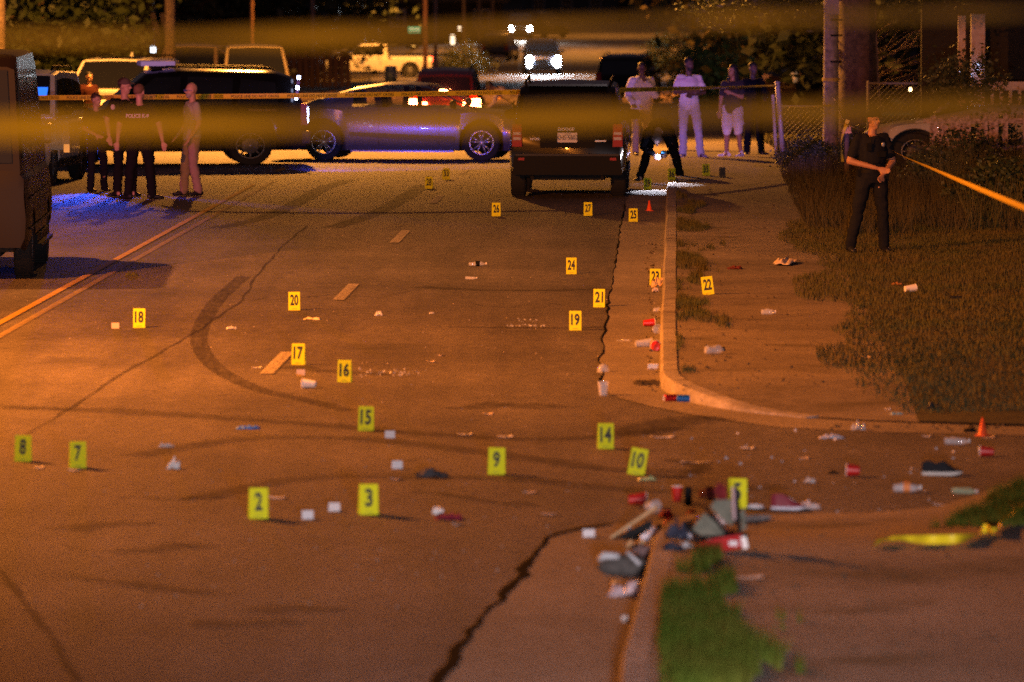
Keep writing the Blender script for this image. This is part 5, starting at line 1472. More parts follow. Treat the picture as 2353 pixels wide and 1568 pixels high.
def solid(nm, px, py, size, m, label, cat, rz=0, tilt=0, roll=0, z=0.0, dz=0.0):
    o = MB().box((0, 0, 0), size, taper=0.93).build(nm, m, loc=gp(px, py, dz)+Vector((0, 0, size[2]/2+z)))
    bv = o.modifiers.new('soft_edges', 'BEVEL'); bv.width = min(size)*0.2; bv.segments = 2
    o.rotation_euler = (R(tilt), R(roll), R(rz))
    return tag(o, label, cat)
solid('tumbler', 1581, 1162, (0.055, 0.055, 0.13), M_TRIM, 'black tumbler standing right of the upright red cup', 'tumbler')
crumple('orange_cloth', 1588, 1186, (0.07, 0.06, 0.07), mat('orange_red_cloth', (0.5, 0.08, 0.04), 0.8), 'small orange-red cloth below the black tumbler', 'cloth', 41)
crumple('black_cloth', 1584, 1228, (0.09, 0.1, 0.14), mat('black_cloth', (0.015, 0.014, 0.016), 0.9), 'black cloth heap left of the collapsed chair', 'cloth', 42, dz=0.13)
crumple('dark_glove', 1555, 1240, (0.15, 0.12, 0.16), mat('navy_cloth', (0.02, 0.025, 0.05), 0.8), 'navy cloth heap in the middle of the litter pile', 'cloth', 43, dz=0.13)
crumple('dark_glove', 1545, 1268, (0.14, 0.10, 0.10), mat('navy_cloth2', (0.012, 0.016, 0.035), 0.7), 'dark blue glove in front of the litter pile', 'glove', 44, dz=0.13)
crumple('plastic_bag', 1518, 1256, (0.14, 0.12, 0.15), mat('white_bag', (0.65, 0.68, 0.78), 0.4), 'bright white plastic bag in the middle of the litter pile', 'plastic bag', 45, rough=0.8)
crumple('paper_wad', 1500, 1240, (0.10, 0.09, 0.12), mat('pink_paper', (0.75, 0.6, 0.62), 0.7), 'pinkish paper wad left of the bright white bag', 'paper', 46)
crumple('pale_plastic', 1553, 1234, (0.12, 0.08, 0.06), mat('pale_blue_plastic', (0.40, 0.50, 0.56), 0.5), 'pale blue plastic sheet behind the navy cloth', 'plastic sheet', 47, dz=0.13)
# pizza-box like cardboard leaning: bright edge
b = thing('cardboard_sheet', 'folded tan cardboard leaning in the litter pile with a bright orange edge', 'cardboard', gp(1455, 1240), 0)
s_ = 13500/gp(1455, 1240).y
MB().add([(-0.15, 0, 0.0), (0.15, 0.05, 0.20), (0.165, 0.09, 0.19), (-0.12, 0.16, -0.0), (-0.15, -0.012, 0.022), (0.15, 0.04, 0.222), (0.165, 0.09, 0.212), (-0.12, 0.15, 0.02)], [(3, 2, 1, 0), (4, 5, 6, 7), (0, 1, 5, 4), (1, 2, 6, 5), (2, 3, 7, 6), (3, 0, 4, 7)]).build('upper_leaf', mat('tan_cardboard', (0.62, 0.42, 0.22), 0.6), b)
MB().add([(-0.16, -0.01, -0.015), (0.12, 0.03, 0.13), (0.10, 0.2, 0.02), (-0.14, 0.16, 0.0), (-0.17, -0.01, -0.03), (0.13, 0.03, 0.07), (0.11, 0.2, 0.0)], [(0, 1, 2, 3), (4, 5, 1, 0), (5, 6, 2, 1)]).build('lower_leaf', M_TRIM, b)
crumple('cloth_bag', 1470, 1290, (0.26, 0.16, 0.14), mat('mauve_cloth', (0.16, 0.11, 0.11), 0.9), 'mauve-brown cloth at the back of the grey bag', 'cloth', 48)
bg = thing('grey_bag', 'dark grey bag with pale straps slumped in the near gutter', 'bag', gp(1433, 1322), 0)
MB().ell((0, 0.02, 0.055), (0.165, 0.10, 0.075), 16, 8).build('bag_body', mat('dark_grey_cloth', (0.065, 0.062, 0.058), 0.95, nscale=20, namt=0.4, bump=0.8), bg, smooth=True)
MB().tube([(-0.15, -0.05, 0.10), (-0.12, -0.08, 0.13), (-0.03, -0.08, 0.125)], [0.022, 0.026, 0.02], 8).build('pale_strap', mat('pale_grey_cloth', (0.42, 0.45, 0.48), 0.7), bg, smooth=True)
MB().tube([(0.02, -0.06, 0.15), (0.10, -0.09, 0.075)], [0.012, 0.014], 6).build('pale_strap', mat('pale_grey_cloth', (0.42, 0.45, 0.48), 0.7), bg, smooth=True)
crumple('plastic_bag', 1438, 1372, (0.22, 0.16, 0.12), mat('pink_clear_bag', (0.62, 0.5, 0.55), 0.3, alpha=0.6, coat=0.6), 'crumpled clear bag in the gutter before the grey bag', 'plastic bag', 49, rough=0.9)
crumple('paper_wad', 1462, 1352, (0.06, 0.05, 0.07), mat('bright_white', (0.8, 0.8, 0.88), 0.4), 'bright white wad by the near kerb', 'paper', 50)
crumple('paper_wad', 1412, 1350, (0.05, 0.05, 0.06), mat('orange_wrap', (0.85, 0.4, 0.12), 0.4), 'small orange wrapper in the clear bag', 'wrapper', 51)
crumple('plastic_wrapper', 1487, 1104, (0.14, 0.1, 0.04), mat('green_yellow_wrapper', (0.5, 0.55, 0.25), 0.4), 'yellow-green wrapper just below marker 10', 'wrapper', 52)

# more scraps that fill the pile
PILE = [(1462, 1262, .14, .10, .09, 'tan_paper', 61, 'tan paper bag behind the grey bag'), (1497, 1290, .12, .09, .07, 'mauve_cloth', 62, 'brownish cloth at the kerb right of the grey bag'),
        (1520, 1225, .10, .08, .09, 'black_cloth', 63, 'black cloth behind the bright white bag'), (1610, 1250, .12, .1, .06, 'navy_cloth', 64, 'navy cloth under the grey-green chair panels'),
        (1662, 1240, .16, .12, .10, 'dark_red_cloth', 65, 'dark red cloth under the chair panels'), (1577, 1262, .10, .09, .06, 'pale_grey_cloth', 66, 'pale grey cloth left of the red chair fabric'),
        (1624, 1148, .12, .10, .12, 'maroon_cloth', 67, 'maroon cloth behind the collapsed chair'), (1735, 1168, .12, .08, .04, 'paper', 68, 'white crumpled paper right of marker 5'),
        (1445, 1225, .09, .07, .06, 'bright_white', 69, 'white wad behind the tan cardboard'), (1530, 1190, .10, .08, .07, 'red_fabric', 71, 'red rag left of the black tumbler')]
for (x, y, a_, b_, c_, mn, sd_, lb) in PILE:
    crumple('rag' if 'cloth' in lb or 'rag' in lb else 'scrap', x, y, (a_, b_, c_), MATS[mn], lb, 'rag' if 'cloth' in lb or 'rag' in lb else 'litter', sd_, dz=0.13 if x > 1560 and y > 1200 else 0.0, rough=0.9)

for (x, y, a_, b_, c_, mn, sd_, lb) in [(1484, 1246, .09, .08, .10, 'bright_white', 81, 'white crumpled cup beside the tan cardboard'), (1540, 1208, .09, .07, .08, 'red_cup_plastic', 82, 'crushed red plastic below the upright red cup'),
        (1606, 1212, .08, .07, .10, 'red_cup_plastic', 83, 'crushed red plastic left of the chair panels'), (1650, 1210, .10, .08, .11, 'pinkish_tissue', 84, 'pinkish tissue between the chair panels'),
        (1574, 1240, .09, .07, .07, 'white_bag', 85, 'small white bag right of the navy cloth'), (1520, 1285, .08, .06, .05, 'tan_paper', 86, 'tan scrap in front of the bright white bag')]:
    crumple('crushed_scrap', x, y, (a_, b_, c_), MATS[mn], lb, 'litter', sd_, dz=0.13 if x > 1560 and y > 1200 else 0.0, rough=0.9)
r8 = random.Random(31)
bits('bright_scraps', [(r8.gauss(1500, 60), r8.gauss(1262, 28)) for _ in range(26)] + [(r8.uniform(1880, 2340), r8.uniform(1170, 1190)) for _ in range(16)] + [(r8.uniform(1560, 2330), r8.uniform(990, 1160)) for _ in range(40)], M_PAPER, 0.014, 'tiny pale paper scraps around the litter pile')
# ================================================================== PEOPLE
def remeshed(mb, nm, m, parent, vox, wr=0.0, seed=0, smooth=2):
    """fuse overlapping forms into one continuous skin"""
    me = mb.mesh(nm, False)
    o = bpy.data.objects.new(nm+'_tmp', me); col.objects.link(o)
    md = o.modifiers.new('r', 'REMESH'); md.mode = 'VOXEL'; md.voxel_size = vox
    sm = o.modifiers.new('s', 'SMOOTH'); sm.factor = 0.5; sm.iterations = smooth
    dg = bpy.context.evaluated_depsgraph_get()
    me2 = bpy.data.meshes.new_from_object(o.evaluated_get(dg))
    bpy.data.objects.remove(o)
    me2.name = nm
    if wr:
        n = len(me2.vertices); co = np.empty(n*3); me2.vertices.foreach_get('co', co); no = np.empty(n*3); me2.vertices.foreach_get('normal', no)
        co = co.reshape(-1, 3); no = no.reshape(-1, 3)
        for i in range(n):
            q = Vector((co[i][0]*7+seed, co[i][1]*7, co[i][2]*13))
            co[i] += no[i]*(wr*(noise.noise(q) + 0.5*noise.noise(q*2.3)))
        me2.vertices.foreach_set('co', co.ravel())
    me2.polygons.foreach_set('use_smooth', [True]*len(me2.polygons))
    me2.materials.clear(); me2.materials.append(m)
    q = bpy.data.objects.new(nm, me2); col.objects.link(q); q.parent = parent
    return q
BASE = dict(pelvis=(0, 0, .96), waist=(0, 0, 1.10), chest=(0, 0.0, 1.30), neck=(0, 0.01, 1.50), head=(0, -0.015, 1.665),
            shL=(-.178, 0.01, 1.43), elL=(-.245, .03, 1.15), wrL=(-.25, -.03, .90), shR=(.178, 0.01, 1.43), elR=(.245, .03, 1.15), wrR=(.25, -.03, .90),
            hipL=(-.095, 0, .92), knL=(-.11, -.02, .50), anL=(-.12, .02, .08), hipR=(.095, 0, .92), knR=(.11, -.02, .50), anR=(.12, .02, .08))
def person(label, px, py, dz=0.0, face=0.0, H=1.8, pose=None, shirt=None, sleeves='short', trousers=None, shorts=False, shoes=None, skin=None, hair=None, hairlong=False, cap=None, beard=None,
           glasses=False, hood=False, build=1.0, loc=None, headturn=0.0, headtilt=0.0, belt=True, bald=False, vest=None, name='person', group=None, hands=True, toe=0.0, patch=None, shoefaceL=None, shoefaceR=None):
    J = {k: Vector(v) for k, v in BASE.items()}
    for k, v in (pose or {}).items(): J[k] = Vector(v)
    s = H/1.80
    p = loc if loc is not None else gp(px, py, dz)
    t = thing(name, label, 'person', p, R(face), group)
    t.scale = (s, s, s)
    up = (J['chest']-J['waist']).normalized()
    latv = (J['shR']-J['shL']).normalized()
    w = build
    B = MB()
    def torso(mb, g_, top=True, low=0.0):
        pts = [J['pelvis']-Vector((0, 0, 0.06+low)), J['pelvis']+Vector((0, 0, 0.02)), J['waist'], (J['waist']+J['chest'])/2, J['chest'], J['chest']+(J['neck']-J['chest'])*0.55, J['neck']-(J['neck']-J['chest']).normalized()*0.035]
        ab = [(.145*w+g_, .105*w+g_), (.165*w+g_, .118*w+g_), (.142*w+g_, .108*w+g_), (.158*w+g_, .115*w+g_), (.178*w+g_, .122*w+g_), (.175*w+g_, .105*w+g_), (.075+g_, .07+g_)]
        mb.tube(pts, None, 16, lat=latv, ab=ab)
        for a in ('shL', 'shR'): mb.cap((J['chest']*0.45+J['neck']*0.55)*0.5+J[a]*0.5, J[a], .060*w+g_*.8, .050*w+g_*.8, 10)
    def arm(mb, S, g_, upto=1.0):
        sh, el, wr = J['sh'+S], J['el'+S], J['wr'+S]
        if upto <= 0.5:
            e = sh+(el-sh)*upto*2*0.82
            mb.cap(sh, e, .052*w+g_, .052*w+g_*1.2, 10)
        else:
            mb.cap(sh, el, .052*w+g_, .045*w+g_, 10)
            mb.cap(el, el+(wr-el)*0.93, .044*w+g_, .030+g_, 10)
    def leg(mb, S, g_, upto=1.0, flare=0.0):
        hp, kn, an = J['hip'+S], J['kn'+S], J['an'+S]
        mb.cap(hp, kn, .088*w+g_, .058*w+g_, 12)
        if upto >= 1:
            mb.cap(kn, an, .056*w+g_, .040+g_+flare, 12)
            cf = kn+(an-kn)*0.3
            mb.ell(cf+Vector((0, .012, 0)), (.058*w+g_, .062*w+g_, .13), 10, 6)
        else:
            mb.cap(hp, hp+(kn-hp)*upto, .092*w+g_, .082*w+g_, 12)
    # body: head, neck, torso, limbs, hands as one figure
    torso(B, 0.0)
    hd, nk = J['head'], J['neck']
    Mh = Matrix.Rotation(R(headturn), 3, 'Z') @ Matrix.Rotation(R(headtilt), 3, 'X')
    B.cap(nk-(nk-J['chest']).normalized()*0.04, hd-Mh @ Vector((0, -0.02, .05)), .056, .052, 10)
    def HP(x, y, z): return hd + Mh @ Vector((x, y, z))
    B.ell(HP(0, 0.012, .03), (.076, .093, .098), 16, 12, M=Mh)
    B.ell(HP(0, -.022, -.045), (.056, .062, .066), 14, 10, M=Mh)
    B.cap(HP(0, -.050, -.085), HP(0, -.046, -.090), .030, .030, 8)
    B.cap(HP(0, -.088, .012), HP(0, -.106, -.022), .010, .016, 6)
    B.cap(HP(-.03, -.076, .028), HP(.03, -.076, .028), .014, .014, 6)
    for e in (-1, 1): B.ell(HP(e*.079, .008, -.002), (.012, .020, .034), 8, 6, M=Mh)
    for S, e in (('L', -1), ('R', 1)):
        arm(B, S, 0.0); leg(B, S, 0.0)
        wr = J['wr'+S]; d = (wr-J['el'+S]).normalized()
        side = d.cross(Vector((0, -1, 0.2)));  side = side.normalized() if side.length > .1 else Vector((1, 0, 0))
        pm = wr+d*0.055
        B.tube([wr, wr+d*.03, pm, wr+d*.095], None, 10, lat=side, ab=[(.026, .022), (.034, .018), (.040, .017), (.036, .014)])
        inw = d.cross(side)
        curl = Vector((0, -1, 0))*0.3
        for f in range(4):
            o_ = side*((f-1.5)*0.021)
            L_ = (.070, .080, .075, .058)[f]
            a0 = wr+d*.085+o_; a1 = a0+d*L_*.5+curl*.02; a2 = a1+(d*0.7+curl).normalized()*L_*.5
            B.cap(a0, a1, .0105, .0095, 6); B.cap(a1, a2, .0095, .008, 6)
        th = -side*e
        b0 = wr+d*.025+th*.028; b1 = b0+(d+th*.8).normalized()*.04; b2 = b1+(d+th*.1).normalized()*.032
        B.cap(b0, b1, .013, .012, 6); B.cap(b1, b2, .012, .009, 6)
        # bare feet inside the shoes keep the figure whole
        B.cap(J['an'+S], J['an'+S]+Vector((0, -.08, -.04)), .036, .03, 8)
    remeshed(B, 'body', skin, t, 0.0125)
    # clothes
    if trousers:
        T = MB()
        T.tube([J['pelvis']+Vector((0, 0, -.09)), J['pelvis'], J['pelvis']+(J['waist']-J['pelvis'])*0.55], None, 16, lat=latv, ab=[(.15*w, .11*w), (.178*w, .128*w), (.162*w, .120*w)])
        for S in 'LR': leg(T, S, .016 if not shorts else .030, 0.72 if shorts else 1.0, 0.014)
        remeshed(T, 'shorts' if shorts else 'trousers', trousers, t, 0.016, 0.015, seed=px % 17)
    if shirt:
        T = MB()
        torso(T, .014 if not hood else .035, low=0.05 if not belt else -0.03)
        if not belt: T.tube([J['pelvis']-Vector((0, 0, .06)), J['pelvis']+Vector((0, 0, .06)), J['waist']], None, 16, lat=latv, ab=[(.19*w, .14*w), (.182*w, .135*w), (.165*w, .125*w)])
        for S in 'LR': arm(T, S, .014 if not hood else .028, 1.0 if sleeves == 'long' else 0.42)
        if hood:
            T.tube([J['neck']+Vector((0, .05, -.05)), J['neck']+Vector((0, .04, .03))], None, 14, lat=(1, 0, 0), ab=[(.13, .09), (.10, .07)])
        remeshed(T, 'jacket' if hood else 'shirt', shirt, t, 0.016, 0.017, seed=px % 13)
    if belt and trousers:
        q = J['pelvis']+(J['waist']-J['pelvis'])*0.45
        b_ = MB().tube([q-up*.02, q+up*.02], None, 18, lat=latv, ab=[(.180*w, .136*w)]*2)
        b_.box(q+Vector((.17*w, -.03, -.05)), (.05, .09, .15)); b_.box(q+Vector((-.17*w, -.03, -.02)), (.05, .08, .09))
        b_.build('duty_belt' if vest else 'belt', M_TRIM, t, smang=40)
    if vest:
        T = MB(); pts = [J['waist']+Vector((0, 0, .02)), (J['waist']+J['chest'])/2, J['chest'], J['chest']+(J['neck']-J['chest'])*0.45]
        T.tube(pts, None, 14, lat=latv, ab=[(.168*w, .14*w), (.182*w, .148*w), (.192*w, .152*w), (.15*w, .125*w)])
        remeshed(T, 'vest', vest, t, 0.02, 0.006)
        ch_ = J['chest']
        MB().box(ch_+Vector((-.09*w, -.165*w, .03)), (.055, .035, .10)).build('radio', M_TRIM, t)
        MB().tube([ch_+Vector((-.07*w, -.165*w, .08)), ch_+Vector((-.07*w, -.16*w, .17))], .006, 5).build('radio_antenna', M_TRIM, t)
        MB().ell(ch_+Vector((.09*w, -.160*w, .06)), (.026, .010, .032), 8, 6).build('badge', M_BADGE, t)
        MB().box(ch_+Vector((.07*w, -.165*w, -.06)), (.10, .03, .07)).build('vest_pouch', M_TRIM, t)
    for S in 'LR':
        an = J['an'+S]; T = MB()
        f = {'L': shoefaceL, 'R': shoefaceR}[S]
        fv = Vector((math.sin(R(f)), -math.cos(R(f)), 0)) if f is not None else Vector((math.sin(R(toe*(1 if S == 'R' else -1))), -1, 0)).normalized()
        lt = Vector((-fv.y, fv.x, 0))
        b = Vector((an.x, an.y, an.z-.08))
        T.tube([b-fv*.085+Vector((0, 0, .035)), b-fv*.05+Vector((0, 0, .045)), b+fv*.03+Vector((0, 0, .045)), b+fv*.11+Vector((0, 0, .035)), b+fv*.17+Vector((0, 0, .026)), b+fv*.19+Vector((0, 0, .022))], None, 12, lat=lt,
               ab=[(.028, .030), (.040, .044), (.043, .045), (.048, .034), (.042, .026), (.022, .014)])
        T.cap(b+Vector((0, 0, .05)), b+Vector((0, 0, .12)), .046, .046, 8)
        sh_ = remeshed(T, 'shoe', shoes, t, 0.014)
        MB().prism([(-.09, -.0), (.19, 0), (.20, .022), (-.09, .022)], .078, 'Y', -.039)
    # face, hair
    E = mat('eye_dark', (0.015, 0.012, 0.012), 0.25)
    for e in (-1, 1): MB().ell(HP(e*.031, -.083, .008), (.011, .008, .007), 8, 6).build('eye', E, t, smooth=True)
    MB().tube([HP(-.024, -.086, -.052), HP(0, -.092, -.050), HP(.024, -.086, -.052)], .0045, 5).build('mouth', mat('lips', (0.20, 0.07, 0.06), 0.6), t)
    if hair:
        T = MB()
        T.ell(HP(0, .024, .048), (.084, .098, .092), 16, 10, M=Mh)
        if hairlong:
            T.tube([HP(0, .05, .05), HP(0, .07, -.05), HP(0, .07, -.22), HP(0, .06, -.36)], None, 12, lat=Mh @ Vector((1, 0, 0)), ab=[(.08, .06), (.095, .06), (.10, .05), (.06, .03)])
            for e in (-1, 1): T.cap(HP(e*.08, .01, .02), HP(e*.10, -.01, -.24), .028, .022, 8)
        hm = T.mesh('hair', True)
        me = remeshed(T, 'hair', hair, t, 0.012, 0.012, seed=3)
        # keep the face clear
        import bmesh
        bm = bmesh.new(); bm.from_mesh(me.data)
        Mi = Mh.inverted()
        kill = [v for v in bm.verts if (lambda q: q.y < -.045 and q.z < .062)(Mi @ (v.co-hd))]
        bmesh.ops.delete(bm, geom=kill, context='VERTS'); bm.to_mesh(me.data); bm.free()
        bpy.data.meshes.remove(hm)
    if cap:
        T = MB(); T.ell(HP(0, .012, .062), (.086, .10, .075), 16, 10, M=Mh)
        T.tube([HP(0, -.07, .055), HP(0, -.17, .045)], None, 12, lat=Mh @ Vector((1, 0, 0)), ab=[(.072, .012), (.055, .008)])
        remeshed(T, 'cap', cap, t, 0.012)
    if beard:
        T = MB(); T.ell(HP(0, -.040, -.065), (.060, .052, .052), 12, 8, M=Mh)
        remeshed(T, 'beard', beard, t, 0.012, 0.006)
    if glasses:
        T = MB()
        for e in (-1, 1):
            T.box(HP(e*.032, -.105, .006), (.046, .006, .034), rz=R(headturn)); T.tube([HP(e*.056, -.10, .012), HP(e*.082, .0, .008)], .004, 5)
        T.build('glasses', mat('glass_blue_lens', (0.12, 0.15, 0.5), 0.1, coat=1), t)
    if patch:
        for S in patch:
            q = (J['sh'+S]*0.72+J['el'+S]*0.28)
            MB().ell(q+Vector((0.0, -.062*w-.012, 0)), (.036, .012, .045), 10, 6).build('shoulder_patch', mat('patch_white', (0.6, 0.5, 0.46), 0.7), t, smooth=True)
    t['H'] = H
    return t
def skinm(n, c): return mat('skin_'+n, c, 0.55, nscale=12, namt=0.08)
SK_L = skinm('light', (0.50, 0.30, 0.22)); SK_D = skinm('dark', (0.10, 0.055, 0.038)); SK_M = skinm('mid', (0.30, 0.16, 0.10))
CL_BLK = mat('black_uniform', (0.008, 0.008, 0.010), 0.9, spec=0.12)
CL_NAVY = mat('navy_uniform', (0.010, 0.011, 0.017), 0.9, spec=0.12)
CL_PINK = mat('khaki_trousers', (0.30, 0.20, 0.18), 0.9)
CL_GREY = mat('grey_polo', (0.34, 0.32, 0.32), 0.9)
CL_WHITE = mat('white_cloth', (0.66, 0.63, 0.66), 0.9)
CL_HOOD = mat('white_hoodie', (0.60, 0.57, 0.62), 0.9)
CL_LBLUE = mat('pale_jeans', (0.42, 0.42, 0.50), 0.9)
HR = mat('black_hair', (0.010, 0.008, 0.008), 0.6)
HRB = mat('brown_hair', (0.05, 0.025, 0.015), 0.6)
SHOE = mat('black_shoe', (0.012, 0.012, 0.014), 0.5)
SHW = mat('white_sneaker', (0.70, 0.68, 0.72), 0.6)

# woman officer, head turned right
person('smiling woman officer with tied dark hair, leftmost of the officers', 222, 442, face=35, H=1.60, shirt=CL_NAVY, trousers=CL_NAVY, shoes=SHOE, skin=SK_L, hair=HRB, build=0.93,
       pose=dict(anR=(.34, .30, .08), knR=(.22, .10, .50), elL=(-.27, -.02, 1.16), wrL=(-.14, -.20, 1.06), elR=(.26, -.02, 1.16), wrR=(.13, -.20, 1.08)), headturn=15, vest=CL_NAVY)
person('officer in a dark cap with a pale shoulder patch beside the K-9 officer', 288, 452, face=20, H=1.88, shirt=CL_BLK, trousers=CL_BLK, shoes=SHOE, skin=SK_L, cap=mat('cap_brown', (0.10, 0.07, 0.06), 0.9),
       pose=dict(elL=(-.28, .02, 1.16), wrL=(-.27, -.08, .92), hipL=(-.09, 0, .92)), headturn=45, vest=CL_BLK, patch='L', toe=25, hair=HRB, shoefaceL=-60)
kp_ = person('broad officer seen from behind with K-9 lettering on his back', 322, 458, face=180-8, H=1.80, shirt=CL_BLK, trousers=CL_BLK, shoes=SHOE, skin=SK_L, hair=mat('cropped_hair', (0.16, 0.09, 0.05), 0.8), build=1.18,
       pose=dict(knL=(-.15, -.02, .5), anL=(-.20, .02, .08), knR=(.15, -.02, .5), anR=(.19, .02, .08), elL=(-.32, .03, 1.16), wrL=(-.36, -.02, .90), elR=(.32, .03, 1.16), wrR=(.36, -.02, .90)), vest=CL_BLK, headturn=-25, toe=20, shoefaceL=-70, shoefaceR=60)
me = text_mesh('POLICE K-9', 0.085, 0.002, 0.003, 0.85)
mesh_obj('back_lettering', me, mat('white_lettering', (0.75, 0.70, 0.75), 0.7), kp_, (0, .195, 1.30), (PI/2+0.03, 0, PI))
person('bald bearded man with glasses, grey polo and reddish khaki trousers', 442, 450, face=-68, H=1.80, shirt=CL_GREY, trousers=CL_PINK, shoes=SHOE, skin=SK_L, beard=mat('grey_beard', (0.35, 0.30, 0.28), 0.9), glasses=True, build=1.04, belt=False,
       pose=dict(elL=(-.26, .0, 1.15), wrL=(-.24, -.16, .96), elR=(.25, .03, 1.15), wrR=(.24, -.12, .93), anL=(-.12, -.10, .08), knL=(-.11, -.08, .5), anR=(.12, .06, .08)), toe=5)
# man in front of the white suv, only head and shoulders over the police suv
q = at(205, 322, 130)
person('man in a dark red top before the windshield of the white suv', 205, 300, face=30, H=1.68, shirt=mat('dark_red_top', (0.03, 0.008, 0.008), 0.9, spec=0.1), trousers=CL_BLK, shoes=SHOE, skin=SK_M, hair=HR, sleeves='long', loc=Vector((q.x, 130, g(130))))
# person bending beside the red suv
q = at(1165, 318, 143)
person('person in a pale top bending over beside the red suv', 1165, 310, face=-90, H=1.76, loc=Vector((q.x+.12, 143, g(143))), shirt=mat('pale_top', (0.42, 0.32, 0.28), 0.9), trousers=CL_BLK, shoes=SHOE, skin=SK_D, hair=HR, sleeves='long', belt=False,
       pose=dict(pelvis=(0, .12, .98), waist=(0, .0, 1.10), chest=(0, -.22, 1.24), neck=(0, -.42, 1.36), head=(0, -.56, 1.40), shL=(-.18, -.36, 1.28), shR=(.18, -.36, 1.28), elL=(-.22, -.45, 1.0), elR=(.22, -.45, 1.0), wrL=(-.2, -.62, .84), wrR=(.2, -.62, .84), hipL=(-.09, .12, .92), hipR=(.09, .12, .92), knL=(-.1, .08, .5), knR=(.1, .08, .5), anL=(-.1, .14, .08), anR=(.1, .14, .08)), headtilt=35)
# civilians on the right
person('man in a white hoodie holding his hand to his chin behind the black suv', 1474, 358, dz=.0, face=12, H=1.83, shirt=CL_HOOD, trousers=mat('beige_trousers', (0.35, 0.30, 0.28), 0.9), shoes=SHOE, skin=SK_D, hair=HR, sleeves='long', hood=True, build=1.12, belt=False,
       pose=dict(elL=(-.27, .0, 1.15), wrL=(-.22, -.22, 1.0), elR=(.22, -.18, 1.16), wrR=(.05, -.20, 1.42)), headturn=-15)
person('man in a white t-shirt and pale jeans with folded arms and dreadlocks', 1583, 364, dz=.1, face=10, H=1.85, shirt=CL_WHITE, trousers=CL_LBLUE, shoes=mat('grey_sneaker', (0.3, 0.27, 0.3), 0.7), skin=SK_D, hair=HR, belt=False, toe=30,
       pose=dict(elL=(-.26, -.06, 1.18), wrL=(.0, -.22, 1.20), elR=(.26, -.06, 1.18), wrR=(.02, -.20, 1.14), anL=(-.10, .02, .08), anR=(.22, .04, .08), knR=(.17, -.02, .5)), headturn=25, beard=HR)
person('woman with long dark hair, dark top, white shorts and white sneakers', 1683, 362, dz=.1, face=-25, H=1.72, shirt=mat('dark_top', (0.02, 0.018, 0.03), 0.9), trousers=CL_WHITE, shorts=True, shoes=SHW, skin=SK_M, hair=HR, hairlong=True, belt=False, build=1.0,
       pose=dict(elR=(.24, -.10, 1.16), wrR=(.08, -.22, 1.24), anL=(-.13, .02, .08), anR=(.17, .02, .08), knR=(.13, -.02, .5)), headturn=-20, shoefaceL=-60, shoefaceR=-10)
person('person dressed all in black beside the woman in white shorts', 1730, 358, dz=.1, face=20, H=1.75, shirt=CL_BLK, trousers=CL_BLK, shoes=SHOE, skin=SK_D, hair=HR, sleeves='long', belt=False, headturn=10,
       pose=dict(elR=(.27, -.02, 1.16), wrR=(.16, -.22, 1.1), anR=(.19, .02, .08)), toe=25)
# crime scene technician bending towards the camera with a flashlight
q = gp(1514, 417, 0.03)
tech = person('crime scene technician in black bending forward with a flashlight beside the black suv', 1514, 417, loc=q, face=0, H=1.80, shirt=CL_BLK, trousers=CL_BLK, shoes=SHOE, skin=SK_L, hair=mat('light_crop', (0.16, 0.12, 0.10), 0.8), build=1.05,
       pose=dict(pelvis=(0.03, .30, .86), waist=(0.02, .16, .94), chest=(0, -.06, .93), neck=(-.02, -.26, .84), head=(-.04, -.37, .72), shL=(-.20, -.18, .84), shR=(.20, -.18, .84), elL=(-.27, -.26, .58), elR=(.27, -.26, .58),
                 wrL=(-.09, -.40, .46), wrR=(.11, -.40, .48), hipL=(-.10, .28, .80), hipR=(.14, .28, .80), knL=(-.20, .06, .45), knR=(.28, .08, .45), anL=(-.31, .10, .08), anR=(.36, .08, .08)), headtilt=70, sleeves='long', toe=30)
fl = thing('flashlight', 'small bright flashlight held by the bending technician', 'flashlight', q+Vector((0.0, -.50, .46)))
MB().tube([(0.06, .05, .05), (0.0, 0, 0), (-.02, -.02, -.02)], [0.014, 0.016, 0.020], 10).build('flashlight_body', M_TRIM, fl)
MB().ell((-.03, -.03, -.025), (0.03, 0.03, 0.03), 10, 8).build('lit_lens', mat('flash_lens', (0.8, 0.8, 1), 0.3, emis=(0.55, 0.55, 1.0), estr=70), fl)
MB().ell((.07, .02, .045), (0.05, 0.035, 0.03), 10, 8).build('blue_glove', mat('cyan_glove', (0.05, 0.35, 0.60), 0.6, emis=None), fl, smooth=True)
k29 = gp(1512, 441)
lamp('flashlight_beam', 'SPOT', (k29.x+0.05, k29.y+1.0, 0.85), (k29.x+.12, k29.y+0.05, 0.0), 170, (0.82, 0.84, 1.0), 0.02, 52, 0.35)
# officer at the right with folded arms
person('officer in dark uniform with crossed bare arms standing on the lawn', 2003, 580, dz=.15, face=14, H=1.77, shirt=CL_NAVY, trousers=CL_NAVY, shoes=SHOE, skin=skinm('lit', (0.33, 0.17, 0.11)), hair=HR, build=1.05,
       pose=dict(hipL=(-.10, 0, .92), knL=(-.19, -.02, .50), anL=(-.27, .04, .08), knR=(.14, -.02, .50), anR=(.17, .02, .08), elL=(-.30, -.02, 1.15), wrL=(.02, -.20, 1.06), elR=(.26, -.04, 1.14), wrR=(.07, -.24, .98), head=(.02, -.015, 1.665)),
       headturn=22, vest=CL_NAVY, cap=CL_NAVY)
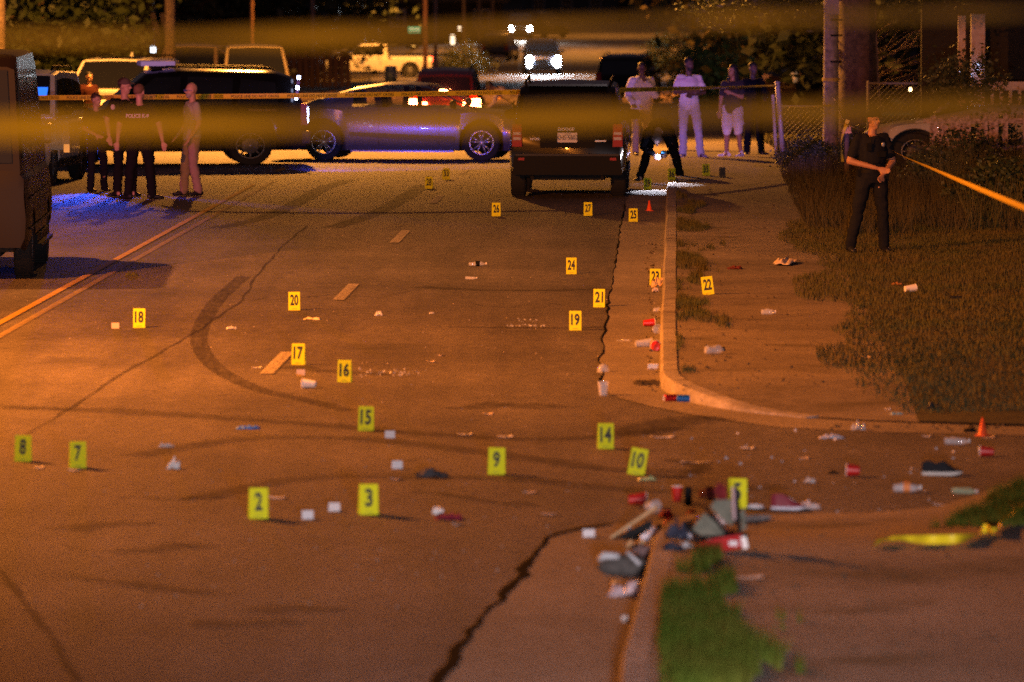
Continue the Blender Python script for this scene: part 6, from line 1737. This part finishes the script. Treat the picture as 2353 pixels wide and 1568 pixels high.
# ================================================================== POLES, FENCES, HOUSES, SIGN, TAPES
def pole(px, wpx, ybase, dist, label, lean=0.0, h=9.0, top=None, m=None, group=None):
    s = F/dist; d = wpx/s
    b = at(px, ybase, dist); b.z = min(b.z, g(dist)+0.3)
    t = thing('utility_pole', label, 'pole', (b.x, dist, b.z), 0, group)
    mb = MB(); pts = [(lean*z/h, 0, z) for z in (-0.5, 0, 1, 2, 3.5, 5, 7, h)]
    mb.tube(pts, [d/2*1.06, d/2*1.03, d/2, d/2*.98, d/2*.97, d/2*.95, d/2*.92, d/2*.85], 12)
    mb.build('shaft', m or M_POLE, t, smooth=True)
    MB().box((lean*.95, 0, h-0.6), (1.8, 0.09, 0.11)).build('cross_arm', M_POLE, t)
    return t
pole(3, 22, 150, 140, 'wooden utility pole cut by the left edge', h=8)
pole(391, 25, 160, 150, 'thick wooden utility pole left of centre behind the brown suv')
pole(579, 9, 110, 240, 'thin utility pole behind the tan suv')
pole(719, 10, 185, 265, 'thin reddish pole right of the parked suvs, left of the pickup')
pole(977, 11, 165, 250, 'greenish pole just right of the small green street sign')
pole(1001, 9, 165, 262, 'brownish pole next to the greenish pole')
pole(1066, 8, 120, 330, 'thin pole with a lit window strip beside it')
pole(1101, 8, 110, 350, 'thin pole left of the farthest headlights')
pole(1132, 7, 90, 370, 'thinnest pole nearest the farthest headlights')
pl = pole(1909, 36, 285, 112, 'thick grey utility pole on the right with purple light on its edge', lean=0.0, m=mat('grey_pole', (0.26, 0.22, 0.20), 0.85, nscale=12, namt=0.35, bump=0.8), h=9)
for zz, px in ((2.05, 1), (1.55, 1), (2.35, 1)):
    MB().tube([(-0.02, -.16, zz), (0.2, -.2, zz)], 0.018, 6).build('step_bolt', M_TRIM, pl)
MB().box((0.02, -.165, 2.62), (0.24, 0.02, 0.34)).build('pole_plate', mat('plate_pinkgrey', (0.32, 0.26, 0.26), 0.7), pl)
MB().tube([(0, 0, 1.18), (0, 0, 1.24)], 0.165, 14).build('tape_wrap', mat('tape_yellow_dull', (0.5, 0.35, 0.05), 0.6), pl)
# big trunk right of the pole
tt = thing('large_tree', 'thick reddish tree trunk right of the grey utility pole', 'tree', (at(1972, 300, 116).x, 116, g(116)+.1))
mb = MB(); mb.tube([(0, 0, -.3), (0.0, 0, .4), (0, 0, 1.5), (-.05, 0, 3), (-.1, 0, 5), (0, 0, 7)], [.62, .48, .40, .38, .34, .2], 16)
mb.tube([(0.1, 0, 3.2), (1.2, 0, 4.6), (2.6, 0.3, 5.6)], [.2, .14, .06], 8); mb.tube([(-.1, 0, 3.6), (-1.3, .2, 5.0), (-2.4, .3, 5.9)], [.2, .13, .05], 8)
mb.build('trunk', M_BARK, tt, smooth=True)
o = bpy.data.objects.new('crown', tree_meshes[1][0]); col.objects.link(o); o.parent = tt; o.location = (0, 0, 2.4); o.scale = (.9, .9, .8)
# low branches hanging across the top right
for i, (px, py, d, s_, lb) in enumerate([(2250, -5, 92, .30, 'leafy branch hanging in at the top right edge'), (2120, 10, 100, .34, 'leafy branch hanging over the dark yard'), (1800, 30, 118, .45, 'leafy branch hanging left of the utility pole'), (1690, 60, 124, .40, 'leafy branch hanging over the street tree')]):
    p = at(px, py, d)
    o = bpy.data.objects.new('hanging_branch', bush_meshes[i % 3]); col.objects.link(o); o.location = (p.x, d, p.z); o.scale = (s_*1.6, s_, s_); tag(o, lb, 'branch')
# bare twigs before the pale car
mb = MB(); p0 = at(2120, 150, 125)
for k in range(34):
    x = rng.uniform(-1.6, .8); z = rng.uniform(-.55, .4)
    mb.tube([(x, 0, z), (x+.4, rng.uniform(-.2, .2), z+rng.uniform(.1, .35)), (x+rng.uniform(.5, 1.1), 0, z+rng.uniform(.2, .7))], [.018, .012, .006], 4)
    
tag(mb.build('bare_shrub', M_BARK, loc=p0), 'bare twiggy shrub in front of the pale greenish car', 'shrub')

# street sign
p = at(952, 69, 246)
sg = thing('street_sign', 'small green street name sign left of the twin poles', 'sign', (p.x, 246, g(246)))
hz = p.z-g(246)
MB().tube([(0.45, .05, 0), (0.45, .05, hz+.1)], .03, 8).build('sign_post', M_CHROME, sg)
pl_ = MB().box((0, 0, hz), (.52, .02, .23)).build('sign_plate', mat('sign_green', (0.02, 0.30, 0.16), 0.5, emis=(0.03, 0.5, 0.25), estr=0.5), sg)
me = text_mesh('6TH AVE', 0.15, 0.002, 0.004, 0.72)
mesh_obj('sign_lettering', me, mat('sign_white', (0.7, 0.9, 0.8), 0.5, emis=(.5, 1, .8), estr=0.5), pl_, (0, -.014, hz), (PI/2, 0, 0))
# traffic drum / barrel
p = gp(898, 188)
br = thing('litter_barrel', 'blue-grey ribbed barrel in front of the white pickup', 'barrel', at(898, 188, 200))
br.location.z = at(898, 190, 200).z
MB().lathe([(0, 0), (.20, 0), (.21, .04), (.20, .12), (.215, .16), (.20, .2), (.20, .38), (.215, .42), (.20, .46), (.205, .52), (.17, .56), (0, .57)], 20).build('drum', mat('barrel_blue', (0.16, 0.22, 0.26), 0.45, 0.4), br, smang=30)
for k in range(10):
    a = k*PI/5
    MB().box((math.cos(a)*.208, math.sin(a)*.208, .28), (.012, .03, .2), rz=a).build('stripe', mat('barrel_grey', (0.42, 0.46, 0.48), 0.4), br)
# lit bits in the distance: windows, lamps
def glow(nm, px, py, d, w, h, c, st, label, cat='light'):
    p = at(px, py, d)
    t = thing(nm, label, cat, p)
    MB().box((0, 0, 0), (w, .06, h)).build('lit_panel', mat('lit_%s' % nm+str(st)+str(c[0]), c, 0.5, emis=c, estr=st), t)
    MB().box((0, .05, 0), (w*1.5, .04, h*1.3)).build('housing', M_TRIM, t)
glow('porch_light', 1040, 92, 345, .22, .55, (1, .72, .45), 3, 'narrow lit doorway light right of the twin poles')
glow('porch_light', 1056, 66, 345, .14, .2, (1, .7, .4), 3, 'small lamp above the narrow lit doorway light')
glow('wall_light', 352, 114, 190, .15, .18, (.75, .9, 1), 4, 'small white-blue lamp left of the thick utility pole', 'lamp')
glow('yard_light', 2092, 206, 140, .05, .09, (1, .6, .25), 10, 'tiny orange lamp seen through the chain-link fence', 'lamp')
for i, (x, y, w_, lb) in enumerate([(116, 130, .08, 'left'), (128, 131, .08, 'second'), (145, 127, .10, 'third'), (176, 132, .06, 'right, faint')]):
    glow('distant_lamp', x, y, 230, w_, .08, (1, .62, .30), 4 if i < 3 else 1.2, 'tiny warm distant lamp above the white suv, %s of four' % lb, 'lamp')
glow('porch_light', 948, 106, 330, .2, .12, (1, .5, .1), 1.5, 'small amber lamp above the white pickup', 'lamp')
# two slanted boards of a sign frame at upper left
p = at(372, 55, 205)
sb = thing('slanted_sign', 'slanted two-board sign frame at the top left beside the thick pole', 'sign', (p.x, 205, g(205)+.2))
for dx in (-.12, .22):
    MB().box((dx-.12, 0, p.z-g(205)-.2), (.17, .05, .75), ry=R(-14)).build('board', mat('sign_board_brown', (0.22, 0.15, 0.12), 0.8), sb)
    MB().tube([(dx, .03, 0), (dx, .03, p.z-g(205)-.3)], .04, 6).build('post', M_BARK, sb)
# dumpster-like sloped mass behind left lot: low wall
# ---- wooden fence / boards in front of the trees at the centre left
fb = thing('board_fence', 'dim board fence behind the thin reddish pole', 'fence', (at(665, 170, 255).x, 255, g(255)+.15))
M_FB = mat('dark_fence_board', (0.05, 0.035, 0.028), 0.9)
for k in range(20):
    h = rng.uniform(1.45, 1.7)
    MB().box((-2.4+k*.26, rng.uniform(-.02, .02), h/2), (.2, .03, h), ry=R(rng.uniform(-2, 2))).build('board', M_FB, fb)
for z in (.4, 1.2): MB().box((0.1, .05, z), (5.2, .05, .1)).build('rail', M_FB, fb)
# ---- houses
M_SID = mat('pale_siding', (0.08, 0.09, 0.09), 0.8, nscale=3, namt=0.2)
M_SID2 = mat('dark_siding', (0.035, 0.03, 0.028), 0.85, spec=0.2)
M_ROOFM = mat('roof_shingle', (0.07, 0.065, 0.06), 0.9, nscale=6, namt=0.3)
M_WIN = mat('dark_window', (0.01, 0.012, 0.016), 0.1)
def house(px, py, d, w, h, label, wallm, rz=0, z=None):
    p = at(px, py, d)
    b = thing('house', label, 'house', (p.x, d, z if z is not None else p.z), R(rz))
    MB().box((0, 3, h/2), (w, 6, h)).build('wall', wallm, b)
    MB().prism([(-w/2-.4, h), (w/2+.4, h), (w/2+.4, h+.12), (0, h+1.9), (-w/2-.4, h+.12)], 7.0, 'Y', -.5).build('roof', M_ROOFM, b)
    for k in range(int(h/.22)):
        MB().box((0, -.012, .15+k*.22), (w, .03, .19), rx=R(4)).build('siding_board', wallm, b)
    n = max(2, int(w/2.4))
    for k in range(n):
        x = -w/2 + w*(k+.5)/n
        if k == n//2:
            dr = MB().box((x, -.05, 1.02), (.95, .06, 2.04)).build('door', M_SID2, b)
            MB().ell((x+.36, -.1, 1.0), (.03, .03, .03), 8, 6).build('handle', M_CHROME, dr)
        else:
            f = MB().box((x, -.05, 1.55), (1.0, .08, 1.2)).build('window', mat('window_frame', (.4, .4, .4), .6), b)
            for sx in (-1, 1):
                for sz in (-1, 1): MB().box((x+sx*.22, -.10, 1.55+sz*.27), (.38, .02, .48)).build('pane', M_WIN, f)
    return b
house(1400, 52, 520, 15, 2.5, 'pale low house with dark eaves behind the bend of the road', M_SID, 2)
house(1560, 48, 548, 9, 2.6, 'dim house right of the pale low house behind the bend', M_SID2, -4)
house(1010, 100, 372, 8, 2.6, 'dim house behind the twin poles', M_SID2, 6)
house(90, 150, 232, 9, 2.6, 'dim building behind the white suv at the far left', M_SID2, 3)

# ---- right yard: porch, picket fence, chain-link fence
M_PORCH = mat('porch_paint', (0.52, 0.42, 0.43), 0.75, nscale=5, namt=0.15)
D_P = 104.0
p = at(2262, 300, D_P)
por = thing('porch', 'pinkish painted porch with square post and railing at the right edge', 'porch', (p.x, D_P, g(D_P)+.15))
def pz(y): return at(0, y, D_P).z-(g(D_P)+.15)
def pxx(x): return at(x, 0, D_P).x-p.x
MB().box((pxx(2247), 0, (pz(130)+pz(330))/2+.3), (.24, .24, pz(130)-pz(330)+.9)).build('post', M_PORCH, por)
MB().box((pxx(2219), .9, (pz(135)+pz(330))/2+.3), (.13, .13, pz(135)-pz(330)+.9)).build('post', M_PORCH, por)
MB().box((pxx(2330), 0, (pz(188)+pz(208))/2), (pxx(2400)-pxx(2255), .12, pz(188)-pz(208))).build('top_rail', M_PORCH, por)
MB().box((pxx(2330), 0, (pz(240)+pz(258))/2), (pxx(2400)-pxx(2255), .12, pz(240)-pz(258))).build('bottom_rail', M_PORCH, por)
for k in range(7):
    MB().box((pxx(2281+k*21), 0, (pz(205)+pz(243))/2), (.055, .05, pz(205)-pz(243)+.02)).build('baluster', M_PORCH, por)
MB().box((pxx(2340), 1.0, pz(262)-.06), (2.6, 2.4, .1)).build('porch_floor', M_PORCH, por)
MB().box((pxx(2360), 2.4, pz(100)), (3.4, .2, 4.2)).build('house_wall', M_SID2, por)
MB().box((pxx(2330), 1.0, pz(100)+1.1), (3.4, 3.2, .16)).build('porch_roof', M_ROOFM, por)
glow('porch_lamp', 2225, 203, 103.6, .13, .07, (1, .75, .70), 9, 'bright oval lamp on the porch post', 'lamp')
for i, (x, y) in enumerate([(2247, 150), (2245, 166), (2232, 173), (2207, 163), (2246, 158)]):
    q = at(x, y, D_P-.2)
    o = MB().ell((0, 0, 0), (.016, .016, .026), 8, 6).build('string_light', mat('string_light_blue', (.3, .4, 1), .4, emis=(.55, .65, 1), estr=5), loc=q)
    tag(o, 'small blue-white string light hanging on the porch post', 'string light', 'string lights on the porch post')
# sloping stair rail
MB().tube([(pxx(2135), -1.2, pz(262)), (pxx(2200), -.3, pz(213))], .045, 6).build('stair_rail', M_PORCH, por)
# broken picket fence
D_F = 94.0
p = at(2140, 370, D_F); fz = g(D_F)+.13
pf = thing('picket_fence', 'weathered broken picket fence with gaps and missing boards at the right', 'fence', (p.x, D_F, fz))
M_PICK = mat('peeling_pink_paint', (0.46, 0.35, 0.35), 0.9, nscale=16, c2=(0.10, 0.07, 0.055))
def fx(x): return at(x, 0, D_F).x-p.x
def fzz(y): return at(0, y, D_F).z-fz
for (x, w_, yt, yb, tilt) in [(2147, 13, 262, 372, 0), (2160, 8, 278, 360, 3), (2178, 11, 285, 350, -4), (2196, 16, 262, 372, 0), (2213, 14, 268, 350, 2), (2228, 12, 262, 345, -3), (2243, 12, 290, 345, 9), (2264, 11, 258, 368, 0), (2285, 16, 255, 372, 0), (2311, 9, 258, 352, 1), (2333, 10, 300, 345, -22), (2362, 14, 250, 370, 0)]:
    z0_, z1_ = max(0, fzz(yb+25)), fzz(yt)
    MB().prism([(-fx(2140+w_*1.45)/2, z0_), (fx(2140+w_*1.45)/2, z0_), (fx(2140+w_*1.45)/2, z1_-.05), (0, z1_), (-fx(2140+w_*1.45)/2, z1_-.05)], .025, 'Y', 0).build('picket', M_PICK, pf, loc=(fx(x), rng.uniform(-.01, .02), 0), rz=0).rotation_euler = (0, R(tilt*0.5), 0)
for y in (278, 340): MB().box((fx(2255), .035, fzz(y)), (fx(2390)-fx(2140)+.1, .04, .08)).build('rail', M_PICK, pf)
# chain-link fence with leaning corner post
D_C = 118.0
def chain(x0, x1, dd, ytop, label, h):
    a = at(x0, ytop, dd); b = at(x1, ytop, dd)
    t = thing('chain_link_fence', label, 'fence', (a.x, dd, a.z-h))
    Lx = b.x-a.x; mb = MB(); st = .11; n = int(Lx/st)
    for k in range(-int(h/st), n+1):
        x0_ = k*st; x1_ = x0_+h
        za, zb = 0.0, h; xa, xb = x0_, x1_
        if xa < 0: za = -xa; xa = 0
        if xb > Lx: zb = h-(xb-Lx); xb = Lx
        if zb <= za: continue
        mb.tube([(xa, 0, za), (xb, 0, zb)], .0035, 3, caps=False)
        mb.tube([(Lx-xa, .005, za), (Lx-xb, .005, zb)], .0035, 3, caps=False)
    o = mb.build('wire_mesh', mat('galvanised_wire', (0.16, 0.15, 0.15), 0.6, 0.3), t); o['kind'] = 'stuff'
    MB().tube([(0, 0, h), (Lx, 0, h)], .02, 8).build('top_rail', M_CHROME if False else mat('galvanised_pipe', (0.40, 0.38, 0.40), 0.45, 0.5), t)
    k = 0.0
    while k <= Lx+.01:
        MB().tube([(k, 0, 0), (k, 0, h+.05)], .028, 8).build('post', mat('galvanised_pipe', (0.40, 0.38, 0.40), 0.45, 0.5), t); k += max(1.5, Lx/2)
chain(1795, 1960, D_C, 246, 'chain-link fence between the leaning post and the utility pole', 0.75)
chain(1995, 2190, 112.0, 192, 'chain-link fence behind the officer with the orange lamp showing through', 1.0)
p = gp(1800, 372, .1)
lp = thing('fence_post', 'leaning pale metal fence post the police tape is tied to', 'post', p)
d_ = p.y; topx = at(1786, 190, d_)
MB().tube([(0, 0, 0), (topx.x-p.x, 0, topx.z-p.z)], [.045, .045], 10).build('pipe', mat('galvanised_pipe_pale', (0.42, 0.40, 0.44), 0.5, 0.3), lp, smooth=True)
MB().ell((topx.x-p.x, 0, topx.z-p.z), (.055, .055, .03), 10, 6).build('post_cap', mat('galvanised_pipe', (0.40, 0.38, 0.40), 0.45, 0.5), lp)
MB().tube([(-.12, 0.1, .05), (-.12+(topx.x-p.x)*.6, .1, 1.2)], [.03, .03], 8).build('brace', mat('galvanised_pipe_pale', (0.42, 0.40, 0.44), 0.5, 0.3), lp)
# wooden stake with knotted tape left of the officer
p = gp(1942, 418, .13)
stk = thing('wooden_stake', 'dark wooden stake left of the officer with knotted tape on top', 'stake', p)
hs = at(1942, 300, p.y).z-p.z
MB().tube([(0.03, 0, -.1), (0.02, 0, hs)], [.045, .04], 8).build('stake_shaft', M_BARK, stk)

# ---- police tapes
M_TAPE = mat('police_tape', (0.80, 0.62, 0.03), 0.42, spec=0.5, coat=0.25)
M_TAPET = mat('police_tape_ink', (0.02, 0.015, 0.01), 0.6)
def ribbon(nm, pts, w, tw, label, text=None, m=None, sub=10, group=None, zlift=0.0):
    """flat tape along a curve; tw(t) = tilt of the face away from upright, radians"""
    P_ = [Vector(p) for p in pts]
    q = [P_[0]*2-P_[1]]+P_+[P_[-1]*2-P_[-2]]
    cur = []
    for i in range(1, len(q)-2):
        for k in range(sub):
            t = k/sub; a, b, c, d = q[i-1], q[i], q[i+1], q[i+2]
            cur.append(0.5*((2*b)+(c-a)*t+(2*a-5*b+4*c-d)*t*t+(3*b-a-3*c+d)*t**3))
    cur.append(P_[-1]); n = len(cur)
    acc = [0.0]
    for a, b in zip(cur, cur[1:]): acc.append(acc[-1]+(b-a).length)
    frames = []
    for i, c in enumerate(cur):
        tg = (cur[min(n-1, i+1)]-cur[max(0, i-1)]).normalized()
        up = Vector((0, 0, 1)); up = (up-tg*up.dot(tg)).normalized(); nr = tg.cross(up)
        a = tw(acc[i]/acc[-1])
        u = up*math.cos(a)+nr*math.sin(a)
        frames.append((u, tg.cross(u).normalized()))
    V = []
    for i, c in enumerate(cur):
        u, nn = frames[i]
        for k in (-.5, -.17, .17, .5):
            V.append(c+u*(k*w)+nn*(0.0015*math.cos(k*6)))
    Fq = [(4*i+j, 4*i+j+1, 4*i+j+5, 4*i+j+4) for i in range(n-1) for j in range(3)]
    t = thing(nm, label, 'police tape', cur[0], 0, group)
    base = cur[0].copy()
    o = MB().add([v-base for v in V], Fq).build('tape_strip', m or M_TAPE, t, fix=False, smooth=True)
    if text:
        me0 = text_mesh(text, w*0.80, 0.0, 0.0012, 1.0, center=False)
        tw_ = max(v.co.x for v in me0.vertices); rep = 0.93; k = 0.93*0.86/tw_
        ymn = min(v.co.y for v in me0.vertices); ymx = max(v.co.y for v in me0.vertices)
        src = [(v.co.x*k, (v.co.y-(ymn+ymx)/2)*1.0) for v in me0.vertices]
        s0 = 0.1
        accn = np.array(acc)
        while s0+rep < acc[-1]:
            me = me0.copy(); me.name = 'lettering'
            for vtx, (x, y) in zip(me.vertices, src):
                s = s0+x; i = min(n-2, max(0, int(np.searchsorted(accn, s))-1)); f = (s-acc[i])/(acc[i+1]-acc[i])
                c = cur[i].lerp(cur[i+1], f); u = frames[i][0].lerp(frames[i+1][0], f); nn = frames[i][1].lerp(frames[i+1][1], f)
                if nn.y > 0: nn = -nn
                vtx.co = c+u*y+nn*0.004-base
            mesh_obj('lettering', me, M_TAPET, t)
            s0 += rep
        bpy.data.meshes.remove(me0)
    return t
def lin(pts, x): return float(np.interp(x, [p[0] for p in pts], [p[1] for p in pts]))
D_T = 90.0
tp = [at(x, y, dd) for x, y, dd in [(-60, 225, 96), (115, 225, 95), (380, 223, 94.5), (620, 221, 94), (820, 218.5, 94), (1020, 215, 94.5), (1200, 212, 95), (1350, 209, 96), (1480, 206, 98), (1600, 203, 101), (1700, 200, 105), (1786, 197, topx.y-.1)]]
ribbon('police_tape', tp, 0.078, lambda t: float(np.interp(t, [0, .6, .72, .85, 1], [0.1, 0.15, 0.6, 1.0, 1.15])), 'long yellow police line tape with black lettering stretched across the road', 'POLICE LINE DO NOT CROSS')
# tape from the officer's stake towards the camera at the right
tp = [at(x, y, dd) for x, y, dd in [(1944, 285, p.y-.1), (1985, 305, 83), (2060, 352, 72), (2150, 392, 60), (2250, 435, 51), (2353, 478, 45), (2480, 532, 40)]]
ribbon('police_tape', tp, 0.062, lambda t: 0.75+0.35*math.sin(t*5), 'yellow police tape running from behind the officer down to the right edge', None)
# loose end hanging from the stake
tp = [at(x, y, p.y-.15) for x, y in [(1948, 275), (1940, 300), (1934, 320), (1933, 345), (1936, 372)]]
ribbon('police_tape', tp, 0.07, lambda t: 0.4+2*t, 'short crumpled tape end hanging down the wooden stake', None)
crumple('tape_knot', 1946, 300, (0.16, 0.12, 0.2), mat('tape_orange_dull', (0.6, 0.33, 0.10), 0.6), 'knotted wad of tape on the wooden stake', 'tape knot', 70, z0=0).location = at(1946, 308, p.y-.1)
# tape between the leaning post and the utility pole
tp = [at(1786, 245, 111.5), at(1850, 248, 111.4), at(1909, 243, 111.3)]
ribbon('police_tape', tp, 0.03, lambda t: 0.8, 'thin tape strand from the leaning post to the utility pole', None)
tp = [at(1915, 225, 111.6), at(1928, 250, 108), at(1935, 268, 104), at(1944, 285, 98)]
ribbon('police_tape', tp, 0.05, lambda t: 1.0, 'thin tape strand from the utility pole down to the stake', None)
# two slack tapes close to the camera
def near_tape(ys, dd, tilt, label, w=0.075):
    tp = [at(x, y, dd+0.0006*(x-1176)) for x, y in ys]
    return ribbon('police_tape', tp, w, tilt, label, None, group=None)
near_tape([(-1300, 100), (-300, 92), (0, 86), (350, 88), (700, 84), (1050, 70), (1450, 52), (1750, 40), (2050, 34), (2353, 26), (2700, 16), (3600, 0)], 12.2,
          lambda t: -(1.24+0.06*math.sin(t*29)+0.06*math.sin(t*61+1)+max(0, t-.4)*0.35*(1+0.5*math.sin(t*97))), 'upper of two blurred yellow tapes hanging close to the camera')
near_tape([(-1300, 330), (-300, 300), (0, 293), (350, 286), (700, 283), (1050, 276), (1400, 266), (1750, 258), (2050, 250), (2353, 236), (2700, 225), (3600, 200)], 11.6,
          lambda t: -(1.08+0.10*math.sin(t*33+2)+0.06*math.sin(t*71)+0.22*max(0, t-.45)*2), 'lower of two blurred yellow tapes hanging close to the camera')
# crumpled tape lying on the near sidewalk
g_ = [(2010, 1254), (2045, 1246), (2090, 1250), (2140, 1246), (2200, 1248), (2240, 1236), (2262, 1222), (2285, 1232), (2300, 1210), (2325, 1192), (2353, 1172), (2420, 1130)]
tp = []
for i, (x, y) in enumerate(g_):
    q = gp(x, y, .14); u_, v_ = uv(q); q = gp(x, y, nh(u_, v_)+.02); q.z += 0.010+0.02*((i*37) % 5)/4; tp.append(q)
ribbon('police_tape', tp, 0.058, lambda t: 0.55+0.45*math.sin(t*37), 'crumpled yellow tape lying on the near sidewalk at the right edge', None, m=mat('police_tape_fresh', (0.85, 0.70, 0.02), 0.45), sub=6)
